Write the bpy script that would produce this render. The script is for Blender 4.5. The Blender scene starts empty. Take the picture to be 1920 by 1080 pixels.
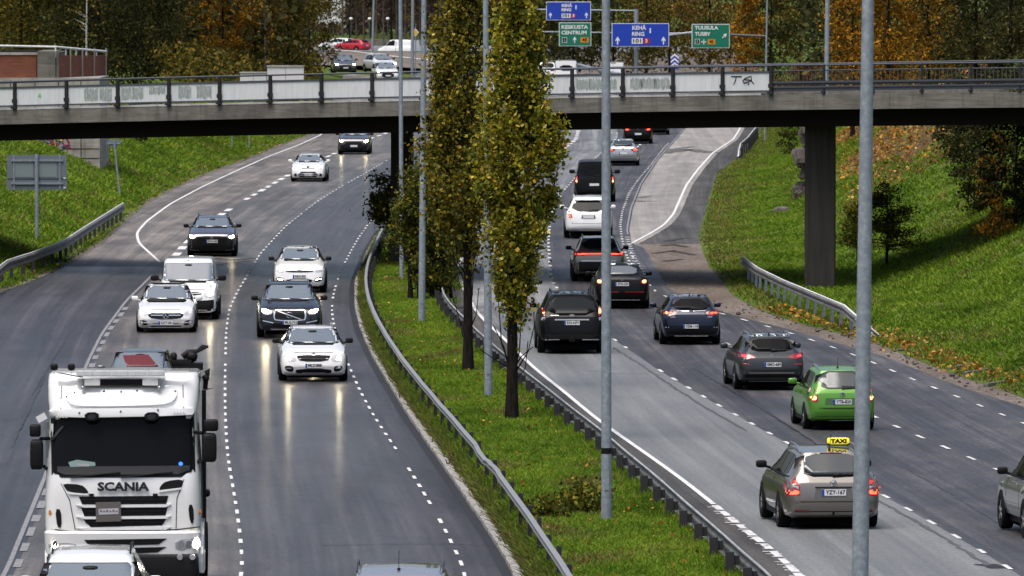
import bpy, math, random
import numpy as np
from mathutils import Vector, Matrix
from mathutils.bvhtree import BVHTree
from mathutils.geometry import delaunay_2d_cdt
random.seed(7); rng = np.random.default_rng(7)
SC = bpy.context.scene; COL = SC.collection
# ------------------------------------------------------------------ camera
F = 15000.0; HC = 11.4; TP = 614.0 / F; PITCH = math.atan(TP)
cam = bpy.data.cameras.new('camera'); co = bpy.data.objects.new('camera', cam); COL.objects.link(co)
cam.sensor_width = 36; cam.lens = 36 * F / 1920; cam.clip_start = 1; cam.clip_end = 6000
co.location = (0, 0, HC); co.rotation_euler = (math.pi / 2 - PITCH, 0, 0)
SC.camera = co
cam.dof.use_dof = True; cam.dof.focus_distance = 185; cam.dof.aperture_fstop = 9.0
# ------------------------------------------------------------------ sky, sun, exposure
SUN_EL, SUN_AZ = math.radians(68), math.radians(215)
wd = bpy.data.worlds.new('World'); SC.world = wd; wd.use_nodes = True
nt = wd.node_tree; nt.nodes.clear()
sky = nt.nodes.new('ShaderNodeTexSky'); sky.sky_type = 'NISHITA'; sky.sun_disc = False
sky.sun_elevation = SUN_EL; sky.sun_rotation = SUN_AZ; sky.air_density = 1.0; sky.dust_density = 6.0; sky.ozone_density = 1.0
bg = nt.nodes.new('ShaderNodeBackground'); bg.inputs['Strength'].default_value = 0.10
wo = nt.nodes.new('ShaderNodeOutputWorld')
nt.links.new(sky.outputs[0], bg.inputs[0]); nt.links.new(bg.outputs[0], wo.inputs[0])
sl = bpy.data.lights.new('sun', 'SUN'); sl.energy = 1.5; sl.angle = math.radians(38); sl.color = (1, .97, .92)
so = bpy.data.objects.new('sun', sl); COL.objects.link(so)
_d = Vector((math.sin(SUN_AZ) * math.cos(SUN_EL), math.cos(SUN_AZ) * math.cos(SUN_EL), math.sin(SUN_EL)))
so.rotation_euler = (-_d).to_track_quat('-Z', 'Y').to_euler(); so.location = (0, 0, 60)
SC.view_settings.view_transform = 'Standard'; SC.view_settings.look = 'None'
SC.view_settings.exposure = 0.75; SC.view_settings.gamma = 1.0; SC.view_settings.use_curve_mapping = False
SC.render.engine = 'CYCLES'
SC.cycles.max_bounces = 6; SC.cycles.diffuse_bounces = 3; SC.cycles.glossy_bounces = 3
SC.cycles.transparent_max_bounces = 8; SC.cycles.caustics_reflective = False; SC.cycles.caustics_refractive = False
SC.cycles.sample_clamp_indirect = 6

# ------------------------------------------------------------------ materials
MATS = {}
def mat(name, col=(.5, .5, .5), rough=.6, metal=0, emit=None, estr=0, coat=0, spec=.5, ior=1.45, fn=None):
    if name in MATS: return MATS[name]
    m = bpy.data.materials.new(name); m.use_nodes = True
    b = m.node_tree.nodes['Principled BSDF']; I = b.inputs
    I['Base Color'].default_value = (*col, 1); I['Roughness'].default_value = rough; I['Metallic'].default_value = metal
    I['Coat Weight'].default_value = coat; I['Coat Roughness'].default_value = .04; I['IOR'].default_value = ior
    I['Specular IOR Level'].default_value = spec
    if emit: I['Emission Color'].default_value = (*emit, 1); I['Emission Strength'].default_value = estr
    if fn: fn(m.node_tree, b)
    MATS[name] = m; return m
def N(t, typ, **kw):
    n = t.nodes.new(typ)
    for k, v in kw.items():
        if k in n.inputs: n.inputs[k].default_value = v
        else: setattr(n, k, v)
    return n
def ramp(t, fac, stops, interp='LINEAR'):
    r = t.nodes.new('ShaderNodeValToRGB'); r.color_ramp.interpolation = interp
    e = r.color_ramp.elements
    while len(e) < len(stops): e.new(0.5)
    for k, (p, c) in enumerate(stops):
        e[k].position = p; e[k].color = (*c, 1) if len(c) == 3 else c
    t.links.new(fac, r.inputs[0]); return r.outputs[0]
def coords(t, scale=(1, 1, 1), kind='Object', rot=(0, 0, 0)):
    tc = t.nodes.new('ShaderNodeTexCoord'); mp = t.nodes.new('ShaderNodeMapping')
    mp.inputs['Scale'].default_value = scale; mp.inputs['Rotation'].default_value = rot
    t.links.new(tc.outputs[kind], mp.inputs[0]); return mp.outputs[0]
def noise(t, vec, scale=1, detail=4, rough=.55, dist=0):
    n = N(t, 'ShaderNodeTexNoise'); n.inputs['Scale'].default_value = scale; n.inputs['Detail'].default_value = detail
    n.inputs['Roughness'].default_value = rough; n.inputs['Distortion'].default_value = dist
    t.links.new(vec, n.inputs['Vector']); return n.outputs['Fac']
def mix(t, fac, a, b, mode='MIX'):
    m = t.nodes.new('ShaderNodeMix'); m.data_type = 'RGBA'; m.blend_type = mode
    if isinstance(fac, (int, float)): m.inputs[0].default_value = fac
    else: t.links.new(fac, m.inputs[0])
    for i, x in ((6, a), (7, b)):
        if isinstance(x, tuple): m.inputs[i].default_value = (*x, 1)
        else: t.links.new(x, m.inputs[i])
    return m.outputs[2]
def bump(t, b, h, strength=.3, dist=.02):
    n = N(t, 'ShaderNodeBump'); n.inputs['Strength'].default_value = strength; n.inputs['Distance'].default_value = dist
    t.links.new(h, n.inputs['Height']); t.links.new(n.outputs[0], b.inputs['Normal'])
def mrange(t, v, a, b, c, d):
    n = t.nodes.new('ShaderNodeMapRange')
    for i, x in zip((1, 2, 3, 4), (a, b, c, d)): n.inputs[i].default_value = x
    t.links.new(v, n.inputs[0]); return n.outputs[0]

def asphalt(name, c1, c2, r1=.38, r2=.62, tint=None, streak=.6, wet=.0, k=1.0):
    """wet-dry asphalt, stretched along the driving direction (UV: x across in m, y along in m)"""
    def fn(t, b):
        big = noise(t, coords(t, (.5, .02, 1), 'UV'), 1, 4, .6)
        trk = noise(t, coords(t, (1.6, .006, 1), 'UV'), 1, 3, .55)
        mid = noise(t, coords(t, (.9, .16, 1), 'UV'), 1, 5, .6)
        fine = noise(t, coords(t, (14, 3, 1), 'UV'), 1, 3, .7)
        c = mix(t, ramp(t, big, [(.3, (0, 0, 0)), (.7, (1, 1, 1))]), c1, c2)
        if tint: c = mix(t, ramp(t, mid, [(.45, (0, 0, 0)), (.75, (.7, .7, .7))]), c, tint)
        v = ramp(t, trk, [(.3, (.58,) * 3), (.5, (.95,) * 3), (.68, (1.7,) * 3)])
        c = mix(t, streak, c, v, 'MULTIPLY')
        v2 = ramp(t, mid, [(.3, (.68,) * 3), (.7, (1.4,) * 3)]); c = mix(t, .7 * k, c, v2, 'MULTIPLY')
        v3 = ramp(t, fine, [(.25, (.5,) * 3), (.75, (1.5,) * 3)]); c = mix(t, .4 + .45 * k, c, v3, 'MULTIPLY')
        blot = noise(t, coords(t, (.28, .045, 1), 'UV'), 1, 6, .7, .6); c = mix(t, .8 * k, c, ramp(t, blot, [(.34, (.55,) * 3), (.5, (1.0,) * 3), (.66, (1.45, 1.42, 1.38))]), 'MULTIPLY')
        scr = noise(t, coords(t, (7, .035, 1), 'UV'), 1, 2, .5); c = mix(t, .6 * k, c, ramp(t, scr, [(.36, (.72,) * 3), (.5, (1.0,) * 3), (.7, (1.5,) * 3)]), 'MULTIPLY')
        t.links.new(c, b.inputs['Base Color'])
        ad = N(t, 'ShaderNodeMath'); ad.operation = 'ADD'
        t.links.new(mid, ad.inputs[0]); t.links.new(trk, ad.inputs[1])
        t.links.new(mrange(t, ad.outputs[0], .75, 1.25, r1, r2), b.inputs['Roughness'])
        bump(t, b, fine, .25, .01)
        if wet:
            t.links.new(mrange(t, noise(t, coords(t, (.35, .03, 1), 'UV'), 1, 3), .35, .62, wet * .25, wet), b.inputs['Coat Weight']); b.inputs['Coat Roughness'].default_value = .2; b.inputs['Coat IOR'].default_value = 1.33
    return mat(name, c1, .5, spec=.28, fn=fn)
M_ASP_DARK = asphalt('asphalt_dark', (.033, .032, .038), (.052, .050, .057), wet=.5)
M_ASP_NEW = asphalt('asphalt_new', (.029, .028, .034), (.046, .044, .051), .36, .55, wet=.35)
M_ASP_WARM = asphalt('asphalt_warm', (.075, .070, .068), (.100, .093, .090), .42, .62, tint=(.12, .105, .098), wet=.4)
M_ASP_RAMP = asphalt('asphalt_ramp', (.195, .185, .175), (.25, .238, .226), .6, .8, tint=(.285, .27, .255), streak=.3, k=.35)
M_ASP_LIGHT = asphalt('asphalt_light', (.13, .138, .143), (.17, .178, .182), .5, .7, streak=.35, k=.3)
M_ASP_MID = asphalt('asphalt_mid', (.040, .041, .047), (.058, .058, .064), .45, .65, tint=(.072, .066, .066))
M_ASP_SHOULDER = asphalt('asphalt_shoulder', (.045, .045, .045), (.065, .062, .060), .7, .9, streak=.3)
def f_gravel(t, b):
    n = noise(t, coords(t, (1, .25, 1)), 6, 6, .8); n2 = noise(t, coords(t, (1, .15, 1)), .7, 3)
    c = ramp(t, n, [(.3, (.06, .05, .042)), (.5, (.14, .115, .095)), (.68, (.26, .22, .19))])
    c = mix(t, mrange(t, n2, .4, .65, 0, .7), c, (.075, .055, .04)); t.links.new(c, b.inputs['Base Color']); bump(t, b, n, .6, .05)
M_GRAVEL = mat('gravel', rough=.95, fn=f_gravel)
def f_turf(t, b):
    n = noise(t, coords(t, (1, .3, 1)), 2.2, 6, .7); n2 = noise(t, coords(t, (1, .3, 1)), .35, 4)
    c = ramp(t, n, [(.3, (.035, .055, .010)), (.5, (.065, .11, .014)), (.7, (.11, .16, .03))])
    c = mix(t, mrange(t, n2, .5, .68, 0, .75), c, (.11, .085, .04)); t.links.new(c, b.inputs['Base Color']); bump(t, b, n, .8, .1)
M_TURF = mat('turf', rough=.95, spec=.1, fn=f_turf)
def f_dirt(t, b):
    n = noise(t, coords(t, (1, .4, 1)), 4, 6, .75)
    c = ramp(t, n, [(.3, (.022, .017, .012)), (.55, (.06, .045, .032)), (.75, (.12, .09, .06))])
    t.links.new(c, b.inputs['Base Color']); bump(t, b, n, .8, .06)
M_DIRT = mat('soil', rough=.95, spec=.15, fn=f_dirt)
def f_conc(c0, c1, wood=True):
    def fn(t, b):
        n = noise(t, coords(t, (.35, 1, 6)), 2, 6, .7); n2 = noise(t, coords(t), .8, 4); n3 = noise(t, coords(t, (3, 3, .25)), 1.5, 4, .7)
        c = ramp(t, n, [(.3, c0), (.7, c1)])
        c = mix(t, mrange(t, n2, .42, .65, 0, .55), c, tuple(x * .45 for x in c0))
        c = mix(t, mrange(t, n3, .5, .7, 0, .45), c, tuple(x * .35 for x in c0))
        t.links.new(c, b.inputs['Base Color']); bump(t, b, n, .5, .02)
    return fn
M_CONC = mat('concrete', rough=.9, fn=f_conc((.10, .097, .085), (.20, .19, .17)))
M_CONC_L = mat('concrete_light', rough=.9, fn=f_conc((.36, .35, .33), (.5, .49, .46)))
M_KERB = mat('kerb_granite', rough=.85, fn=f_conc((.30, .29, .28), (.38, .37, .35)))
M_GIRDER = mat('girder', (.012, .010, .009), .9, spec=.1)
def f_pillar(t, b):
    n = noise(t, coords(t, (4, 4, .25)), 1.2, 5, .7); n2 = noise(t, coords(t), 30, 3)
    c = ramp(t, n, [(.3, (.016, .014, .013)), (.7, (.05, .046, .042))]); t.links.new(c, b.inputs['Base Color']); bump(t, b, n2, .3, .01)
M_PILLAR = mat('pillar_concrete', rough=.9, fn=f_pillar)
def f_paint(base, wear=.5):
    def fn(t, b):
        n = noise(t, coords(t, (3, .6, 3)), 2.5, 5, .75)
        c = mix(t, mrange(t, n, .5, .72, 0, wear), base, (.12, .12, .13)); t.links.new(c, b.inputs['Base Color'])
    return fn
M_LINE = mat('road_paint', rough=.6, fn=f_paint((.62, .62, .62), .85))
M_LINE2 = mat('road_paint_clean', rough=.6, fn=f_paint((.66, .66, .66), .5))
M_LINEW = mat('road_paint_worn', rough=.7, fn=f_paint((.21, .21, .22), .9))
def f_galv(t, b):
    n = noise(t, coords(t), 9, 5, .7); n2 = noise(t, coords(t, (2, 2, .3)), 1, 4)
    c = ramp(t, n, [(.3, (.19, .225, .27)), (.55, (.29, .33, .38)), (.8, (.50, .53, .57))])
    c = mix(t, mrange(t, n2, .5, .75, 0, .4), c, (.2, .22, .25)); t.links.new(c, b.inputs['Base Color'])
M_GALV = mat('galvanised_steel', rough=.5, metal=.35, fn=f_galv)
M_RAIL = mat('rail_steel_lit', rough=.42, metal=.3, fn=lambda t, b: t.links.new(ramp(t, noise(t, coords(t, (1, .4, 1)), 3, 4), [(.3, (.34, .35, .36)), (.7, (.56, .57, .58))]), b.inputs['Base Color']))
M_RAIL_SHADED = mat('rail_steel_shaded', rough=.6, metal=.2, fn=lambda t, b: t.links.new(ramp(t, noise(t, coords(t, (1, .4, 1)), 3, 4), [(.3, (.10, .10, .10)), (.7, (.20, .20, .20))]), b.inputs['Base Color']))  # same steel made darker, shade on the rail's back put into the colour
M_POSTD = mat('dark_post', (.022, .022, .026), .75)
M_BLACK = mat('black_metal', (.015, .015, .018), .5)
M_DKSTEEL = mat('dark_steel_blue', (.07, .08, .10), .5, metal=.3)
def f_panel(t, b):
    n = noise(t, coords(t, (6, 1, .6)), 2, 4); n2 = noise(t, coords(t), 1.1, 4)
    c = ramp(t, n, [(.3, (.50, .53, .55)), (.7, (.60, .63, .65))]); c = mix(t, mrange(t, n2, .5, .75, 0, .3), c, (.38, .41, .43))
    t.links.new(c, b.inputs['Base Color'])
M_PANEL = mat('parapet_panel', rough=.6, fn=f_panel)
M_SCRUB = mat('scrubbed_paint', rough=.8, fn=lambda t, b: t.links.new(ramp(t, noise(t, coords(t, (9, 1, 1.5)), 3, 5, .8), [(.35, (.17, .21, .20)), (.5, (.26, .30, .29)), (.68, (.48, .5, .51))]), b.inputs['Base Color']))
M_BARK = mat('bark', rough=.95, spec=.1, fn=lambda t, b: (t.links.new(ramp(t, noise(t, coords(t, (6, 6, 1)), 3, 5), [(.3, (.006, .005, .005)), (.7, (.024, .020, .018))]), b.inputs['Base Color'])))
M_BARKG = mat('bark_grey', rough=.95, spec=.1, fn=lambda t, b: (t.links.new(ramp(t, noise(t, coords(t, (6, 6, .6)), 2, 5), [(.3, (.05, .042, .04)), (.7, (.14, .12, .12))]), b.inputs['Base Color'])))
M_BIRCH = mat('birch_bark', rough=.8, fn=lambda t, b: (t.links.new(ramp(t, noise(t, coords(t, (1, 1, 5)), 3, 4), [(.38, (.03, .03, .03)), (.48, (.42, .41, .39)), (.7, (.6, .59, .56))]), b.inputs['Base Color'])))
def foliage(name, stops, transl=.25, rough=.55, patch=0):
    def fn(t, b):
        g = t.nodes.new('ShaderNodeNewGeometry'); c = ramp(t, g.outputs['Random Per Island'], stops)
        if patch:
            c = mix(t, patch, c, ramp(t, noise(t, coords(t, (1, .35, 1)), .55, 5, .65), [(.3, (.34, .44, .32)), (.46, (.8, .85, .8)), (.68, (1.25, 1.15, 1.1))]), 'MULTIPLY')
        t.links.new(c, b.inputs['Base Color'])
        tr = t.nodes.new('ShaderNodeBsdfTranslucent'); ms = t.nodes.new('ShaderNodeMixShader'); ms.inputs[0].default_value = transl
        t.links.new(c, tr.inputs[0]); t.links.new(b.outputs[0], ms.inputs[1]); t.links.new(tr.outputs[0], ms.inputs[2])
        t.links.new(ms.outputs[0], t.nodes['Material Output'].inputs[0])
    return mat(name, rough=max(rough, .6), spec=.08 if 'poplar' not in name else .22, fn=fn)
FOL = dict(
 poplar=foliage('leaves_poplar', [(0, (.03, .05, .008)), (.25, (.10, .12, .012)), (.5, (.23, .23, .018)), (.76, (.38, .32, .022)), (.88, (.32, .17, .015)), (1, (.68, .60, .12))], .3, .38),
 poplar2=foliage('leaves_poplar_brown', [(0, (.015, .022, .006)), (.35, (.08, .09, .012)), (.65, (.22, .19, .018)), (.88, (.33, .20, .02)), (1, (.52, .42, .06))], .28, .4),
 bush=foliage('leaves_dark_bush', [(0, (.025, .04, .009)), (.5, (.075, .09, .015)), (.85, (.17, .155, .022)), (1, (.32, .23, .03))]),
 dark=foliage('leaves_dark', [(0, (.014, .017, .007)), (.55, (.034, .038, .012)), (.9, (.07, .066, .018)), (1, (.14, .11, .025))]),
 olive=foliage('leaves_olive', [(0, (.03, .032, .008)), (.5, (.08, .072, .013)), (.85, (.17, .125, .02)), (1, (.30, .19, .03))]),
 orange=foliage('leaves_orange', [(0, (.05, .03, .008)), (.3, (.17, .085, .010)), (.7, (.34, .155, .012)), (1, (.55, .29, .03))], .3),
 amber=foliage('leaves_amber', [(0, (.02, .022, .007)), (.4, (.09, .065, .012)), (.7, (.26, .14, .015)), (1, (.5, .27, .025))]),
 golden=foliage('leaves_golden', [(0, (.03, .025, .01)), (.5, (.13, .085, .02)), (.85, (.26, .155, .03)), (1, (.4, .26, .05))]),
 rust=foliage('leaves_rust', [(0, (.035, .016, .010)), (.5, (.09, .035, .018)), (1, (.17, .07, .03))]),
 brown=foliage('twigs_brown', [(0, (.018, .013, .011)), (.6, (.045, .03, .024)), (1, (.10, .06, .045))], .1),
 sage=foliage('leaves_sage', [(0, (.05, .055, .03)), (.6, (.12, .125, .07)), (1, (.2, .19, .11))]),
 grass=foliage('grass_blades', [(0, (.09, .155, .012)), (.5, (.125, .21, .016)), (.85, (.165, .265, .024)), (.97, (.22, .28, .04)), (1, (.28, .27, .08))], .3, .6, 1.0),
 grassd=foliage('grass_dry', [(0, (.06, .07, .018)), (.5, (.15, .14, .04)), (1, (.27, .21, .08))], .25, .7, .7),
 weeds=foliage('weeds_brown', [(0, (.03, .035, .012)), (.35, (.06, .075, .018)), (.6, (.11, .09, .03)), (.8, (.16, .11, .045)), (1, (.10, .16, .025))], .15, .8),
 fallen=foliage('fallen_leaf', [(0, (.12, .05, .012)), (.4, (.28, .12, .02)), (.8, (.42, .22, .04)), (1, (.5, .36, .1))], .1, .7),
)
# car materials
def paint(name, col, rough=.25, metal=0, coat=1): return mat(name, col, rough, metal, coat=coat)
M_GLASS = mat('car_glass', (.13, .155, .165), .05, ior=3.3, coat=.3)  # pale bluish base stands in for part of the reflected sky
M_GLASSR = mat('car_rear_glass', (.035, .045, .05), .08, ior=1.6)
M_GLASSD = mat('car_glass_tinted', (.006, .007, .008), .08, ior=1.35, spec=.2)
M_TYRE = mat('tyre_rubber', (.008, .008, .009), .9, spec=.2)
M_RIM = mat('alloy_rim', (.42, .43, .45), .3, metal=.8)
M_RIMD = mat('alloy_rim_dark', (.05, .05, .055), .35, metal=.6)
M_TRIM = mat('black_trim', (.006, .006, .007), .55, spec=.25)
M_TRIMG = mat('gloss_black', (.005, .005, .006), .3, spec=.3)
M_CHROME = mat('chrome', (.75, .76, .78), .15, metal=1)
M_LENS = mat('lamp_lens', (.45, .47, .5), .12, metal=.4, coat=1)
M_HEADON = mat('headlamp_lit', (.9, .9, .9), .2, emit=(1, .84, .52), estr=75)
M_HEADSOFT = mat('headlamp_daylight', (.30, .32, .35), .15, metal=.3, emit=(1, .95, .85), estr=.22, coat=1)
M_TAIL = mat('tail_lens', (.20, .006, .008), .15, coat=1)
M_TAILON = mat('tail_lamp_lit', (.6, .02, .01), .2, emit=(1, .07, .03), estr=3.0)
M_TAILHOT = mat('tail_lamp_bright', (.8, .1, .05), .2, emit=(1, .22, .08), estr=5.5)
M_PLATE = mat('plate_white', (.7, .71, .73), .5)
M_PLATEB = mat('plate_blue', (.02, .06, .35), .5)
M_UNDER = mat('underbody', (.004, .004, .005), .95, spec=.1)

# ------------------------------------------------------------------ object helpers
class MB:
    def __init__(s): s.v = []; s.f = []; s.m = []
    def add(s, vs, fs, mi=0):
        o = len(s.v); s.v += [tuple(v) for v in vs]; s.f += [tuple(i + o for i in f) for f in fs]; s.m += [mi] * len(fs); return s
    def box(s, c, d, rz=0, mi=0, M=None):
        x, y, z = d[0] / 2, d[1] / 2, d[2] / 2
        vs = [Vector((a * x, b * y, e * z)) for e in (-1, 1) for b in (-1, 1) for a in (-1, 1)]
        R = M if M else Matrix.Rotation(rz, 3, 'Z')
        vs = [R @ v + Vector(c) for v in vs]
        return s.add(vs, [(0, 2, 3, 1), (4, 5, 7, 6), (0, 1, 5, 4), (2, 6, 7, 3), (0, 4, 6, 2), (1, 3, 7, 5)], mi)
    def tube(s, pts, rad, n=8, mi=0, cap=True):
        pts = [Vector(p) for p in pts]; rad = rad if hasattr(rad, '__len__') else [rad] * len(pts)
        vs = []; ref = Vector((.31, .17, .93))
        for i, p in enumerate(pts):
            t = (pts[min(i + 1, len(pts) - 1)] - pts[max(i - 1, 0)]).normalized()
            if abs(t.dot(ref)) > .95: ref = Vector((1, 0, .1))
            a = t.cross(ref).normalized(); b = t.cross(a)
            for k in range(n):
                an = 2 * math.pi * k / n; vs.append(p + (a * math.cos(an) + b * math.sin(an)) * rad[i])
        fs = [(i * n + k, i * n + (k + 1) % n, (i + 1) * n + (k + 1) % n, (i + 1) * n + k) for i in range(len(pts) - 1) for k in range(n)]
        if cap: fs += [tuple(range(n))[::-1], tuple((len(pts) - 1) * n + k for k in range(n))]
        return s.add(vs, fs, mi)
    def prism(s, poly, d, axis='y', at=0, mi=0, M=None):
        """polygon (a,b) extruded by d; axis y: (x,z), axis x: (y,z), axis z: (x,y)"""
        n = len(poly)
        def P(a, b, c): return {'y': (a, c, b), 'x': (c, a, b), 'z': (a, b, c)}[axis]
        vs = [P(a, b, at) for a, b in poly] + [P(a, b, at + d) for a, b in poly]
        if M: vs = [M @ Vector(v) for v in vs]
        return s.add(vs, [tuple(range(n)), tuple(range(n, 2 * n))[::-1]] + [(i, (i + 1) % n, n + (i + 1) % n, n + i) for i in range(n)], mi)
    def sup(s, c, d, e=.5, nu=14, nv=8, mi=0, M=None):
        """rounded box (superellipsoid)"""
        f = lambda w, q: math.copysign(abs(w) ** q, w); vs = []
        for j in range(nv + 1):
            ph = -math.pi / 2 + math.pi * j / nv
            for i in range(nu):
                th = 2 * math.pi * i / nu
                v = Vector((d[0] / 2 * f(math.cos(ph), e) * f(math.cos(th), e), d[1] / 2 * f(math.cos(ph), e) * f(math.sin(th), e), d[2] / 2 * f(math.sin(ph), e)))
                if M: v = M @ v
                vs.append(v + Vector(c))
        return s.add(vs, [(j * nu + i, j * nu + (i + 1) % nu, (j + 1) * nu + (i + 1) % nu, (j + 1) * nu + i) for j in range(nv) for i in range(nu)], mi)
    def lathe(s, prof, n=24, mi=0, c=(0, 0, 0), M=None):
        """profile (r, x) turned about the x axis"""
        vs = []
        for r, x in prof:
            for k in range(n):
                a = 2 * math.pi * k / n; v = Vector((x, r * math.cos(a), r * math.sin(a)))
                if M: v = M @ v
                vs.append(v + Vector(c))
        return s.add(vs, [(i * n + k, i * n + (k + 1) % n, (i + 1) * n + (k + 1) % n, (i + 1) * n + k) for i in range(len(prof) - 1) for k in range(n)], mi)
    def mesh(s, name, mats, smooth=None):
        me = bpy.data.meshes.new(name); me.from_pydata(s.v, [], s.f)
        for m in (mats if isinstance(mats, (list, tuple)) else [mats]): me.materials.append(m)
        if any(s.m): me.polygons.foreach_set('material_index', s.m)
        if smooth is not None:
            me.polygons.foreach_set('use_smooth', [True] * len(s.f)); me.set_sharp_from_angle(angle=math.radians(smooth))
        me.update(); return me
    def build(s, name, mats, parent=None, smooth=None, fix=False):
        me = s.mesh(name, mats, smooth)
        if fix: fixn(me)
        return link(name, me, parent)
def fixn(me):
    import bmesh
    b = bmesh.new(); b.from_mesh(me); bmesh.ops.recalc_face_normals(b, faces=b.faces); b.to_mesh(me); b.free()
def link(name, data, parent=None):
    o = bpy.data.objects.new(name, data); COL.objects.link(o)
    if parent: o.parent = parent
    return o
def tag(o, label=None, cat=None, group=None, kind=None):
    if label: o['label'] = label
    if cat: o['category'] = cat
    if group: o['group'] = group
    if kind: o['kind'] = kind
    return o
def thing(name, label, cat, loc=(0, 0, 0), rz=0, group=None):
    o = bpy.data.objects.new(name, None); COL.objects.link(o); o.location = loc; o.rotation_euler = (0, 0, rz)
    o.empty_display_size = .3
    return tag(o, label, cat, group)
def copy_tree(o, parent=None):
    c = o.copy(); COL.objects.link(c); c.parent = parent
    for ch in list(o.children): copy_tree(ch, c)
    return c
def np_mesh(name, V, K, material):
    """V: (n*K,3) verts in independent K-gons"""
    n = len(V) // K; me = bpy.data.meshes.new(name)
    me.vertices.add(len(V)); me.vertices.foreach_set('co', np.ascontiguousarray(V, dtype=np.float32).ravel())
    me.loops.add(n * K); me.loops.foreach_set('vertex_index', np.arange(n * K, dtype=np.int32))
    me.polygons.add(n); me.polygons.foreach_set('loop_start', np.arange(n, dtype=np.int32) * K)
    me.update(calc_edges=True); me.materials.append(material); return me
def text_mesh(name, body, size, depth, material, parent, M, width=None, align='CENTER', bold=0.0):
    cu = bpy.data.curves.new(name, 'FONT'); cu.body = body; cu.size = size; cu.extrude = depth; cu.align_x = align; cu.align_y = 'CENTER'
    cu.offset = bold; cu.resolution_u = 2
    o = bpy.data.objects.new(name, cu); COL.objects.link(o)
    dg = bpy.context.evaluated_depsgraph_get(); me = bpy.data.meshes.new_from_object(o.evaluated_get(dg))
    bpy.data.objects.remove(o); bpy.data.curves.remove(cu)
    S = Matrix.Identity(4)
    if width and len(me.vertices):
        xs = [v.co.x for v in me.vertices]; S = Matrix.Diagonal((width / (max(xs) - min(xs)), 1, 1, 1))
    me.transform(M @ S); me.materials.clear(); me.materials.append(material); me.name = name
    return link(name, me, parent)
# text facing -y (towards the camera) / facing +y
FACE_NEG = Matrix.Rotation(math.pi / 2, 4, 'X')
FACE_POS = Matrix.Rotation(math.pi, 4, 'Z') @ Matrix.Rotation(math.pi / 2, 4, 'X')

# ------------------------------------------------------------------ photograph geometry -> place
cp, sp_ = math.cos(PITCH), math.sin(PITCH)
def ray(x, y):
    a, b = x - 960, y - 540
    dy = F * cp - b * sp_; dz = -F * sp_ - b * cp
    return a / dy, dz / dy
def base1(Y):
    Y = np.asarray(Y, float); t = 200 - Y
    return .0115 * np.where(t > 20, t, np.where(t < -20, 0, (t + 20) ** 2 / 80))
def sm(t): t = np.clip(t, 0, 1); return t * t * (3 - 2 * t)
def base(X, Y):
    X = np.asarray(X, float); Y = np.asarray(Y, float)
    top = np.interp(X, [-14, 4], [2.5, .9]); u = sm((Y - 530) / 110)
    far = top * u
    d = sm((Y - 640) / 260); far = np.where(Y > 640, top + (1.14 - top) * np.clip((Y - 640) / 260, 0, 1), far)
    return base1(Y) + far
def G0(x, y, dz=0.0):
    """photograph pixel -> point on the road level (raised by dz)"""
    k, m = ray(x, y); Y = 250.0
    for _ in range(40): Y = .5 * Y + .5 * (float(base1(Y)) + dz - HC) / m
    return k * Y, Y
def at(x, y, Y):
    k, m = ray(x, y); return Vector((k * Y, Y, HC + m * Y))
def XatY(x, Y): return ray(x, 300)[0] * Y
class Line:
    def __init__(s, pts, dz=0.0, pre=None, post=None, sw=15):
        w = [G0(x, y, dz) for x, y in pts]; w = sorted([(Y, X) for X, Y in w])
        if pre: w = [p for p in pre if p[0] < w[0][0] - 1] + w
        if post: w = w + [p for p in post if p[0] > w[-1][0] + 1]
        s.Y = np.array([a for a, _ in w]); s.X = np.array([b for _, b in w])
        # resample + smooth
        g = np.arange(s.Y[0], s.Y[-1] + .5, 1.0); x = np.interp(g, s.Y, s.X)
        k = np.hanning(sw)[1:-1]; k /= k.sum(); xp = np.pad(x, (sw - 3) // 2, mode='reflect', reflect_type='odd')
        s.g = g; s.x = np.convolve(xp, k, 'valid')
    def __call__(s, Y): return np.interp(Y, s.g, s.x)
    def slope(s, Y): return (s(Y + 4) - s(Y - 4)) / 8

EDGE_L = Line([(0, 548), (60, 527), (110, 505), (151, 481), (195, 453), (227, 421), (268, 387), (320, 356), (400, 322), (460, 300), (520, 275), (580, 254)], pre=[(90, -17.9), (250, -17.75)], post=[(600, -13), (720, -14), (900, -16)])
NOSE = Line([(600, 254), (560, 272), (500, 295), (440, 322), (380, 350), (320, 382), (275, 415), (256, 437), (260, 456), (300, 492)])
BLINE = Line([(725, 250), (700, 258), (660, 273), (630, 287), (593, 303), (538, 330), (500, 352), (458, 376), (415, 402), (350, 455), (332, 477), (290, 520), (245, 565), (200, 627), (173, 683), (75, 954), (29, 1072)], pre=[(90, -8.6), (125, -8.35)], post=[(700, -8)])
L1 = Line([(775, 280), (730, 298), (690, 322), (640, 350), (620, 362), (585, 385), (533, 427), (487, 477), (462, 520), (445, 547), (430, 580), (424, 620), (423, 660), (422, 710), (422, 762), (424, 815), (428, 864), (438, 921), (446, 970), (452, 1021), (455, 1074)], pre=[(90, -4.6), (125, -4.5)], post=[(600, -5.0), (720, -5)])
L2 = Line([(800, 330), (760, 360), (702, 406), (689, 423), (673, 445), (658, 471), (644, 498), (633, 525), (625, 552), (622, 580), (625, 606), (636, 645), (655, 688), (675, 733), (702, 782), (739, 837), (781, 902), (831, 986), (857, 1040), (872, 1068)], pre=[(90, -.4)], post=[(600, -2), (720, -2)])
KERB = Line([(830, 330), (770, 375), (711, 435), (703, 445), (689, 469), (678, 495), (664, 531), (664, 580), (674, 619), (683, 640), (698, 673), (722, 713), (759, 774), (804, 840), (844, 897), (885, 958), (926, 1019), (959, 1076)], pre=[(90, .9)], post=[(600, -1.6), (720, -1.6)])
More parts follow.
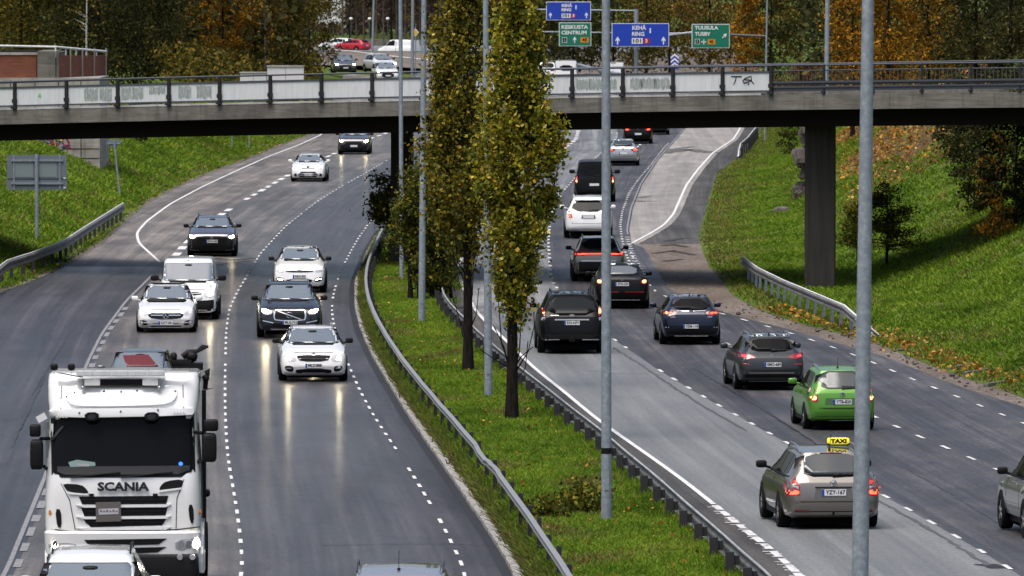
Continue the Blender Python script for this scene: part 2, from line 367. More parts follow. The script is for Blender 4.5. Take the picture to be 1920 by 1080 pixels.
RAIL_A = Line([(709, 448), (702, 464), (694, 482), (688, 505), (688, 531), (694, 562), (708, 591), (734, 640), (757, 670), (791, 713), (832, 758), (885, 819), (938, 884), (983, 948), (1015, 998), (1077, 1072)], dz=.95, pre=[(95, 1.8)], sw=33)
RAIL_A.x = np.polynomial.Polynomial.fit(RAIL_A.g, RAIL_A.x, 6)(RAIL_A.g)
RAIL_B = Line([(826, 545), (843, 570), (869, 596), (895, 622), (979, 693), (1032, 734), (1061, 758), (1126, 807), (1163, 840), (1228, 893), (1285, 944), (1354, 1003), (1407, 1052), (1444, 1078)], dz=.85, pre=[(95, 4.4)], post=[(330, -2.1), (420, -1.3), (545, 1.0)])
WEDGE = Line([(860, 497), (864, 526), (869, 541), (890, 580), (908, 601), (950, 640), (1000, 689), (1057, 734), (1126, 791), (1196, 840), (1244, 874), (1289, 907), (1338, 946), (1379, 980), (1420, 1011), (1460, 1043), (1480, 1060)], pre=[(90, 6.3)], post=[(420, -.6), (545, 2.0), (720, 3)])
R1 = Line([(1156, 262), (1116, 297), (1076, 336), (1056, 359), (1034, 399), (1028, 450), (1033, 520), (1041, 537), (1090, 590), (1161, 644), (1186, 660), (1214, 680), (1247, 701), (1285, 724), (1328, 749), (1379, 778), (1428, 805), (1455, 819), (1662, 932), (1723, 967), (1784, 1001), (1825, 1025), (1882, 1059)], pre=[(90, 10.6)], post=[(600, 8), (720, 8)])
R2 = Line([(1281, 242), (1245, 277), (1219, 311), (1199, 334), (1180, 361), (1167, 396), (1163, 422), (1166, 448), (1171, 469), (1180, 492), (1213, 543), (1240, 565), (1357, 642), (1500, 712), (1664, 793), (1731, 822), (1804, 852), (1876, 884)], pre=[(90, 15.5)], post=[(600, 12), (720, 12)])
R3 = Line([(1181, 455), (1179, 461), (1186, 482), (1202, 510), (1217, 533), (1233, 552), (1354, 589), (1402, 602), (1448, 615), (1493, 628), (1548, 647), (1600, 665), (1651, 686), (1732, 720), (1824, 755), (1919, 794)], pre=[(90, 19.5)])
EDGE_R = Line([(1391, 290), (1344, 324), (1331, 365), (1320, 407), (1310, 440), (1318, 474), (1328, 497), (1360, 533), (1367, 550), (1427, 583), (1500, 607), (1607, 633), (1640, 642), (1712, 671), (1784, 700), (1920, 745)], pre=[(90, 22)], post=[(540, 16.8), (600, 18), (720, 18)])
ASPH_R = Line([(1183, 457), (1205, 459), (1230, 500), (1253, 543), (1350, 583), (1400, 598), (1500, 622), (1600, 653), (1640, 660), (1712, 690), (1784, 719), (1832, 736), (1920, 762)], pre=[(90, 21.5)])
RAMP_L = Line([(1287, 240), (1235, 300), (1205, 345), (1187, 390), (1180, 430), (1184, 455)], post=[(600, 12.6)])
RAMP_W = Line([(1389, 239), (1375, 261), (1336, 287), (1310, 316), (1287, 347), (1274, 376), (1263, 401), (1245, 422), (1219, 438), (1183, 457)], post=[(600, 16.5)])

ER = [0, 1, 4, 5, 8, 10, 12, 20, 40]
TR_Y = [90, 240, 272, 300, 335, 520, 700, 1300]
TR = np.array([[0, .05, 1.05, 1.4, 2.7, 3.6, 4.3, 6, 8], [0, .05, .9, 1.25, 2.5, 3.4, 4.1, 6, 8], [0, 0, .05, .05, 1.2, 2.1, 3, 5, 8],
               [0, .05, .1, .2, 1.4, 2.4, 3.4, 5.5, 8], [0, .05, .4, 1, 3, 4.3, 5.5, 7, 9], [0, .1, .6, 1.2, 2.6, 3.4, 4, 6, 8], [0, .1, .3, .5, 1, 1.5, 2, 3, 4], [0] * 9], float)
EL = [0, .6, 3, 6, 12, 40]
TL_Y = [90, 290, 330, 520, 700, 1300]
TL = np.array([[0, 0, .5, 1.4, 3, 5], [0, 0, .5, 1.4, 3, 5], [0, .03, 1.1, 2.5, 4, 6], [0, .03, 1.1, 2.4, 3.6, 5.5], [0, .03, .4, .8, 1.2, 2], [0] * 6], float)
def table(T, TY, E, e, Y):
    e = np.asarray(e, float); Y = np.asarray(Y, float)
    cols = np.stack([np.interp(Y, TY, T[:, i]) for i in range(T.shape[1])], -1)
    out = np.zeros(np.broadcast(e, Y).shape); e = np.broadcast_to(e, out.shape)
    for i in range(len(E) - 1):
        t = np.clip((e - E[i]) / (E[i + 1] - E[i]), 0, 1); out = out + t * (cols[..., i + 1] - cols[..., i])
    return out
def H(X, Y):
    X = np.asarray(X, float); Y = np.asarray(Y, float); b = base(X, Y)
    er = X - EDGE_R(Y); el = EDGE_L(Y) - X
    z = b + table(TR, TR_Y, ER, np.maximum(er, 0), Y) + table(TL, TL_Y, EL, np.maximum(el, 0), Y)
    k = KERB(Y) + .28; m = RAIL_B(Y) + .1
    t = (X - k) / np.maximum(m - k, .3); inside = (t > 0) & (t < 1)
    bumpz = .12 + .33 * sm(np.clip(t, 0, 1) / .16)
    return z + np.where(inside, bumpz, 0)
def GH(x, y):
    """pixel -> first hit with the terrain"""
    k, m = ray(x, y); Y = np.arange(110, 1200, .5); d = (HC + m * Y) - H(k * Y, Y); i = int(np.argmax(d < 0)); Yv = float(Y[i] if d[i] < 0 else 600)
    return Vector((k * Yv, Yv, float(H(k * Yv, Yv))))
# ------------------------------------------------------------------ ground and roads
def strip(name, left, right, Ys, mats, nx=8, z=None, dz=0.0, matf=None, kind='structure', cols=None, smooth=True):
    """surface between two lines X(Y); UV in metres"""
    Ys = np.asarray(Ys, float); xl = left(Ys) if callable(left) else np.full_like(Ys, left); xr = right(Ys) if callable(right) else np.full_like(Ys, right)
    T = np.linspace(0, 1, nx + 1) if cols is None else np.asarray(cols, float); nx = len(T) - 1
    X = xl[:, None] + (xr - xl)[:, None] * T[None]; YY = np.broadcast_to(Ys[:, None], X.shape)
    Z = (z or base)(X, YY) + dz
    V = np.stack([X, YY, Z], -1).reshape(-1, 3); n = nx + 1
    i = np.arange(len(Ys) - 1)[:, None] * n + np.arange(nx)[None]
    Fc = np.stack([i, i + 1, i + n + 1, i + n], -1).reshape(-1, 4)
    me = bpy.data.meshes.new(name); me.from_pydata(V.tolist(), [], Fc.tolist())
    for m in (mats if isinstance(mats, list) else [mats]): me.materials.append(m)
    uv = me.uv_layers.new(name='UVMap'); uvs = V[Fc.ravel()][:, :2].astype(np.float32); uvs[:, 0] -= np.interp(uvs[:, 1], L1.g, L1.x)
    uv.data.foreach_set('uv', uvs.ravel())
    if matf:
        c = V[Fc].mean(1); me.polygons.foreach_set('material_index', matf(c[:, 0], c[:, 1]).astype(np.int32))
    if smooth: me.polygons.foreach_set('use_smooth', [True] * len(Fc))
    me.update(); return tag(link(name, me), kind=kind)
Ynear = np.concatenate([np.arange(90, 330, 2.0), np.arange(330, 545, 4.0), np.arange(545, 720, 7)])
# one ground sheet to the horizon, lying under everything
gx = np.concatenate([[-900, -300, -120], np.arange(-60, 61, 4.0), [120, 300, 900]]); gy = np.concatenate([[-200, 0], np.arange(80, 1300, 10.0), [1500, 2200, 5000]])
GX, GY = np.meshgrid(gx, gy); GZ = H(np.clip(GX, -60, 60), np.clip(GY, 90, 1300)) - .55 - .6 * (GY < 545)
n = len(gx); i = np.arange(len(gy) - 1)[:, None] * n + np.arange(n - 1)[None]
me = bpy.data.meshes.new('ground'); me.from_pydata(np.stack([GX, GY, GZ], -1).reshape(-1, 3).tolist(), [], np.stack([i, i + 1, i + n + 1, i + n], -1).reshape(-1, 4).tolist())
me.materials.append(M_TURF); tag(link('ground', me), kind='structure')

def lane_mats_left(X, Y):
    m = np.zeros(len(X), int)
    l1, l2, b = L1(Y), L2(Y), BLINE(Y)
    m[(X < b)] = 0                                    # dark fresh asphalt beside the junction
    m[(X < b) & (Y > 297)] = 3
    m[(X >= b) & (X < l1)] = 1
    m[(X >= l1)] = 2
    return m
colsL = np.linspace(0, 1, 40)
def left_road():
    Ys = Ynear
    # columns follow the lane lines so that the seams run true
    lines = [EDGE_L, BLINE, L1, L2, lambda y: KERB(y)]
    for k, (a, b_, mm, nm) in enumerate([(EDGE_L, BLINE, [M_ASP_NEW, M_ASP_RAMP2], 'road'), (BLINE, L1, [M_ASP_WARM], 'road'), (L1, L2, [M_ASP_DARK], 'road'), (L2, KERB, [M_ASP_NEW], 'road')]):
        ys = Ys if k else Ys[Ys < 640]
        strip(nm, a, b_, ys, mm, nx=6, matf=(lambda X, Y: (Y > 297).astype(int)) if k == 0 else None)
M_ASP_RAMP2 = asphalt('asphalt_junction', (.105, .096, .09), (.14, .127, .12), .5, .75, tint=(.165, .15, .14), streak=.4)
left_road()
KO = lambda Y: RAIL_B(Y) + .05
strip('road', KO, R1, Ynear[Ynear < 242], [M_ASP_LIGHT], nx=6, dz=0)
strip('road', KO, R1, Ynear[Ynear >= 240], [asphalt('asphalt_light_far', (.11, .115, .122), (.15, .155, .16), .45, .6)], nx=6)
strip('road_shoulder', KO, lambda Y: WEDGE(Y) - .0, Ynear[Ynear < 330], M_ASP_SHOULDER, nx=2, dz=.004)
strip('road', R1, R2, Ynear, M_ASP_MID, nx=5)
YR = Ynear[Ynear <= 325]
strip('road', R2, ASPH_R, YR, M_ASP_MID, nx=6)
strip('gravel_verge', ASPH_R, lambda Y: EDGE_R(Y) + .12, YR, M_GRAVEL, nx=4, z=lambda X, Y: base(X, Y) - .01)
YF = Ynear[Ynear >= 322]
strip('road', R2, lambda Y: RAMP_L(Y) + .35, YF, M_ASP_MID, nx=3, dz=-.004)
strip('exit_ramp', RAMP_L, lambda Y: RAMP_W(Y) + .3, YF, M_ASP_RAMP, nx=6)
strip('road_shoulder', lambda Y: RAMP_W(Y) + .2, lambda Y: EDGE_R(Y) + .12, YF, M_ASP_SHOULDER, nx=5, dz=-.008)
strip('gravel_verge', lambda Y: EDGE_L(Y) - .75 - .3 * np.sin(Y * .21), lambda Y: EDGE_L(Y) + .04, Ynear[Ynear < 560], M_GRAVEL, nx=3, z=lambda X, Y: H(X, Y) + .012)
# verges
mfR = lambda X, Y: np.zeros(len(X), int)
def rough(amp):
    def f(X, Y):
        return H(X, Y) + amp * (np.sin(X * 2.1 + Y * .31) * np.sin(Y * .77 + X) + .6 * np.sin(X * 5.3 - Y * 1.9)) * np.clip(np.minimum(np.abs(X - EDGE_R(Y)), np.abs(X - EDGE_L(Y))) / 2, 0, 1)
    return f
strip('grass_bank', EDGE_R, lambda Y: EDGE_R(Y) + 40, np.concatenate([np.arange(90, 345, 1.5), np.arange(345, 720, 5)]), M_TURF, z=rough(.05),
      cols=np.array([0, .4, .8, 1.2, 1.8, 2.4, 3, 3.5, 4, 4.5, 5, 5.8, 6.6, 7.4, 8.2, 9, 10, 11, 12, 14, 17, 20, 26, 40]) / 40)
strip('grass_bank', lambda Y: EDGE_L(Y) - 40, EDGE_L, np.concatenate([np.arange(90, 600, 2.5)]), M_TURF, z=rough(.05),
      cols=1 - np.array([40, 28, 20, 15, 12, 10, 8.5, 7.2, 6, 5, 4.2, 3.5, 3, 2.5, 2, 1.5, 1, .6, .3, 0]) / 40)
strip('central_reservation', lambda Y: KERB(Y) + .26, KO, np.arange(90, 546, 1.5), M_TURF, nx=14, z=lambda X, Y: np.where(X > KO(Y) - .02, base(X, Y) - .02, H(X, Y)))
strip('soil_strip', lambda Y: KERB(Y) + .28, lambda Y: KERB(Y) + .28 + .42 * np.clip((RAIL_A(Y) - KERB(Y)) / .9, .5, 1.3), np.arange(90, 330, 1.5), M_DIRT, nx=3, z=lambda X, Y: H(X, Y) + .015)
strip('leaf_litter_ground', lambda Y: EDGE_R(Y) + 6.6 + .6 * np.sin(Y * .13), lambda Y: EDGE_R(Y) + 15, np.arange(322, 545, 4.0), mat('leaf_litter', rough=.95, spec=.1, fn=lambda t, b: t.links.new(ramp(t, noise(t, coords(t, (1, .3, 1)), 3, 6, .75), [(.3, (.03, .022, .012)), (.5, (.09, .055, .025)), (.7, (.18, .10, .04))]), b.inputs['Base Color'])), nx=12, z=lambda X, Y: H(X, Y) + .03)
# upper road and its slope far behind
M_SLOPE = mat('far_slope', rough=.95, fn=lambda t, b: t.links.new(ramp(t, noise(t, coords(t, (1, .08, 1)), .8, 5), [(.3, (.10, .085, .07)), (.7, (.17, .14, .12))]), b.inputs['Base Color']))
Y2 = np.concatenate([np.arange(716, 905, 9.0)]); strip('far_slope', -60, 60, Y2, M_SLOPE, nx=10, z=lambda X, Y: base(X, Y) + .02)
Y3 = np.arange(900, 972, 12.0); strip('upper_road', -60, 60, Y3, M_ASP_LIGHT, nx=8, z=lambda X, Y: base(X, Y) + .05)
def far_line():
    mb = MB(); pts = [at(x, y, 1) for x, y in ()]
    P = []
    for x, y in ((560, 91), (600, 93), (660, 98), (740, 108), (800, 114), (860, 118)):
        k, m = ray(x, y); ys = np.arange(640, 1000, .5); i = np.argmax(HC + m * ys < base(k * ys, ys) + .05); Yv = ys[i]; P.append(Vector((k * Yv, Yv, float(base(k * Yv, Yv)) + .1)))
    mb.tube(P, .14, 6); tag(mb.build('low_kerb_wall', M_CONC_L), 'pale low kerb wall running down beside the far upper road', 'wall')
far_line()

# ------------------------------------------------------------------ road markings
def ribbon(mb, line, y0, y1, w, dz=.012, step=1.5, jig=0.0, zf=None):
    ys = np.linspace(y0, y1, max(2, int((y1 - y0) / step) + 1)); x = line(ys); z = (zf or base)(x, ys) + dz
    vs = [(x[i] - w / 2, ys[i], z[i]) for i in range(len(ys))] + [(x[i] + w / 2, ys[i], z[i]) for i in range(len(ys))]; n = len(ys)
    mb.add(vs, [(i, i + n, i + n + 1, i + 1) for i in range(n - 1)])
def dashes(line, y0, y1, dash, period, w, m, drop=0.04, dx=0.0):
    mb = MB(); y = y0; f = (lambda Y: line(Y) + dx)
    while y < y1:
        if random.random() > drop: ribbon(mb, f, y + random.uniform(-.1, .1), y + dash * random.uniform(.85, 1.1), w * random.uniform(.85, 1.1), step=1)
        y += period
    tag(mb.build('lane_marking', m), kind='structure')
def solid(line, y0, y1, w, m, dx=0.0):
    mb = MB(); ribbon(mb, lambda Y: line(Y) + dx, y0, y1, w); tag(mb.build('lane_marking', m), kind='structure')
def G0Y(y): return G0(960, y)[1]
dashes(L1, 100, 470, 1.25, 3.2, .07, M_LINE2); dashes(L2, 100, 375, 1.25, 3.2, .07, M_LINE2)
dashes(BLINE, G0Y(480), G0Y(392), 3.6, 6.9, .30, M_LINE2, 0); dashes(BLINE, G0Y(375), 560, 3.6, 6.9, .26, M_LINE2, 0)
dashes(BLINE, 95, 262, 2.6, 4.6, .16, M_LINEW, .1); solid(BLINE, 95, 290, .09, M_LINEW, -.16)
solid(NOSE, G0Y(492), 560, .11, M_LINE2)
solid(WEDGE, G0Y(946), 420, .11, M_LINE2)
dashes(WEDGE, 100, G0Y(948), 1.6, 2.1, .15, M_LINE, 0); 
mbt = MB()
for yy in np.arange(120, G0Y(950), .75):
    if random.random() < .75: mbt.box((float(WEDGE(yy)) - random.uniform(.02, .08), yy, float(base1(yy)) + .014), (random.uniform(.16, .32), random.uniform(.06, .14), .004), .0)
tag(mbt.build('lane_marking', M_LINE), kind='structure')
dashes(R1, 100, 262, 1.25, 4.5, .095, M_LINE); dashes(R1, 262, 560, 1.3, 4.0, .11, M_LINE); dashes(lambda Y: R1(Y) + .0, 455, 560, 3, 6, .25, M_LINE2, 0, dx=-2.6)
dashes(R2, 100, 262, 1.4, 4.9, .095, M_LINE); dashes(R2, 285, 500, 1.0, 3.0, .10, M_LINE, 0); dashes(R2, 285, 330, .5, 2.6, .22, M_LINE, 0, dx=.24)
dashes(R3, 100, 325, 1.2, 4.5, .085, M_LINE)
solid(RAMP_W, G0Y(456), 560, .11, M_LINE2); solid(RAMP_L, G0Y(440), 540, .07, mat('seam_pale', (.2, .21, .22), .7), dx=-.1)
# tar seams, cracks and skid streaks in the surface
def crack(pts, w, m, dz=.009, nm='tar_seam'):
    mb = MB(); P = []
    for x, y in pts: X, Y = G0(x, y); P.append(Vector((X, Y, float(base(X, Y)) + dz)))
    Q = []
    for a, b in zip(P[:-1], P[1:]):
        k = max(2, int((b - a).length / .6))
        for j in range(k): q = a.lerp(b, j / k); Q.append(Vector((q.x + random.uniform(-.03, .03), q.y + random.uniform(-.2, .2), q.z)))
    Q.append(P[-1])
    for a, b in zip(Q[:-1], Q[1:]):
        d = (b - a); nrm = Vector((-d.y, d.x, 0)).normalized() * (w / 2) * random.uniform(.6, 1.3)
        mb.add([a - nrm, b - nrm, b + nrm, a + nrm], [(0, 1, 2, 3)])
    tag(mb.build(nm, m), kind='structure')
M_TAR = mat('tar', (.012, .012, .014), .6)
crack([(398, 484), (440, 488), (478, 484)], .5, M_TAR); crack([(380, 500), (430, 494), (470, 489)], .3, M_TAR)
crack([(1232, 288), (1290, 280), (1335, 287)], 1.2, mat('patch_grey', (.09, .085, .08), .8)); crack([(1240, 283), (1300, 275)], .5, mat('patch_grey', (.09, .085, .08), .8))
crack([(1190, 378), (1216, 377)], .9, MATS['patch_grey']); crack([(1195, 371), (1216, 368)], .5, MATS['patch_grey'])
for pts in ([(1250, 452), (1275, 447), (1300, 446)], [(1240, 461), (1262, 459), (1290, 463)], [(1225, 475), (1262, 470), (1300, 478)], [(1246, 490), (1280, 486)]): crack(pts, .35, mat('patch_dark', (.035, .032, .03), .85))
crack([(610, 1022), (720, 1021), (850, 1021), (940, 1024)], .05, M_TAR); crack([(1095, 693), (1160, 699), (1240, 702)], .12, MATS['seam_pale'])
crack([(1560, 900), (1620, 925), (1700, 968), (1780, 1015), (1860, 1065)], .09, mat('tar_soft', (.075, .077, .08), .6)); crack([(1150, 652), (1200, 683), (1260, 724), (1330, 768), (1400, 808)], .08, MATS['tar_soft'])
crack([(1845, 1058), (1862, 1062), (1880, 1066)], .35, M_TAR); crack([(1345, 640), (1400, 655), (1450, 668)], .1, MATS['tar_soft'])

M_SKID = mat('skid_mark', (.034, .034, .038), .55)
for pts, w in (([(90, 690), (60, 760), (20, 840)], .05), ([(180, 560), (120, 640), (60, 740)], .05),
               ([(1300, 690), (1420, 760), (1560, 850)], .05), ([(1700, 880), (1780, 925), (1870, 980)], .04)):
    crack(pts, w, M_SKID, .007, 'skid_mark')
# ------------------------------------------------------------------ kerb of stones
ks = tag(thing('kerb', None, None), kind='structure')
kmesh = []
for q in range(5):
    mb = MB(); L, W, Hh = 1.06, .27, .34; j = lambda: random.uniform(-.006, .006)
    b = .02
    prof = [(-W / 2, -Hh), (W / 2, -Hh), (W / 2, -b + j()), (W / 2 - b, 0 + j()), (-W / 2 + b * 1.6, j()), (-W / 2, -b * 1.8)]
    mb.prism(prof, L, 'y', -L / 2); me = mb.mesh('kerb_stone', M_KERB); fixn(me); kmesh.append(me)
y = 112.0
while y < 372:
    o = link('kerb_stone', kmesh[int(random.random() * 5)], ks); st = 1.068
    X = float(KERB(y)) + .15; o.location = (X + random.uniform(-.008, .008), y, float(base1(y)) + .12 + random.uniform(-.008, .012))
    o.rotation_euler = (random.uniform(-.004, .004), random.uniform(-.03, .03), -math.atan(KERB.slope(y)) + random.uniform(-.005, .005)); y += st
strip('gutter_seam', lambda Y: KERB(Y) - .16, lambda Y: KERB(Y) + .03, np.arange(112, 372, 2.0), M_TAR, nx=1, dz=.006)

# ------------------------------------------------------------------ guard rails
WPROF = [(0, -.16), (.075, -.12), (.075, -.06), (.012, -.02), (.012, .02), (.075, .06), (.075, .12), (0, .16)]
def guard_rail(name, label, P, side, m_beam, m_post, post_every=2.0, group=None, beam_h=.31, postd=(.09, .12), spacer=True, blocks=False, joints=True, flare=False, depth=1.2, postoff=.11, bh=1.0, flange=False):
    """P: points (x,y,z_ground,z_top). side: +1 beam faces +x, -1 faces -x"""
    root = thing(name, label, 'guard rail', (P[0][0], P[0][1], P[0][2]), group=group); O = Vector(root.location)
    pts = [Vector((p[0], p[1], p[3] - .16 * bh)) - O for p in P]
    if flange: mb = MB(); mb.tube([Vector((p[0], p[1], p[3] + .01)) - O for p in P], .028, 6); mb.tube([Vector((p[0], p[1], p[3] - .15)) - O + Vector((-side * .03, 0, 0)) for p in P], .014, 5); tag(mb.build('top_flange', mat('flange_lit', (.72, .73, .74), .45), root, smooth=60), kind='stuff')  # white tubes paint the light caught along the rail's edges
    sect = []
    for i, p in enumerate(pts):
        t = (pts[min(i + 1, len(pts) - 1)] - pts[max(i - 1, 0)]); t.z = 0; t.normalize(); nr = Vector((t.y, -t.x, 0)) * side
        front = [p + nr * (a + .01) + Vector((0, 0, b * bh)) for a, b in WPROF]; back = [p + nr * (a - .002) + Vector((0, 0, b * bh)) for a, b in WPROF[::-1]]
        sect.append(front + back)
    n = len(sect[0]); seg = 3
    for s0 in range(0, len(sect) - 1, seg):
        s1 = min(s0 + seg, len(sect) - 1); mb = MB()
        off = random.uniform(-.004, .004)
        vs = [v + Vector((0, 0, off)) for s in sect[s0:s1 + 1] for v in s]
        mb.add(vs, [(i * n + k, i * n + (k + 1) % n, (i + 1) * n + (k + 1) % n, (i + 1) * n + k) for i in range(s1 - s0) for k in range(n)] + [tuple(range(n)), tuple((s1 - s0) * n + k for k in range(n))])
        mb.build('beam', m_beam, root, smooth=50, fix=True)
    # posts
    cum = [0]
    for a, b in zip(P[:-1], P[1:]): cum.append(cum[-1] + math.hypot(b[0] - a[0], b[1] - a[1]))
    d = .3; pm = {}
    while d < cum[-1]:
        q = [np.interp(d, cum, [p[k] for p in P]) for k in range(4)]; i = int(np.searchsorted(cum, d)); a, b = P[max(i - 1, 0)], P[min(i, len(P) - 1)]
        ang = math.atan2(b[0] - a[0], b[1] - a[1]); hgt = q[3] - q[2]
        if hgt > .3:
            key = round(hgt, 1)
            if key not in pm:
                mb = MB(); mb.box((0, 0, (-.3 + hgt - .02) / 2), (postd[0], postd[1], hgt + .28))
                if spacer: mb.box((side * postoff * .5, 0, hgt - .16), (postoff * 1.0, .07, .16))
                pm[key] = mb.mesh('post', m_post)
            o = link('post', pm[key], root); o.location = Vector((q[0], q[1], q[2])) - O - Vector((math.cos(ang) * side * postoff, -math.sin(ang) * side * postoff, 0)); o.rotation_euler.z = -ang
        d += post_every
    return root
def line_pts(line, y0, y1, step, zg, ht, flip=False):
    r = []
    for y in np.arange(y0, y1, step): X = float(line(y)); g = float(zg(X, y)); r.append((X, y, g, float(base1(y)) + ht))
    return r
Pn = line_pts(RAIL_A, 112, 330, 1.5, H, .95)
Pn = [(x, y, g, t + .005 * math.sin(y * .5) - (.05 if 160 < y < 166 else 0) + (.03 if 154 < y < 158 else 0)) for x, y, g, t in Pn]
guard_rail('guard_rail', 'dented pale steel guard rail curving beside the kerb stones of the median', Pn, -1, mat('rail_pale', (.26, .27, .28), .5, metal=.3), M_POSTD, 4.0, bh=.42, postd=(.08, .12))
guard_rail('guard_rail', 'guard rail on dark posts seen from behind along the right edge of the grassy median', line_pts(RAIL_B, 112, 420, 2.0, H, .85), 1, M_RAIL_SHADED, M_POSTD, 4.0, postd=(.14, .14), postoff=.16)
mb = MB(); ys = np.arange(112, 420, 2.0)      # upper flange of the same rail, the light on it painted as paler steel
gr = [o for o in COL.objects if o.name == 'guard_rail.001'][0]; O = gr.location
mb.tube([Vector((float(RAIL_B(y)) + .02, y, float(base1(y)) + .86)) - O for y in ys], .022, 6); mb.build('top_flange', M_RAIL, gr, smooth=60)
def px_rail(pts, zt, yend=None): 
    r = []
    for x, y, zz in pts: X, Y = G0(x, y, zz); r.append((X, Y, float(H(X, Y)) - .02, float(base1(Y)) + zz))
    r.sort(key=lambda p: p[1]); out = []
    for a, b in zip(r[:-1], r[1:]):
        k = max(1, int(math.hypot(a[0] - b[0], a[1] - b[1]) / 2))
        for j in range(k): out.append(tuple(a[q] + (b[q] - a[q]) * j / k for q in range(4)))
    return out + [r[-1]]
guard_rail('guard_rail', 'guard rail with its lit top edge painted white, rising across the left grass bank below the blank sign', px_rail([(-60, 560, .75), (0, 499, .78), (13, 489, .8), (57, 475, .8), (91, 463, .8), (120, 451, .8), (176, 415, .8), (231, 381, .8)], 0), 1, M_RAIL_SHADED, M_POSTD, 3.6, postd=(.12, .12), flange=True)
guard_rail('guard_rail', 'guard rail with its lit top edge painted white, on the right verge ending low in the grass', px_rail([(1393, 482, .8), (1420, 502, .8), (1467, 525, .8), (1520, 547, .8), (1583, 573, .8), (1607, 597, .62), (1634, 615, .35), (1648, 629, .1)], 0), -1, M_RAIL_SHADED, M_GALV, 2.6, bh=.85, flange=True)
guard_rail('guard_rail', 'short distant guard rail bending along the outer edge of the exit ramp', px_rail([(1418, 238, .8), (1401, 259, .8), (1389, 269, .75), (1386, 280, .6), (1384, 294, .2)], 0), -1, M_RAIL_SHADED, M_POSTD, 4, bh=.8, flange=True)

# ------------------------------------------------------------------ bridge
BL, BR = (-17.9 * 290 / 280, 290.0), (17.42, 272.0)
BL = (XatY(0, 290), 290.0); BR = (XatY(1920, 272), 272.0)
dirb = Vector((BR[0] - BL[0], BR[1] - BL[1], 0)); lenb = dirb.length; ub = dirb.normalized(); vb = Vector((-ub.y, ub.x, 0))
def zb(t): return 5.98 + (6.93 - 5.98) * t + .12 * 4 * t * (1 - t) * .6
BLab = 'concrete road bridge with pale parapet panels crossing both carriageways on dark pillars'
bridge = thing('road_bridge', BLab, 'bridge', (BL[0], BL[1], 0)); BO = Vector(bridge.location)
def bp(s, depth, z): return ub * s + vb * depth + Vector((0, 0, z))       # local point
def beamrun(name, m, s0, s1, d0, d1, za, zt, n=24, parent=bridge, taper=None):
    mb = MB(); vs = []
    for i in range(n + 1):
        s = s0 + (s1 - s0) * i / n; z = zb(s / lenb)
        vs += [bp(s, d0, z + za), bp(s, d1, z + za), bp(s, d1, z + zt), bp(s, d0, z + zt)]
    fs = [(i * 4 + k, i * 4 + (k + 1) % 4, (i + 1) * 4 + (k + 1) % 4, (i + 1) * 4 + k) for i in range(n) for k in range(4)] + [(0, 1, 2, 3), (n * 4, n * 4 + 1, n * 4 + 2, n * 4 + 3)]
    mb.add(vs, fs); return mb.build(name, m, parent, fix=True)
S0, S1 = -22.0, lenb + 22
beamrun('edge_beam', M_CONC, S0, S1, 0, .45, -.52, 0, 60)
beamrun('edge_beam', M_CONC, S0, S1, 12.6, 13.05, -.52, 0, 60)
beamrun('deck', M_CONC, S0, S1, .45, 12.6, -.42, -.12, 60)
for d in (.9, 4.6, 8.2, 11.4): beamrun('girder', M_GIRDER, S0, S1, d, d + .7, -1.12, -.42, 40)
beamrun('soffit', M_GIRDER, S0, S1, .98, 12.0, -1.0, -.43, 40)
beamrun('coping', mat('coping_pale', rough=.8, fn=f_conc((.34, .34, .34), (.55, .55, .55))), S0, lenb * .755, -.012, .30, .0, .07, 50)
def sx(x): # image column -> distance along the bridge
    lo, hi = S0, S1
    for _ in range(50):
        mid = (lo + hi) / 2; p = BO + bp(mid, 0, 6.5)
        f = Vector((0, cp, -sp_)); q = p - Vector((0, 0, HC)); X = 960 + F * q.x / q.dot(f)
        if X < x: lo = mid
        else: hi = mid
    return lo
posts_x = [-68 + 0, 28, 125, 221, 317, 412, 507, 603, 698, 793, 888, 983, 1073, 1168, 1262, 1355, 1446]
pm = MB(); pm.box((0, 0, .48), (.10, .12, 1.0)); pm.box((0, -.02, .30), (.17, .10, .14)); pm.box((0, -.05, .05), (.2, .14, .08)); pmesh = pm.mesh('post', M_BLACK)
px_more = [-68 - 96 * k for k in range(1, 9)][::-1] + posts_x
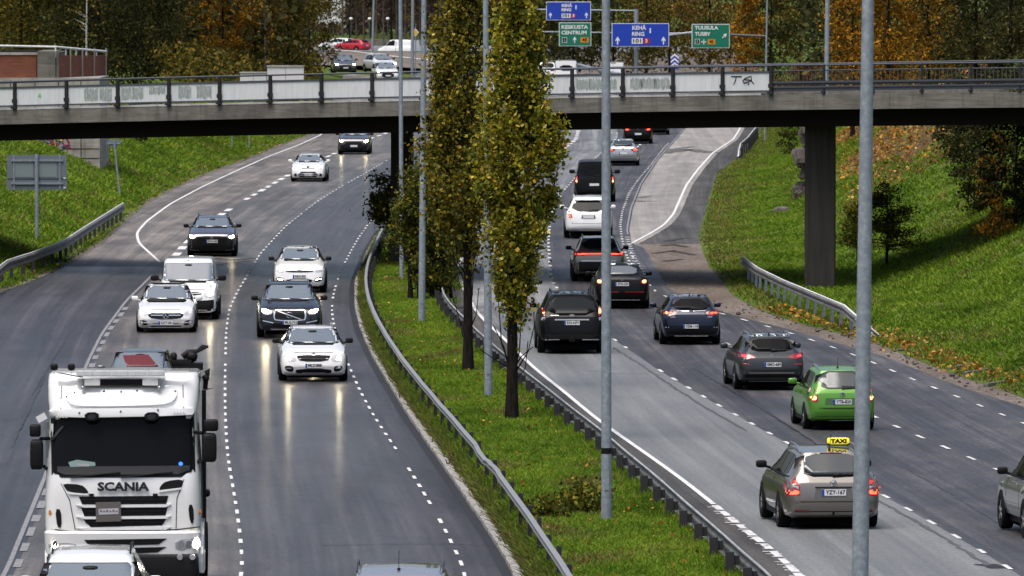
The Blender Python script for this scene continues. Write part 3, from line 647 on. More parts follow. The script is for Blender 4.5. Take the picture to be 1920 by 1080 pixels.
for k, x in enumerate(px_more):
    s = sx(x); o = link('post', pmesh, bridge); o.location = bp(s, -.01, zb(s / lenb) + .02); o.rotation_euler.z = math.atan2(ub.y, ub.x)
    if k + 1 < len(px_more):
        s2 = sx(px_more[k + 1]); za, z2 = zb(s / lenb), zb(s2 / lenb); g = .065; tilt = (z2 - za) / (s2 - s)
        mb = MB(); a, b = s + g, s2 - g
        def bar(z0, z1, d0, d1, mb=mb, a=a, b=b, za=za, z2=z2, s=s, s2=s2):
            zA, zB = za + (z2 - za) * (a - s) / (s2 - s), za + (z2 - za) * (b - s) / (s2 - s)
            vs = [bp(a, d0, zA + z0), bp(b, d0, zB + z0), bp(b, d1, zB + z0), bp(a, d1, zA + z0), bp(a, d0, zA + z1), bp(b, d0, zB + z1), bp(b, d1, zB + z1), bp(a, d1, zA + z1)]
            mb.add(vs, [(0, 3, 2, 1), (4, 5, 6, 7), (0, 1, 5, 4), (2, 3, 7, 6), (1, 2, 6, 5), (0, 4, 7, 3)])
        bar(.17, .775, .03, .055); pn = mb.build('panel', M_PANEL, bridge)
        mb = MB(); bar(.775, .835, .0, .07, mb); bar(.115, .17, .0, .07, mb); mb.build('panel_frame', M_DKSTEEL, bridge)
        # marks on the panels
        xm = px_more[k]
        blobs = {125: [(157, 183, 165, 187), (186, 209, 165, 186)], 221: [(227, 246, 163, 186), (247, 268, 163, 184), (279, 309, 160, 172)], 317: [(334, 358, 160, 180), (368, 396, 160, 178)],
                 1073: [(1080, 1106, 147, 165), (1104, 1135, 145, 165), (1130, 1156, 149, 165)], 1168: [(1181, 1205, 146, 163), (1200, 1230, 145, 165), (1225, 1255, 148, 164)]}.get(xm, [])
        for bx0, bx1, by0, by1 in blobs:
            sa, sb = sx(bx0), sx(bx1)
            zt = .72 if xm < 600 else .66; zl = .25 if xm < 600 else .27
            if (bx0, by0) == (279, 160): zl = .45
            n = 22; P2 = []
            zbm = zb((sa + sb) / 2 / lenb)
            for j in range(n): P2.append((sa + (sb - sa) * j / (n - 1), zl + random.uniform(-.05, .07)))
            for j in range(n): P2.append((sb + (sa - sb) * j / (n - 1), zt + random.uniform(-.08, .03)))
            mb = MB(); vs = [bp(s_, .024, zbm + z_) for s_, z_ in P2]; mb.add(vs + [v + vb * .005 for v in vs], [(j, j + 1, 2 * n - 2 - j, 2 * n - 1 - j) for j in range(n - 1)])
            mb.build('paint_patch', M_SCRUB, pn)
        if xm == 1355:
            for pts in ([(1370, 144), (1390, 144)], [(1380, 144), (1378, 152), (1375, 159)], [(1395, 157), (1392, 152), (1397, 147), (1408, 143), (1409, 150), (1400, 155), (1393, 156)], [(1396, 150), (1405, 150), (1413, 157)], [(1404, 156), (1402, 160)]):
                mb = MB(); mb.tube([bp(sx(x_), .02, HC + ray(x_, y_)[1] * 276) for x_, y_ in pts], .017, 5); mb.build('graffiti_stroke', M_TRIM, pn)
        if xm == 28:
            mb = MB(); s_ = sx(74)
            for _ in range(9): mb.box(bp(s_ + random.uniform(-.06, .06), .024, zb(s_ / lenb) + .5 + random.uniform(-.06, .08)), (.05, .01, .03), random.uniform(-1, 1))
            mb.build('paint_patch', mat('green_spray', (.25, .6, .18), .7), pn)
# hand rail along the whole near edge and the barred part on the right
mb = MB(); ss = np.linspace(S0, S1, 60); mb.tube([bp(s, .03, zb(s / lenb) + 1.02) for s in ss], .032, 8); mb.build('hand_rail', M_DKSTEEL, bridge, smooth=60)
sA = sx(1446)
mb = MB(); ss = np.linspace(sA, S1, 40); mb.tube([bp(s, .05, zb(s / lenb) + .93 - .1) for s in ss], .022, 6); mb.build('upper_bar', M_DKSTEEL, bridge)
mb = MB()
for s in np.arange(sA + .1, S1, .155): z = zb(s / lenb); mb.box(bp(s, .05, z + .62), (.022, .022, .42), 0)
for s in ss[:-1]: pass
tag(mb.build('balusters', M_DKSTEEL, bridge), kind='stuff')
for (za, zt, d0, d1, m) in ((.40, .47, -.02, .04, M_DKSTEEL), (.33, .40, .0, .04, M_BLACK), (.24, .30, -.02, .04, M_DKSTEEL), (.12, .24, .02, .05, M_DKSTEEL)): beamrun('lower_rail', m, sA + .05, S1, d0, d1, za, zt, 30)
for x in np.arange(1544, 2400, 92):
    s = sx(x); o = link('post', pmesh, bridge); o.location = bp(s, .04, zb(s / lenb) + .02); o.rotation_euler.z = math.atan2(ub.y, ub.x); o.scale = (.7, .7, 1)
# far side rail of the deck
mb = MB(); ss = np.linspace(S0, S1, 60); mb.tube([bp(s, 12.9, zb(s / lenb) + 1.0) for s in ss], .03, 6)
mb.build('far_hand_rail', M_DKSTEEL, bridge)
# pillars
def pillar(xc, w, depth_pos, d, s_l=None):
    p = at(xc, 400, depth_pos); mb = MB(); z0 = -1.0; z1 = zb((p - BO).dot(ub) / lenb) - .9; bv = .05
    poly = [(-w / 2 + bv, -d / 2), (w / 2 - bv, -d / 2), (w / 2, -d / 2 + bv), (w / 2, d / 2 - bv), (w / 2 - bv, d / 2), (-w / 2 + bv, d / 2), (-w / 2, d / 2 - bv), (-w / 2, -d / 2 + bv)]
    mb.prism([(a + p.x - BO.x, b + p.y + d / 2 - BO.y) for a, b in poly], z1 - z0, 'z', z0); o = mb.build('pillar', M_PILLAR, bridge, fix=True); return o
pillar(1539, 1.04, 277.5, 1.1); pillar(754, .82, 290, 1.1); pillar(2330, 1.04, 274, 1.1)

# ------------------------------------------------------------------ brick building on the left behind the bridge
def brickmat():
    def fn(t, b):
        br = t.nodes.new('ShaderNodeTexBrick'); br.inputs['Scale'].default_value = 1
        br.inputs['Brick Width'].default_value = .27; br.inputs['Row Height'].default_value = .085; br.inputs['Mortar Size'].default_value = .008
        br.inputs['Color1'].default_value = (.16, .045, .022, 1); br.inputs['Color2'].default_value = (.23, .07, .035, 1); br.inputs['Mortar'].default_value = (.11, .07, .055, 1)
        t.links.new(coords(t, (1, 1, 1), 'UV'), br.inputs[0]); n = noise(t, coords(t), .9, 4)
        c = mix(t, mrange(t, n, .4, .7, 0, .5), br.outputs[0], (.10, .035, .02)); t.links.new(c, b.inputs['Base Color']); bump(t, b, br.outputs['Fac'], -.4, .02)
    return mat('brick', rough=.85, fn=fn)
M_BRICK = brickmat()
def uvwall(o):
    me = o.data; uv = me.uv_layers.new(name='UVMap')
    for p in me.polygons:
        for li in p.loop_indices:
            c = me.vertices[me.loops[li].vertex_index].co; uv.data[li].uv = (math.hypot(c.x, c.y) if abs(p.normal.z) < .5 else c.x, c.z)
bY = 392.0
def bx(x): return XatY(x, bY)
def bz(y): return HC + ray(600, y)[1] * bY
bld = thing('brick_building', 'orange brick building with white roof rail on a graffiti covered base', 'building', (bx(0), bY, 0)); Ob = bld.location
def wallp(name, m, x0, x1, z0, z1, y0, y1, uv=False):
    mb = MB(); mb.box(((x0 + x1) / 2 - Ob.x, (y0 + y1) / 2 - Ob.y, (z0 + z1) / 2), (x1 - x0, y1 - y0, z1 - z0)); o = mb.build(name, m, bld)
    if uv: uvwall(o)
    return o
wallp('base_wall', mat('old_concrete', rough=.9, fn=f_conc((.24, .23, .20), (.42, .40, .37))), bx(-300), bx(187), 0, bz(146), bY, bY + 9)
for q, xq in enumerate((20, 66, 110, 152)): wallp('wall_joint', M_TRIM, bx(xq) - .02, bx(xq) + .02, 1, bz(150), bY - .012, bY + .01)
for yq in (279, 297): wallp('wall_joint', M_TRIM, bx(100), bx(186), bz(yq) - .018, bz(yq) + .018, bY - .014, bY + .01)
wallp('brick_wall', M_BRICK, bx(-300), bx(68), bz(146), bz(103), bY + .3, bY + 6, True)
wallp('concrete_band', M_CONC_L, bx(-300), bx(70), bz(103), bz(98), bY + .25, bY + 6)
wallp('corner_wall', M_CONC, bx(70), bx(104), bz(146), bz(96), bY + .1, bY + 6)
wallp('corner_wall', M_CONC, bx(105), bx(110), bz(146), bz(98), bY + .2, bY + 6)
# receding brick side wall in bays
zr0, zr1 = bz(146), bz(104)
for k in range(4):
    xa, xb_ = bx(110) + (bx(184) - bx(110)) * k / 4, bx(110) + (bx(184) - bx(110)) * (k + 1) / 4
    mb = MB(); ya, yb = bY + .3 + k * 2, bY + 2.3 + k * 2; ta, tb = zr1 - .02 * k, zr1 - .02 * (k + 1)
    dx = .12
    vs = [(xa, ya, zr0), (xb_ - .05, yb, zr0), (xb_ - .05, yb, tb), (xa, ya, ta), (xa - dx, ya + .3, zr0), (xb_ - dx, yb + .3, zr0), (xb_ - dx, yb + .3, tb), (xa - dx, ya + .3, ta)]
    mb.add([Vector(v) - Vector((Ob.x, Ob.y, 0)) for v in vs], [(0, 1, 2, 3), (5, 4, 7, 6), (3, 2, 6, 7), (1, 5, 6, 2), (0, 3, 7, 4)]); uvwall(mb.build('brick_wall', M_BRICK, bld, fix=True))
    mb = MB(); mb.box((xb_ - Ob.x - .02, yb - Ob.y - .04, (zr0 + zr1) / 2 + .1), (.07, .1, zr1 - zr0 + .35)); mb.build('wall_post', mat('weathered_frame', (.25, .22, .2), .8), bld)
mb = MB(); zR = bz(88)
mb.tube([(bx(-300) - Ob.x, .2, bz(86)), (bx(0) - Ob.x, .2, bz(86)), (bx(104) - Ob.x, .2, bz(88)), (bx(184) - Ob.x, 8.4, bz(88) - .42 + .1)], .055, 8); mb.build('roof_rail', M_PANEL, bld, smooth=60)
for q in range(6):
    t = q / 5; mb = MB(); X = bx(104) + (bx(184) - bx(104)) * t; mb.box((X - Ob.x, .2 + 8.1 * t, (zR - .4 * t + zr1) / 2 - .05), (.07, .07, zR - .4 * t - zr1 + .1)); mb.build('rail_post', M_PANEL, bld)
wallp('roof', M_GIRDER, bx(-300), bx(70), bz(98), bz(96), bY + .4, bY + 6)
# graffiti: loops of sprayed colour on the base wall
gcols = [(.30, .03, .05), (.5, .48, .5), (.09, .10, .22), (.20, .08, .10), (.55, .40, .05), (.12, .25, .22), (.03, .03, .04)]
for q in range(58):
    cx, cy = random.uniform(-10, 118), random.uniform(258, 292); c = gcols[q % 7]; P = []
    a0 = random.random() * 6; r = random.uniform(.15, .5)
    for j in range(9): a = a0 + j * random.uniform(.35, .7); P.append((bx(cx) - Ob.x + r * math.cos(a) * random.uniform(.6, 1.5), -.015, bz(cy) + r * .8 * math.sin(a)))
    mb = MB(); mb.tube(P, random.uniform(.02, .07), 4); mb.build('graffiti_stroke', mat('spray_%d' % (q % 7), c, .7), bld)
# ------------------------------------------------------------------ vehicles
def prof_types(k, L, W, Hh, hood, belt, cowl, wtop, rtop, rbot, nose=.12, tail=None, bot=.2, wr=.63, deck=None):
    """centre-line knots (s,z) front->rear; returns dict of functions"""
    top = [(0, .46), (.03, hood * .72), (.10, hood * .86), (.22, hood * .93), (.5, hood), (cowl, hood + .12), (wtop, Hh - .06), (wtop + .35, Hh - .01), ((wtop + rtop) / 2, Hh), (rtop, Hh - .05)]
    if deck: top += [(rbot, deck + .02), (L - .12, deck), (L - .03, deck - .10), (L, .62)]
    else: top += [(rbot, (tail or belt) + .02), (L - .04, (tail or belt) - .12), (L, .62)]
    hw = W / 2
    wid = [(0, .76), (.03, .85), (.10, .915), (.22, .955), (.45, .98), (.8, .995), (1.2, 1), (L - 1.0, 1), (L - .5, .985), (L - .2, .955), (L - .06, .90), (L, .80)]
    botm = [(0, .40), (.04, .24), (.2, bot), (L - .3, bot + .03), (L - .05, bot + .10), (L, .44)]
    sh = [(0, .44), (.05, hood * .70), (.14, hood * .82), (.3, hood * .90), (cowl, belt - .03), (wtop, belt), (rtop, belt + .02), (L - .25, min(belt, (deck or tail or belt) - .0)), (L - .05, (deck or tail or belt) - .16), (L, .60)]
    wtl = [(0, .8), (cowl, .80), (wtop, wr + .02), (wtop + .6, wr + .03), (rtop - .3, wr + .02), (rtop, wr), (rbot, (.80 if not deck else .82)), (L, .86)]
    I = lambda kn: (lambda s: float(np.interp(s, [a for a, _ in kn], [b for _, b in kn])))
    return dict(L=L, W=W, H=Hh, hw=hw, top=I(top), wid=lambda s, f=I(wid): f(s) * hw, bot=I(botm), sh=I(sh), wt=I(wtl), knots=sorted({a for kn in (top, wid, botm, sh, wtl) for a, _ in kn}), belt=belt, cowl=cowl, wtop=wtop, rtop=rtop, rbot=rbot, deck=deck, hood=hood, tail=tail or belt)
def body_mesh(P, name, m):
    L = P['L']; ss = sorted(set([round(x, 3) for x in P['knots']] + [round(x, 3) for x in np.linspace(0, L, 30)]))
    s2 = [ss[0]]
    for s in ss[1:]:
        if s - s2[-1] > .015: s2.append(s)
    mb = MB(); n = None
    for s in s2:
        w, zb_, zsh, zt = P['wid'](s), P['bot'](s), P['sh'](s), P['top'](s); wt = P['wt'](s) * P['hw'] * min(1, w / P['hw'] * 1.02); zt = max(zt, zsh + .03)
        h = zsh - zb_; gh = zt - zsh; dz = min(.085, gh * .4)
        pts = [(0, zb_), (w * .84, zb_), (w * .95, zb_ + h * .07), (w * .985, zb_ + h * .25), (w, zb_ + h * .5), (w * .992, zb_ + h * .72), (w * .975, zb_ + h * .88), (w * .935, zsh), (w * .90, zsh + .012)]
        xa = w * .90; xb = min(wt, w * .88)
        for t in (.35, .7, 1.0): pts.append((xa + (xb - xa) * t, zsh + .012 + (zt - dz - zsh - .012) * (t if gh > .3 else t ** .8)))
        pts += [(xb - .04, zt - dz * .45), (xb - .11, zt - dz * .18), (xb * .55, zt - .012 * (gh > .1)), (0, zt)]
        ring = pts + [(-a, b) for a, b in pts[1:-1]][::-1]; n = len(ring)
        mb.v += [(a, L / 2 - s, b) for a, b in ring]
    k = len(s2)
    for i in range(k - 1):
        for j in range(n): mb.f.append((i * n + j, i * n + (j + 1) % n, (i + 1) * n + (j + 1) % n, (i + 1) * n + j)); mb.m.append(0)
    for i, c in ((0, 1), (k - 1, -1)):
        zc = sum(mb.v[i * n + j][2] for j in range(n)) / n; ci = len(mb.v); mb.v.append((0, mb.v[i * n][1] + .012 * c, zc))
        for j in range(n): mb.f.append((i * n + j, i * n + (j + 1) % n, ci)); mb.m.append(0)
    me = mb.mesh(name, m, 38); fixn(me); me.set_sharp_from_angle(angle=math.radians(38)); return me
def bvh_of(me): return BVHTree.FromPolygons([v.co.copy() for v in me.vertices], [tuple(p.vertices) for p in me.polygons])
def smooth_poly(p, it=1):
    for _ in range(it):
        q = []
        for a, b in zip(p, p[1:] + p[:1]): q += [(a[0] * .75 + b[0] * .25, a[1] * .75 + b[1] * .25), (a[0] * .25 + b[0] * .75, a[1] * .25 + b[1] * .75)]
        p = q
    return p
def inside(p, poly):
    x, y = p; c = False
    for (x1, y1), (x2, y2) in zip(poly, poly[1:] + poly[:1]):
        if (y1 > y) != (y2 > y) and x < (x2 - x1) * (y - y1) / (y2 - y1) + x1: c = not c
    return c
def decal(B, poly, side, off=.008, th=.02, grid=.09, rnd=1):
    """a shell following the body, outline given looking along an axis. side: F/R (x,z), l/r (y,z)"""
    if rnd: poly = smooth_poly(poly, rnd)
    pts = []
    for a, b in zip(poly, poly[1:] + poly[:1]):
        k = max(1, int(math.hypot(a[0] - b[0], a[1] - b[1]) / (grid * 1.3)))
        pts += [(a[0] + (b[0] - a[0]) * j / k, a[1] + (b[1] - a[1]) * j / k) for j in range(k)]
    nb = len(pts); xs = [p[0] for p in pts]; zs = [p[1] for p in pts]; inner = []
    x = min(xs) + grid / 2
    while x < max(xs):
        z = min(zs) + grid / 2
        while z < max(zs):
            if inside((x, z), pts) and min((x - a) ** 2 + (z - b) ** 2 for a, b in pts) > (grid * .35) ** 2: inner.append((x, z))
            z += grid
        x += grid
    allp = pts + inner
    v2, _, tris, _, _, _ = delaunay_2d_cdt([Vector(p) for p in allp], [(i, (i + 1) % nb) for i in range(nb)], [], 1, 1e-6)
    ax = 1 if side in 'FR' else 0; sg = {'F': 1, 'R': -1, 'l': -1, 'r': 1}[side]
    dep = []
    for p in v2:
        if ax == 1: o = Vector((p.x, sg * 20, p.y)); d = Vector((0, -sg, 0))
        else: o = Vector((sg * 20, p.x, p.y)); d = Vector((-sg, 0, 0))
        h = B.ray_cast(o, d)[0]; dep.append(h[ax] if h else None)
    ok = [(i, d) for i, d in enumerate(dep) if d is not None]
    if not ok: return MB()
    for i, d in enumerate(dep):
        if d is None: j = min(ok, key=lambda q: (v2[q[0]] - v2[i]).length); dep[i] = j[1]
    V = []; lay = []
    for o_ in (off, off - th):
        for p, d in zip(v2, dep):
            c = d + sg * o_; V.append((p.x, c, p.y) if ax == 1 else (c, p.x, p.y))
    n = len(v2); cnt = {}
    for t in tris:
        t = list(t)
        for a, b in zip(t, t[1:] + t[:1]): cnt[(a, b)] = 1
    Fs = [tuple(t) for t in tris]; bd = [(a, b) for (a, b) in cnt if (b, a) not in cnt]
    Fs += [(a, b, b + n, a + n) for a, b in bd]
    mb = MB(); mb.add(V, Fs); return mb
class Car:
    def __init__(c, name, label, P, paintm, cat='car', group=None, seams=True):
        c.root = thing(name, label, cat, group=group); c.P = P
        me = body_mesh(P, 'body', paintm); c.B = bvh_of(me); c.body = link('body', me, c.root); c.L = P['L']; c.hw = P['hw']; c.paint = paintm
    def d(c, name, m, poly, side, mirror=False, off=.008, rnd=1, grid=.09, parent=None, th=.02):
        o = None
        if name == 'headlight' and m is M_HEADON:
            cx = sum(a for a, _ in poly) / len(poly); cz = sum(b for _, b in poly) / len(poly); m = M_HEADSOFT
            c.d('headlight_bulb', M_HEADON, [(cx + (a - cx) * .62, cz + (b - cz) * .62) for a, b in poly], side, mirror, off + .008, 1, .05)
        for s in ((1, -1) if mirror else (1,)):
            pl = [(s * a, b) for a, b in poly]
            if side == 'R' or side == 'F': pass
            mb = decal(c.B, pl, side, off, th, grid, rnd)
            if not mb.v: continue
            me = mb.mesh(name, m, 50); fixn(me); o = link(name, me, parent or c.root)
        return o
    def side(c, name, m, poly, off=.006, rnd=1):
        """poly in (s,z), both flanks"""
        for sd in 'lr':
            mb = decal(c.B, [(c.L / 2 - s, z) for s, z in poly], sd, off, .015, .14, rnd); me = mb.mesh(name, m, 50); fixn(me); link(name, me, c.root)
    def wheels(c, r, fo, wb, rimm=None, w=.215, spokes=5):
        key = ('wheel', r, rimm.name if rimm else '', spokes); rimm = rimm or M_RIM
        if key not in WH:
            mb = MB(); mb.lathe([(r * .62, -w / 2), (r * .92, -w / 2 - .005), (r * .985, -w * .38), (r, -w * .2), (r, w * .2), (r * .985, w * .38), (r * .92, w / 2 + .005), (r * .66, w / 2 + .002), (r * .62, w / 2 - .03)], 28); ty = mb.mesh('tyre', M_TYRE, 40)
            mb = MB(); ro = r * .66
            mb.lathe([(ro, w / 2 - .035), (ro, w / 2), (ro - .025, w / 2 + .004), (ro - .03, w / 2 - .02), (.01, w / 2 - .05)], 28, 1)
            for k in range(spokes):
                a = 2 * math.pi * k / spokes; R = Matrix.Rotation(a, 3, 'X')
                mb.prism([(-.03, .03), (.03, .03), (.022, ro - .01), (-.022, ro - .01)], .02, 'x', w / 2 - .022, 0, R)
            mb.lathe([(.055, w / 2 - .04), (.055, w / 2 + .0), (.001, w / 2 + .004)], 14)
            WH[key] = (ty, mb.mesh('rim', [rimm, M_TRIM], 40))
        ty, ri = WH[key]
        for s, f in ((1, fo), (-1, fo), (1, fo + wb), (-1, fo + wb)):
            e = link('wheel', None, c.root); e.location = (s * (c.hw - w / 2 + .012), c.L / 2 - f, r); 
            if s < 0: e.rotation_euler.z = math.pi
            link('tyre', ty, e); link('rim', ri, e)
        # dark wheel openings
        for s in (1, -1):
            for f in (fo, fo + wb):
                mb = MB(); R = r + .055; n = 20; z0 = c.P['bot'](f) - .0
                poly = [(c.L / 2 - f + R * math.cos(math.pi * k / n), r + R * math.sin(math.pi * k / n)) for k in range(n + 1)] + [(c.L / 2 - f - R, z0), (c.L / 2 - f + R, z0)]
                mb.prism(poly, .02 * 1, 'x', s * c.hw * .992 - (.012 if s > 0 else .008)); mb.build('wheel_arch', M_TRIM, c.root, fix=True)
    def mirrors(c, m, z=None, s=None, big=1.0):
        P = c.P; z = z or P['belt'] + .10; s = s or P['cowl'] + .45
        for sg in (1, -1):
            mb = MB(); X = c.hw + .085 * big; y = c.L / 2 - s
            mb.sup((sg * X, y, z), (.21 * big, .11, .145 * big), .6); mb.tube([(sg * (c.hw - .09), y - .02, z - .07), (sg * (X - .04), y, z - .03)], .028, 6)
            mb.build('wing_mirror', m, c.root, smooth=60)
    def plate(c, x, z, end='F', txt=None, yoff=.02, w=.45, blue=True):
        sg = 1 if end == 'F' else -1; h = c.B.ray_cast(Vector((x, sg * 20, z)), Vector((0, -sg, 0)))[0]; y = (h.y if h else sg * c.L / 2) + sg * yoff
        mb = MB(); mb.box((x, y, z), (w, .012, .115)); pl = mb.build('number_plate', M_PLATE, c.root)
        # left strip as seen by the camera behind / before the car
        xs = (w / 2 - .025) * (1 if end == 'F' else -1)
        if blue: mb = MB(); mb.box((x + xs, y + sg * .007, z), (.05, .006, .11)); mb.build('plate_strip', M_PLATEB, pl)
        if txt:
            M = Matrix.Translation((x - xs * .16, y + sg * .0075, z)) @ (FACE_POS if sg > 0 else FACE_NEG)
            text_mesh('plate_text', txt, .105, .001, M_TRIM, pl, M, width=.36, bold=.003)
    def rails(c, m=None, x=None, s0=None, s1=None):
        P = c.P; x = x or c.hw * .60; s0 = s0 or P['wtop'] + .2; s1 = s1 or P['rtop'] - .15; m = m or M_CHROME
        for sg in (1, -1):
            mb = MB(); pts = []
            for k in range(7):
                t = k / 6; s = s0 + (s1 - s0) * t; pts.append((sg * x, c.L / 2 - s, P['top'](s) + (.045 if 0 < k < 6 else -.03)))
            mb.tube(pts, .017, 6); mb.build('roof_rail', m, c.root, smooth=60)
    def antenna(c, s=None, fin=False, h=.32, x=0, lean=0):
        P = c.P; s = s or P['rtop'] - .35; z = P['top'](s); mb = MB()
        if fin: mb.prism([(-.08, z - .01), (.09, z - .01), (-.03, z + .075), (-.07, z + .07)], .03, 'x', -.015); mb.v = [(a, b + c.L / 2 - s, d) for a, b, d in mb.v]
        else: mb.tube([(x, c.L / 2 - s, z - .01), (x, c.L / 2 - s, z + .03)], .025, 6); mb.tube([(x, c.L / 2 - s, z), (x + lean, c.L / 2 - s - .1, z + h)], .006, 4)
        mb.build('antenna', M_TRIM, c.root, fix=True)
    def under(c):
        mb = MB(); mb.box((0, 0, .19), (c.hw * 1.52, c.L - .7, .16)); mb.build('underbody', M_UNDER, c.root)
    def windows(c, m, hwb=None, hwt=None, kind='side'):
        """side windows: front, rear door and quarter"""
        P = c.P; b = P['belt'] + .035; t = P['H'] - .115; w0 = P['cowl'] + .32; w1 = P['wtop'] + .22; r1 = P['rtop'] - .28; r0 = P['rbot'] - .25 if not P['deck'] else P['rbot'] - .35
        pm = w1 + (r1 - w1) * .40; pq = w1 + (r1 - w1) * .82
        c.side('side_window', m, [(w0, b), (w1, t), (pm, t + .01), (pm, b)], rnd=0); c.side('side_window', m, [(pm + .05, b), (pm + .05, t + .01), (pq, t), (pq + .04, b + .01)], rnd=0)
        c.side('side_window', m, [(pq + .10, b + .01), (pq + .06, t), (r1 + .02, t - .03), (min(r0, r1 + .22), b + .05)], rnd=0)
        c.side('window_trim', M_TRIM, [(w0 - .06, b - .035), (w0 - .04, b - .01), (r0 + .05, b + .01), (r0 + .05, b - .015)], .004, 0)
        c.side('door_seam', M_TRIM, [(pm + .015, b - .04), (pm + .035, b - .04), (pm + .03, .32), (pm + .01, .32)], .002, 0); c.side('door_seam', M_TRIM, [(w0 - .05, b - .04), (w0 - .03, b - .04), (w0 - .0, .32), (w0 - .02, .32)], .002, 0)
        c.side('door_handle', c.paint, [(pm - .22, b - .10), (pm - .05, b - .10), (pm - .05, b - .135), (pm - .22, b - .135)], .025, 0)
        c.side('sill', M_TRIM, [(.95, .20), (.95, .30), (c.L - 1.15, .31), (c.L - 1.15, .21)], .006, 0)
    def place(c, x, y, line, end, axle, hd=None, z=None):
        """x,y: pixel midway between the tyres at the visible axle"""
        X, Y = G0(x, y) if y < 5000 else (0, 0)
        a = math.atan(line.slope(Y)) if line else 0
        if hd is not None: a = hd
        # forward direction
        if end == 'F': fw = Vector((-math.sin(a), -math.cos(a), 0)); p = Vector((X, Y, 0)) - fw * (c.L / 2 - axle)
        else: fw = Vector((math.sin(a), math.cos(a), 0)); p = Vector((X, Y, 0)) + fw * (axle - 0) ; p = Vector((X, Y, 0)) + fw * (c.L / 2 - axle)
        c.root.location = (p.x, p.y, float(base(p.x, p.y)) if z is None else z); c.root.rotation_euler = (0, 0, math.atan2(-fw.x, fw.y)); return c
WH = {}
def glassF(c, m, zb_, zt, xb, xt, wiper=True):
    zc = c.P['hood'] + .125; zb_ = max(zb_, zc); xb += .015; xt += .02; zt = min(zt + .02, c.P['H'] - .072)
    c.d('cowl', M_TRIM, [(-xb - .03, zc - .045), (xb + .03, zc - .045), (xb + .03, zb_ + .02), (-xb - .03, zb_ + .02)], 'F', off=.007, rnd=0, grid=.2)
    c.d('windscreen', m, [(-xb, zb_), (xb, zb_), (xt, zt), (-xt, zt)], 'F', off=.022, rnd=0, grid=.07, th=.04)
    c.d('windscreen_trim', M_TRIM, [(-xb - .025, zb_ - .01), (xb + .025, zb_ - .01), (xt + .022, zt + .008), (-xt - .022, zt + .008)], 'F', off=.010, rnd=0, grid=.1)
    c.d('windscreen_trim', M_TRIM, [(-xt - .01, zt - .004), (xt + .01, zt - .004), (xt - .01, zt + .010), (-xt + .01, zt + .010)], 'F', off=.012, rnd=0)
    for s, a in ((-.35, .25), (.25, .3)):
        c.d('wiper', M_TRIM, [(s - .03, zb_ + .005), (s + a + .1, zb_ + .03), (s + a + .1, zb_ + .042), (s - .03, zb_ + .02)], 'F', off=.045, rnd=0)
    mb = MB(); h = c.B.ray_cast(Vector((0, 20, zt - .03)), Vector((0, -1, 0)))[0]
    c.d('rear_view_mirror', M_TRIM, [(-.11, zt - .085), (.11, zt - .085), (.12, zt - .03), (-.12, zt - .03)], 'F', off=.028, rnd=1, th=.004)
def glassR(c, m, zb_, zt, xb, xt, wiper=True, frame=True):
    if frame: c.d('window_surround', M_TRIMG, [(-xb - .045, zb_ - .035), (xb + .045, zb_ - .035), (xt + .04, zt + .035), (-xt - .04, zt + .035)], 'R', off=.004, rnd=1, grid=.12)
    c.d('rear_window', m, [(-xb, zb_), (xb, zb_), (xt, zt), (-xt, zt)], 'R', off=.010, rnd=1, grid=.12)
    if wiper: c.d('wiper', M_TRIM, [(0, zb_ - .03), (.42, zb_ - .0), (.42, zb_ + .025), (0, zb_ + .04)], 'R', off=.03, rnd=0)
def badge(c, x, z, end, kind, r=.06, m=None, off=.018):
    m = m or M_CHROME; sg = 1 if end == 'F' else -1
    h = c.B.ray_cast(Vector((x, sg * 20, z)), Vector((0, -sg, 0)))[0]; y = (h.y if h else 0) + sg * off; mb = MB(); o = (x, y, z)
    ring = lambda rr, t, ex=1: mb.tube([(x + rr * ex * math.cos(a), y, z + rr * math.sin(a)) for a in np.linspace(0, 2 * math.pi, 19)], t, 5, cap=False)
    if kind == 'star':
        ring(r, .012)
        for a in (90, 210, 330): mb.tube([(x, y, z), (x + r * math.cos(math.radians(a)), y, z + r * math.sin(math.radians(a)))], [.02, .006], 5)
    elif kind == 'iron': ring(r, .010); mb.tube([(x + r * .7, y, z + r * .7), (x + r * 1.25, y, z + r * 1.25)], .012, 5)
    elif kind == 'disc': mb.prism([(x + r * math.cos(a), z + r * math.sin(a)) for a in np.linspace(0, 2 * math.pi, 17)[:-1]], .012, 'y', y - .006)
    elif kind == 'oval': mb.prism([(x + r * 1.4 * math.cos(a), z + r * .8 * math.sin(a)) for a in np.linspace(0, 2 * math.pi, 17)[:-1]], .012, 'y', y - .006)
    elif kind == 'wing': ring(r, .010); mb.tube([(x - r * .5, y, z - r * .3), (x + r * .5, y, z + r * .5)], .014, 5); mb.tube([(x - r * .1, y, z + r * .5), (x + r * .4, y, z)], .01, 5)
    elif kind == 'rings': ring(r, .009)
    elif kind == 'vee': ring(r, .009); mb.tube([(x - r * .5, y, z + r * .6), (x, y, z - r * .6), (x + r * .5, y, z + r * .6)], .01, 4)
    mb.build('badge', m, c.root, smooth=50)
WHITE = paint('paint_white', (.78, .79, .80), .22)
DARKB = paint('paint_dark_blue_grey', (.012, .013, .019), .25, .3, coat=.5)
BLACKP = mat('paint_black', (.003, .003, .004), .35, spec=.15, coat=.15)
GREYP = paint('paint_grey', (.10, .105, .115), .25, .5)
DGREY = paint('paint_dark_grey', (.025, .029, .034), .3, .4, coat=.5)
NAVY = paint('paint_navy', (.005, .010, .028), .25, .4, coat=.4)
GREEN = paint('paint_green', (.09, .27, .03), .3, .25, coat=.5)
BEIGE = paint('paint_beige_grey', (.165, .152, .138), .3, .5)
SILVER = paint('paint_silver', (.36, .38, .40), .28, .6)
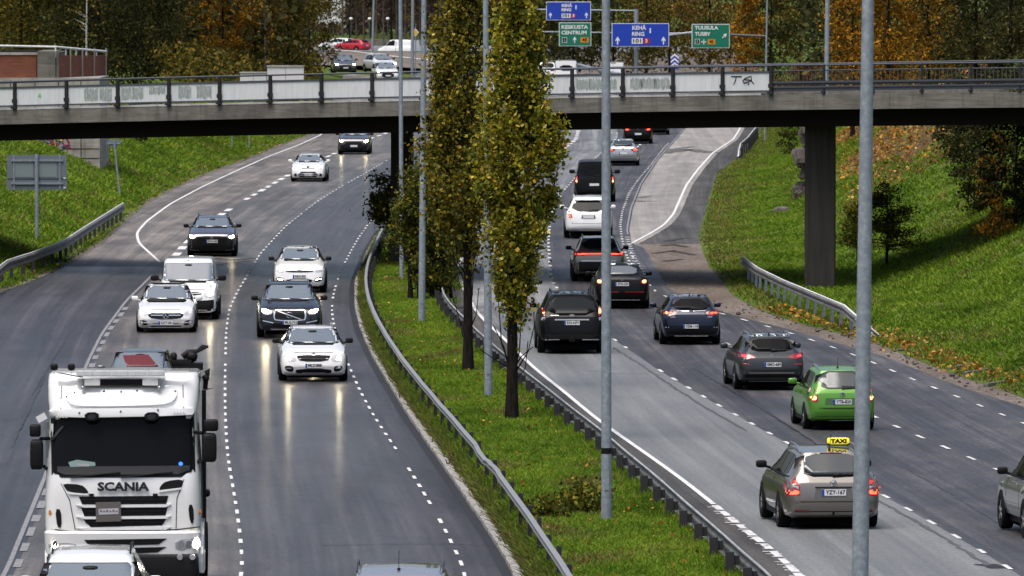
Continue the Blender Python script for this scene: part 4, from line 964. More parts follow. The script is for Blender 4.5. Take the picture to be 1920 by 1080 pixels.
SILVERW = paint('paint_silver_white', (.60, .61, .62), .25, .3)
RED = paint('paint_red', (.45, .01, .03), .25)
BRONZE = paint('paint_bronze', (.16, .145, .13), .25, .6)
hatch = lambda **k: prof_types('hatch', **{**dict(L=4.3, W=1.8, Hh=1.46, hood=.86, belt=.93, cowl=1.1, wtop=1.95, rtop=3.75, rbot=4.2, tail=.95), **k})
# ---- towards the camera
def front_common(c, r=.32, fo=.88, wb=2.68, rim=None, mm=None):
    c.wheels(r, fo, wb, rim); c.mirrors(mm or c.paint); c.under(); c.windows(M_GLASSD)
def hline(c, z, x0, x1, end='F', m=None, th=.012, off=.003, name='panel_gap'): c.d(name, m or M_TRIM, [(x0, z), (x1, z), (x1, z + th), (x0, z + th)], end, off=off, rnd=0, grid=.2)

def bonnet(c, z, x=.72):
    """the shut line round the front of the bonnet"""
    hline(c, z, -x, x, 'F', mat('shut_line', (.05, .05, .055), .7), .016, .003)
    c.d('bonnet_seam', MATS['shut_line'], [(x - .04, z + .03), (x - .025, z + .03), (x - .10, z + .16), (x - .115, z + .16)], 'F', True, off=.004, rnd=0, grid=.2)
def make_estate():
    P = hatch(L=4.68, W=1.83, Hh=1.42, hood=.88, belt=.95, cowl=1.15, wtop=2.0, rtop=4.1, rbot=4.5, wr=.645, bot=.17)
    c = Car('estate_car', 'white estate car with broad black grille, foremost car in the lane nearest the kerb', P, WHITE); front_common(c, .32, .9, 2.69, mm=M_TRIM)
    glassF(c, M_GLASS, .98, 1.34, .77, .61); c.rails(M_RIM)
    c.d('grille', M_TRIM, [(-.36, .555), (.36, .555), (.46, .69), (.43, .725), (.08, .735), (0, .715), (-.08, .735), (-.43, .725), (-.46, .69)], 'F', rnd=1)
    c.d('grille_frame', M_CHROME, [(-.47, .70), (-.44, .738), (-.08, .75), (0, .73), (.08, .75), (.44, .738), (.47, .70), (.44, .722), (.08, .735), (0, .717), (-.08, .735), (-.44, .722)], 'F', off=.014, rnd=0)
    c.d('headlight', M_HEADSOFT, [(.46, .60), (.56, .555), (.78, .585), (.83, .70), (.80, .765), (.52, .735)], 'F', True, rnd=1)
    c.d('headlight_bulb', M_HEADON, [(.62, .60), (.74, .61), (.76, .69), (.64, .69)], 'F', True, off=.013, rnd=2, grid=.05)
    c.d('air_intake', M_TRIM, [(-.42, .225), (.42, .225), (.50, .27), (.46, .355), (-.46, .355), (-.50, .27)], 'F'); c.d('fog_lamp_recess', M_TRIM, [(.56, .27), (.74, .30), (.80, .44), (.58, .44), (.54, .36)], 'F', True)
    for z in (.25, .29, .33): hline(c, z, -.42, .42, 'F', M_TRIMG, .008, .014, 'intake_bar')
    hline(c, .36, .6, .74, 'F', M_LENS, .03, .014, 'fog_lamp'); hline(c, .36, -.74, -.6, 'F', M_LENS, .03, .014, 'fog_lamp')
    hline(c, .635, .1, .34, 'F', M_TRIMG, .02, .014, 'grille_bar')
    c.plate(0, .445, txt='MLZ-888'); badge(c, 0, .765, 'F', 'wing', .045); bonnet(c, .78, .78); c.d('bonnet_crease', MATS['paint_white'], [(.40, .80), (.44, .80), (.60, .97), (.56, .97)], 'F', True, off=.006, rnd=0)
    return c.place(587, 713, L2, 'F', .9)
make_estate()
def make_suv_volvo():
    P = hatch(L=4.95, W=1.94, Hh=1.63, hood=1.0, belt=1.06, cowl=1.2, wtop=2.05, rtop=4.4, rbot=4.8, wr=.645, bot=.24)
    c = Car('suv', 'black SUV with bright white headlights and a slanted bar across its chrome framed grille', P, DARKB); front_common(c, .37, .95, 2.98, mm=M_TRIM)
    glassF(c, M_GLASS, 1.13, 1.52, .79, .64); c.rails(M_CHROME)
    c.d('grille_frame', M_CHROME, [(-.50, .64), (-.44, .53), (.44, .53), (.50, .64), (.48, .84), (.42, .88), (-.42, .88), (-.48, .84)], 'F', off=.006)
    c.d('grille', M_TRIMG, [(-.46, .64), (-.41, .56), (.41, .56), (.46, .64), (.44, .82), (.39, .85), (-.39, .85), (-.44, .82)], 'F', off=.013)
    for k in range(-9, 10): c.d('grille_slat', M_RIMD, [(k * .043 - .006, .60), (k * .043 + .006, .60), (k * .043 + .006, .82), (k * .043 - .006, .82)], 'F', off=.02, rnd=0, grid=.2)
    c.d('grille_bar', M_CHROME, [(-.36, .585), (-.32, .575), (.38, .82), (.34, .84)], 'F', off=.026, rnd=0); badge(c, .01, .71, 'F', 'iron', .085, off=.04)
    c.d('headlight', M_HEADON, [(.54, .74), (.70, .72), (.88, .80), (.92, .92), (.84, .935), (.56, .86)], 'F', True)
    c.d('bumper_cut', M_TRIM, [(.50, .42), (.86, .50), (.90, .62), (.82, .60), (.48, .50)], 'F', True); c.d('bumper_trim', M_CHROME, [(.50, .46), (.82, .53), (.82, .555), (.50, .49)], 'F', True, off=.014, rnd=0)
    c.d('air_intake', M_TRIM, [(-.50, .34), (.50, .34), (.56, .42), (.46, .47), (-.46, .47), (-.56, .42)], 'F'); c.d('skid_plate', M_CHROME, [(-.56, .26), (.56, .26), (.58, .29), (-.58, .29)], 'F', off=.014, rnd=0)
    c.plate(0, .485, txt='MLX-716'); bonnet(c, .93, .84)
    return c.place(543, 632, L2, 'F', .95)
make_suv_volvo()
def make_hatch_star():
    P = hatch(L=4.42, W=1.80, Hh=1.44, hood=.82, belt=.90, cowl=1.2, wtop=1.98, rtop=3.8, rbot=4.3, wr=.645, bot=.14)
    c = Car('hatchback', 'white hatchback with black roof panel and star badge, overlapping the van', P, WHITE); front_common(c, .31, .86, 2.73)
    glassF(c, M_GLASS, .99, 1.37, .76, .60); c.d('roof_panel_or_sheen', M_GLASSD, [(-.55, 1.40), (.55, 1.40), (.50, 1.445), (-.50, 1.445)], 'F', off=.01, rnd=0)
    c.d('grille', M_TRIMG, [(-.40, .43), (.40, .43), (.54, .52), (.53, .60), (.44, .635), (-.44, .635), (-.53, .60), (-.54, .52)], 'F')
    c.d('grille_frame', M_CHROME, [(-.44, .64), (.44, .64), (.55, .60), (.55, .57), (.53, .585), (.44, .622), (-.44, .622), (-.53, .585), (-.55, .57), (-.55, .60)], 'F', off=.014, rnd=0)
    c.d('grille_bar', M_CHROME, [(.10, .53), (.46, .535), (.46, .56), (.10, .56)], 'F', True, off=.02, rnd=0); badge(c, 0, .535, 'F', 'star', .09, off=.03)
    c.d('headlight', M_HEADSOFT, [(.48, .62), (.62, .53), (.80, .58), (.84, .68), (.70, .70)], 'F', True); c.d('headlight_bulb', M_LENS, [(.56, .60), (.66, .56), (.70, .62), (.60, .65)], 'F', True, off=.014, grid=.05)
    c.d('air_intake', M_TRIM, [(-.50, .17), (.50, .17), (.40, .30), (-.40, .30)], 'F', rnd=0); c.d('side_intake', M_TRIM, [(.55, .22), (.80, .26), (.84, .36), (.72, .41), (.56, .36)], 'F', True)
    c.d('splitter', M_CHROME, [(-.52, .155), (.52, .155), (.54, .175), (-.54, .175)], 'F', off=.016, rnd=0); c.d('canard', WHITE, [(.52, .30), (.80, .32), (.80, .345), (.50, .33)], 'F', True, off=.018, rnd=0)
    c.plate(0, .31, txt='GXT-581'); bonnet(c, .71, .7)
    return c.place(312, 622, BLINE, 'F', .86)
make_hatch_star()
def make_van_white():
    P = prof_types('van', L=5.0, W=1.92, Hh=1.92, hood=1.08, belt=1.16, cowl=.75, wtop=1.55, rtop=4.85, rbot=4.93, tail=1.2, wr=.78, bot=.24)
    c = Car('van', 'white panel van with black bumper following the white hatchback', P, WHITE, cat='van'); c.wheels(.33, .9, 3.0); c.mirrors(M_TRIM, 1.30, 1.1, 1.3); c.under()
    c.side('side_window', M_GLASSD, [(1.05, 1.25), (1.6, 1.78), (2.3, 1.80), (2.3, 1.25)], rnd=0)
    glassF(c, M_GLASS, 1.22, 1.74, .80, .70)
    c.d('bumper', M_TRIM, [(-.93, .27), (.93, .27), (.96, .50), (.92, .66), (.50, .62), (-.50, .62), (-.92, .66), (-.96, .50)], 'F', off=.015)
    c.d('grille', M_TRIM, [(-.42, .79), (.42, .79), (.46, .90), (-.46, .90)], 'F'); hline(c, .845, -.42, .42, 'F', M_CHROME, .014, .015, 'grille_bar')
    c.d('headlight', M_HEADSOFT, [(.50, .74), (.84, .72), (.92, .80), (.92, .93), (.52, .92)], 'F', True); c.d('headlight_bulb', M_HEADON, [(.62, .78), (.78, .78), (.80, .88), (.64, .88)], 'F', True, off=.014, grid=.05)
    badge(c, 0, .86, 'F', 'rings', .075); c.plate(0, .54, txt='CKO-304'); c.d('bumper_slot', M_CHROME, [(.20, .30), (.62, .30), (.62, .33), (.20, .33)], 'F', True, off=.022, rnd=0); bonnet(c, .96, .8)
    c.d('roof_vent', M_TRIM, [(-.04, 1.83), (.04, 1.83), (.04, 1.865), (-.04, 1.865)], 'F', off=.012, rnd=0)
    return c.place(353, 598, BLINE, 'F', .9)
make_van_white()
def make_crossover_white():
    P = hatch(L=4.25, W=1.80, Hh=1.53, hood=.98, belt=1.02, cowl=1.1, wtop=1.95, rtop=3.7, rbot=4.15, wr=.645, bot=.2)
    c = Car('crossover', 'white crossover with black roof arches emerging from the bridge shadow behind the black SUV', P, WHITE); front_common(c, .33, .84, 2.6, mm=M_TRIM)
    glassF(c, M_GLASS, 1.08, 1.43, .74, .58); c.d('roof_arch', M_TRIM, [(.58, 1.46), (.62, 1.46), (.80, 1.08), (.76, 1.08)], 'F', True, off=.012, rnd=0); c.d('roof_panel_or_sheen', M_TRIM, [(-.56, 1.455), (.56, 1.455), (.52, 1.515), (-.52, 1.515)], 'F', off=.012, rnd=0)
    c.d('grille', M_TRIMG, [(-.46, .70), (.46, .70), (.50, .76), (-.50, .76)], 'F'); badge(c, 0, .76, 'F', 'vee', .07)
    c.d('headlight', M_LENS, [(.52, .70), (.80, .70), (.84, .78), (.54, .79)], 'F', True); c.d('air_intake', M_TRIM, [(-.40, .34), (.40, .34), (.46, .48), (-.46, .48)], 'F'); c.d('running_light', M_HEADON, [(.58, .44), (.74, .47), (.74, .49), (.58, .46)], 'F', True, off=.016, rnd=0)
    c.d('fog_lamp_recess', M_TRIM, [(.52, .36), (.78, .40), (.80, .54), (.54, .52)], 'F', True); c.plate(0, .56, txt='NKA-502'); bonnet(c, .84, .78)
    return c.place(562, 547, L1, 'F', .84)
make_crossover_white()
def make_suv_dark():
    P = hatch(L=4.6, W=1.87, Hh=1.53, hood=1.0, belt=1.05, cowl=1.05, wtop=1.95, rtop=4.0, rbot=4.45, wr=.645, bot=.22)
    c = Car('suv', 'dark grey SUV with two lit white headlights leaving the white nose line of the junction', P, paint('paint_slate', (.085, .09, .125), .22, .5)); front_common(c, .37, .88, 2.76, mm=M_TRIM)
    glassF(c, M_GLASS, 1.09, 1.43, .76, .60); c.rails(M_RIMD)
    c.d('bumper', M_TRIM, [(-.90, .24), (.90, .24), (.93, .50), (.86, .66), (.58, .80), (-.58, .80), (-.86, .66), (-.93, .50)], 'F', off=.012)
    c.d('grille', M_TRIMG, [(-.44, .40), (.44, .40), (.60, .62), (.52, .78), (-.52, .78), (-.60, .62)], 'F', off=.02); c.d('headlight', M_HEADON, [(.58, .76), (.70, .69), (.86, .72), (.92, .84), (.80, .86)], 'F', True, off=.02)
    c.plate(0, .60, txt='ENO-440', yoff=.035); badge(c, 0, .72, 'F', 'rings', .04); bonnet(c, .88, .8)
    return c.place(398, 480, BLINE, 'F', .88, hd=-.02)
make_suv_dark()
def make_hatch_white2():
    P = hatch(L=4.36, W=1.80, Hh=1.41, hood=.90, belt=.95, cowl=1.1, wtop=2.0, rtop=3.8, rbot=4.25, wr=.60, bot=.18)
    c = Car('hatchback', 'small white hatchback with a black wedge shaped lower grille, alone on the far lane', P, WHITE); front_common(c, .32, .88, 2.65)
    glassF(c, M_GLASS, 1.0, 1.32, .74, .57)
    c.d('grille', M_TRIM, [(-.42, .24), (.42, .24), (.54, .34), (.36, .52), (-.36, .52), (-.54, .34)], 'F', rnd=0); c.d('side_intake', M_TRIM, [(.56, .28), (.84, .30), (.62, .46)], 'F', True, rnd=0)
    for z in (.32, .40): hline(c, z, -.5, .5, 'F', WHITE, .018, .014, 'grille_bar')
    c.d('grille_slot', M_TRIM, [(-.34, .69), (.34, .69), (.36, .73), (-.36, .73)], 'F', rnd=0); c.d('headlight', M_HEADSOFT, [(.50, .66), (.78, .64), (.84, .80), (.70, .82)], 'F', True)
    c.plate(0, .36, txt='XRN-219', yoff=.03); badge(c, 0, .765, 'F', 'oval', .05); bonnet(c, .80, .76)
    return c.place(579, 340, BLINE, 'F', .88, hd=.02)
make_hatch_white2()
def make_suv_black2():
    P = hatch(L=4.6, W=1.86, Hh=1.66, hood=1.02, belt=1.07, cowl=1.1, wtop=2.0, rtop=4.0, rbot=4.45, wr=.645, bot=.22)
    c = Car('suv', 'black SUV just coming out from under the left span of the bridge', P, paint('paint_graphite', (.05, .052, .055), .2, .4)); front_common(c, .35, .9, 2.7, mm=M_TRIM)
    glassF(c, M_GLASS, 1.12, 1.52, .76, .60)
    c.d('bumper', M_TRIM, [(-.88, .24), (.88, .24), (.92, .46), (.84, .62), (-.84, .62), (-.92, .46)], 'F', off=.012); c.d('grille', M_TRIMG, [(-.48, .56), (.48, .56), (.50, .76), (-.50, .76)], 'F', off=.016)
    c.d('headlight', M_HEADON, [(.56, .72), (.84, .72), (.90, .86), (.60, .84)], 'F', True); c.plate(0, .50, yoff=.035); bonnet(c, .90, .8)
    return c.place(664, 289, BLINE, 'F', .9, hd=.02)
make_suv_black2()
def make_hidden_car():
    P = hatch(L=4.3, W=1.8, Hh=1.50, hood=.88, belt=.95, cowl=1.1, wtop=1.95, rtop=3.75, rbot=4.2, wr=.645)
    c = Car('hatchback', 'silver grey car mostly hidden behind the truck with a red reflection painted on its windscreen', P, GREYP); front_common(c, .32, .88, 2.65)
    glassF(c, M_GLASS, 1.0, 1.42, .74, .58)
    c.d('red_glass_reflection', mat('reflected_red', (.10, .002, .005), .5, coat=.3), [(-.50, 1.10), (.30, 1.10), (.45, 1.36), (-.20, 1.38)][::-1], 'F', off=.03, rnd=0)  # dark red overlay painted as a reflection in the glass
    c.d('headlight', M_HEADSOFT, [(.52, .60), (.80, .62), (.84, .74), (.54, .72)], 'F', True); c.d('grille', M_TRIM, [(-.45, .55), (.45, .55), (.5, .7), (-.5, .7)], 'F'); c.plate(0, .42)
    return c.place(258, 770, BLINE, 'F', .88, hd=.03)
make_hidden_car()
def make_bottom_left():
    P = hatch(L=4.6, W=1.80, Hh=1.50, hood=.9, belt=.97, cowl=1.2, wtop=2.0, rtop=4.0, rbot=4.4, wr=.68)
    c = Car('estate_car', 'white car cut off at the bottom edge right before the truck', P, WHITE); front_common(c, .32, .9, 2.65)
    glassF(c, M_GLASS, 1.03, 1.30, .78, .66); c.rails(M_TRIM, c.hw * .66)
    c.d('headlight', M_HEADSOFT, [(.52, .60), (.80, .62), (.84, .76), (.54, .74)], 'F', True); c.d('grille', M_TRIM, [(-.45, .55), (.45, .55), (.5, .72), (-.5, .72)], 'F'); c.plate(0, .42); bonnet(c, .8)
    Y = 121.4
    k = Vector((XatY(167, Y), Y, 0)); c.root.location = (k.x, Y + .5, float(base1(Y)) + .02); c.root.rotation_euler.z = math.pi + .02; return c
cbl = make_bottom_left()
def make_bottom_mid():
    P = hatch(L=4.5, W=1.82, Hh=1.49, hood=.9, belt=.97, cowl=1.2, wtop=2.0, rtop=4.0, rbot=4.4, wr=.70)
    c = Car('estate_car', 'grey car roof with a thin aerial just entering the bottom edge in the middle lane', P, paint('paint_lilac_grey', (.30, .31, .35), .2, .4)); front_common(c, .32, .9, 2.65)
    glassF(c, M_GLASS, 1.03, 1.30, .78, .66); c.rails(M_RIMD, c.hw * .70); c.antenna(2.2, h=.28, x=.02)
    c.d('headlight', M_HEADSOFT, [(.52, .60), (.80, .62), (.84, .76), (.54, .74)], 'F', True); c.d('grille', M_TRIM, [(-.45, .55), (.45, .55), (.5, .72), (-.5, .72)], 'F'); c.plate(0, .42)
    Y = 118.0; c.root.location = (XatY(750, Y), Y, float(base1(Y))); c.root.rotation_euler.z = math.pi; return c
cbm = make_bottom_mid()

# ---- away from the camera
def rear_common(c, r=.32, fo=.88, wb=2.68, rim=None, mm=None, gl=None):
    c.wheels(r, fo, wb, rim); c.mirrors(mm or c.paint); c.under(); c.windows(gl or M_GLASSD)
def hatch_gap(c, z0, z1, x0, x1, w=.014):
    """the shut line of the tailgate"""
    c.d('panel_gap', M_TRIM, [(-x0, z0), (x0, z0), (x0, z0 + w), (-x0, z0 + w)], 'R', off=.004, rnd=0, grid=.2)
    c.d('panel_gap', M_TRIM, [(x0, z0), (x0 + w, z0), (x1 + w, z1), (x1, z1)], 'R', True, off=.004, rnd=0, grid=.2)
def make_taxi():
    P = hatch(L=4.57, W=1.80, Hh=1.48, hood=.86, belt=.96, cowl=1.1, wtop=1.95, rtop=4.05, rbot=4.42, tail=1.0, wr=.63, bot=.2)
    c = Car('taxi', 'beige grey estate taxi with a yellow TAXI sign on its roof', P, BEIGE, cat='taxi'); rear_common(c, .32, .92, 2.58, mm=M_TRIM, gl=M_GLASSD)
    glassR(c, M_GLASSR, 1.03, 1.395, .67, .60); c.d('brake_light', M_TAIL, [(-.20, 1.405), (.20, 1.405), (.18, 1.42), (-.18, 1.42)], 'R', off=.012, rnd=0)
    c.d('tail_light', M_TAIL, [(.62, .66), (.87, .66), (.90, .80), (.84, .93), (.70, .99), (.62, .98)], 'R', True, rnd=0); c.d('tail_light_lit', M_TAILON, [(.64, .68), (.85, .68), (.87, .76), (.64, .76)], 'R', True, off=.015, rnd=1, grid=.06)
    c.d('reversing_light', M_LENS, [(.645, .775), (.855, .775), (.84, .83), (.645, .83)], 'R', True, off=.016, rnd=0); c.d('brake_lens', mat('tail_lens_bright', (.42, .02, .015), .15, emit=(1, .05, .02), estr=.5, coat=1), [(.645, .85), (.82, .85), (.74, .92), (.645, .95)], 'R', True, off=.015, rnd=0)
    c.side('tail_light', M_TAIL, [(4.33, .68), (4.22, .80), (4.30, .94), (4.42, .90), (4.50, .68)], .008, 0)
    c.d('plate_recess', paint('paint_beige_shaded', (.10, .09, .08), .4, .3), [(-.36, .615), (.36, .615), (.32, .80), (-.32, .80)], 'R', off=.004, rnd=0); hline(c, .80, -.34, .34, 'R', M_TRIM, .02, .014, 'handle_strip'); c.plate(0, .715, 'R', 'YZY-167'); badge(c, 0, .89, 'R', 'wing', .055)  # flat decal, the recess's shade is painted with a darker body colour
    hatch_gap(c, .54, .98, .60, .60, .012); c.d('bumper_crease', M_TRIM, [(-.84, .355), (.84, .355), (.84, .37), (-.84, .37)], 'R', off=.004, rnd=0); c.d('reflector', M_TAIL, [(.45, .36), (.72, .37), (.72, .395), (.45, .385)], 'R', True, off=.013, rnd=0)
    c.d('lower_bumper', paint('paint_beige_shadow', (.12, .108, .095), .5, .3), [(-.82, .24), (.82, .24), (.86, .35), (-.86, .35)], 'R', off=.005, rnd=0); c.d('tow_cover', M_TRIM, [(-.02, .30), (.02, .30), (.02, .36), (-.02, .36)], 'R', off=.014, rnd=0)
    c.rails(M_RIM); c.antenna(3.75, h=.30, x=.02, lean=.02)
    mb = MB(); zt = P['top'](3.0); y = c.L / 2 - 3.0
    e = link('taxi_sign', None, c.root); mb = MB(); mb.sup((.28, y, zt + .085), (.42, .17, .125), .35); mb.build('sign_box', mat('taxi_yellow', (.75, .62, .02), .35, emit=(1, .85, .05), estr=.35), e, smooth=60)
    mb = MB(); mb.box((.28, y, zt + .03), (.40, .14, .04)); mb.build('sign_foot', M_TRIM, e)
    text_mesh('sign_text', 'TAXI', .105, .004, M_TRIM, e, Matrix.Translation((.28, y - .088, zt + .085)) @ FACE_NEG, width=.30, bold=.006)
    c.root.scale = (1.04,) * 3; return c.place(1549, 987, WEDGE, 'R', 4.57 - 3.50, hd=-.085)
make_taxi()
def make_green():
    P = hatch(L=4.24, W=1.66, Hh=1.50, hood=.9, belt=.98, cowl=1.1, wtop=1.9, rtop=3.8, rbot=4.12, tail=1.02, wr=.66, bot=.2)
    c = Car('hatchback', 'bright green estate hatchback with lit red tail lights behind the tall right pole', P, GREEN); rear_common(c, .31, .85, 2.46)
    glassR(c, M_GLASSR, 1.05, 1.40, .62, .56); c.rails(M_CHROME); c.antenna(3.2, h=.26)
    c.d('tail_light', M_TAIL, [(.58, .70), (.72, .70), (.80, .80), (.82, .98), (.74, 1.04), (.62, 1.0), (.58, .84)], 'R', True); c.d('tail_light_lit', M_TAILHOT, [(.62, .76), (.74, .76), (.78, .84), (.62, .86)], 'R', True, off=.016, grid=.06)
    c.side('tail_light', M_TAIL, [(4.02, .74), (3.94, .98), (4.06, 1.02), (4.16, .78)], .008, 0)
    c.d('plate_recess', paint('paint_green_shaded', (.03, .10, .015), .4), [(-.42, .64), (.42, .64), (.40, .80), (-.40, .80)], 'R', off=.005, rnd=0); c.plate(0, .71, 'R', 'YTB-820'); badge(c, 0, .90, 'R', 'wing', .05)  # plate recess is flat, darker green paints its shade
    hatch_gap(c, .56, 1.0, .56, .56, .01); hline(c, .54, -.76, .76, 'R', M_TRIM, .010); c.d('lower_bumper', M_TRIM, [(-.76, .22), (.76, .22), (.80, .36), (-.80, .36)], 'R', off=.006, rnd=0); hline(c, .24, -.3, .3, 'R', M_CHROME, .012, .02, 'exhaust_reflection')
    return c.place(1571, 804, R1, 'R', 4.24 - 3.31, hd=-.075)
make_green()
def make_wagon_grey():
    P = hatch(L=4.58, W=1.80, Hh=1.47, hood=.88, belt=.96, cowl=1.1, wtop=1.95, rtop=4.0, rbot=4.4, tail=1.0, wr=.63, bot=.2)
    c = Car('estate_car', 'dark grey estate car with fin aerial and painted roof sheen ahead of the green hatchback', P, DGREY); rear_common(c, .33, .88, 2.65)
    glassR(c, M_GLASSD, 1.07, 1.36, .66, .60); c.rails(M_CHROME); c.antenna(3.7, fin=True)
    c.d('roof_panel_or_sheen', SILVERW, [(-.56, 1.40), (.56, 1.40), (.54, 1.465), (-.54, 1.465)], 'R', off=.008, rnd=0)  # silver white overlay paints the sky reflected in the dark roof
    c.d('tail_light', M_TAIL, [(.38, .90), (.60, .84), (.84, .86), (.88, .98), (.80, 1.03), (.62, .99)], 'R', True); c.d('tail_light_lit', mat('tail_dim', (.35, .01, .02), .2, emit=(1, .05, .06), estr=.8, coat=1), [(.64, .88), (.82, .90), (.83, .97), (.68, .96)], 'R', True, off=.015, grid=.06)
    c.side('tail_light', M_TAIL, [(4.32, .86), (4.18, .98), (4.34, 1.0), (4.48, .88)], .008, 0)
    c.plate(.02, .70, 'R', 'EMO-689'); badge(c, 0, .95, 'R', 'oval', .05); hatch_gap(c, .54, .9, .56, .50, .01); hline(c, .47, -.74, .74, 'R', M_CHROME, .016, .010, 'bumper_trim')
    c.d('reflector', M_TAIL, [(.58, .68), (.80, .68), (.80, .74), (.60, .74)], 'R', True, off=.010, rnd=0); c.d('lower_bumper', M_TRIM, [(-.80, .22), (.80, .22), (.84, .44), (-.84, .44)], 'R', off=.006, rnd=0)
    e = link('exhaust', None, None); bpy.data.objects.remove(e); mb = MB(); mb.tube([(.60, -c.L / 2 + .1, .30), (.60, -c.L / 2 - .02, .30)], .06, 12); mb.build('exhaust', M_CHROME, c.root, smooth=50); hline(c, .24, -.6, .55, 'R', M_CHROME, .008, .02, 'diffuser_strip')
    return c.place(1440, 729, R1, 'R', 4.58 - 3.53, hd=-.07)
make_wagon_grey()
def make_hatch_blue():
    P = hatch(L=4.3, W=1.76, Hh=1.47, hood=.88, belt=.98, cowl=1.1, wtop=1.95, rtop=3.75, rbot=4.15, tail=1.02, wr=.63, bot=.18)
    c = Car('hatchback', 'navy blue hatchback with painted sky sheen on its roof and one brighter left tail light', P, NAVY); rear_common(c, .32, .9, 2.6)
    glassR(c, M_GLASSD, 1.08, 1.36, .62, .54); c.antenna(3.4, h=.1); c.d('roof_panel_or_sheen', SILVER, [(-.55, 1.39), (.55, 1.39), (.52, 1.465), (-.52, 1.465)], 'R', off=.008, rnd=0)  # sky sheen on the navy roof painted as a silver overlay
    c.d('tail_light', M_TAIL, [(.44, .92), (.62, .86), (.84, .90), (.86, 1.04), (.70, 1.02), (.44, 1.0)], 'R', True); c.d('tail_light_lit', M_TAILHOT, [(-.84, .93), (-.70, .93), (-.70, 1.0), (-.84, 1.0)], 'R', off=.015, grid=.06); c.d('tail_light_lit', M_TAILON, [(.56, .93), (.80, .93), (.80, .98), (.58, .98)], 'R', True, off=.014, grid=.06)
    c.d('tailgate_strip', M_CHROME, [(-.42, 1.0), (.42, 1.0), (.42, 1.02), (-.42, 1.02)], 'R', off=.012, rnd=0); badge(c, 0, 1.0, 'R', 'oval', .05); c.plate(-.02, .56, 'R', 'FZM-118')
    hatch_gap(c, .66, .9, .60, .66, .01); c.d('lower_bumper', M_TRIM, [(-.80, .2), (.80, .2), (.84, .5), (-.84, .5)], 'R', off=.006, rnd=0); hline(c, .25, -.5, .5, 'R', M_CHROME, .03, .016, 'diffuser_strip'); c.d('reflector', M_LENS, [(.66, .52), (.78, .52), (.78, .545), (.66, .545)], 'R', True, off=.014, rnd=0)
    for x in (-.55, .55): c.d('model_badge', M_CHROME, [(x - .07, .83), (x + .07, .83), (x + .07, .85), (x - .07, .85)], 'R', off=.012, rnd=0)
    return c.place(1293, 645, R2, 'R', 4.3 - 3.5, hd=-.045)
make_hatch_blue()
def make_offroader():
    P = hatch(L=4.8, W=1.90, Hh=1.78, hood=1.12, belt=1.20, cowl=1.3, wtop=2.0, rtop=4.45, rbot=4.62, tail=1.2, wr=.66, bot=.33)
    c = Car('suv', 'tall black off-roader with a chrome tailgate strip and tow bar beside the poplar trunk', P, BLACKP); rear_common(c, .38, .95, 2.79)
    glassR(c, mat('car_glass_grey', (.012, .015, .015), .1, spec=.4), 1.16, 1.64, .72, .62, wiper=False); c.d('roof_panel_or_sheen', GREYP, [(-.60, 1.70), (.60, 1.70), (.56, 1.77), (-.56, 1.77)], 'R', off=.008, rnd=0); c.rails(M_TRIM)  # grey roof overlay paints sky sheen on black
    c.d('tail_light', M_TAIL, [(.76, 1.10), (.88, 1.08), (.86, 1.34), (.78, 1.36)], 'R', True); c.d('tail_light_lit', M_TAILHOT, [(.78, 1.18), (.86, 1.18), (.85, 1.32), (.79, 1.32)], 'R', True, off=.016, grid=.05); c.d('reversing_light', M_LENS, [(.78, .98), (.90, .98), (.88, 1.07), (.78, 1.08)], 'R', True, off=.012)
    c.d('tailgate_strip', M_CHROME, [(-.50, .985), (.50, .985), (.50, 1.025), (-.50, 1.025)], 'R', off=.02, rnd=0); badge(c, 0, 1.12, 'R', 'oval', .055); c.plate(0, .91, 'R', 'EXI-NFV')
    c.d('model_badge', M_CHROME, [(-.62, 1.11), (-.38, 1.11), (-.38, 1.13), (-.62, 1.13)], 'R', off=.012, rnd=0); hatch_gap(c, .56, 1.1, .74, .74, .01); c.d('bumper', M_TRIM, [(-.90, .40), (.90, .40), (.93, .58), (-.93, .58)], 'R', off=.03, rnd=0)
    for x0, x1 in ((-.90, -.36), (.30, .90)): c.d('bumper_trim', M_CHROME, [(x0, .40), (x1, .40), (x1, .435), (x0, .435)], 'R', off=.045, rnd=0)
    mb = MB(); y = -c.L / 2; mb.tube([(0, y + .1, .40), (0, y - .12, .38), (0, y - .16, .46)], .03, 8); mb.sup((0, y - .16, .48), (.06, .06, .06), 1); mb.box((0, y - .02, .42), (.16, .06, .10)); mb.build('tow_bar', M_TRIM, c.root, smooth=50)
    return c.place(1070, 661, WEDGE, 'R', 4.8 - 3.74, hd=-.028)
make_offroader()
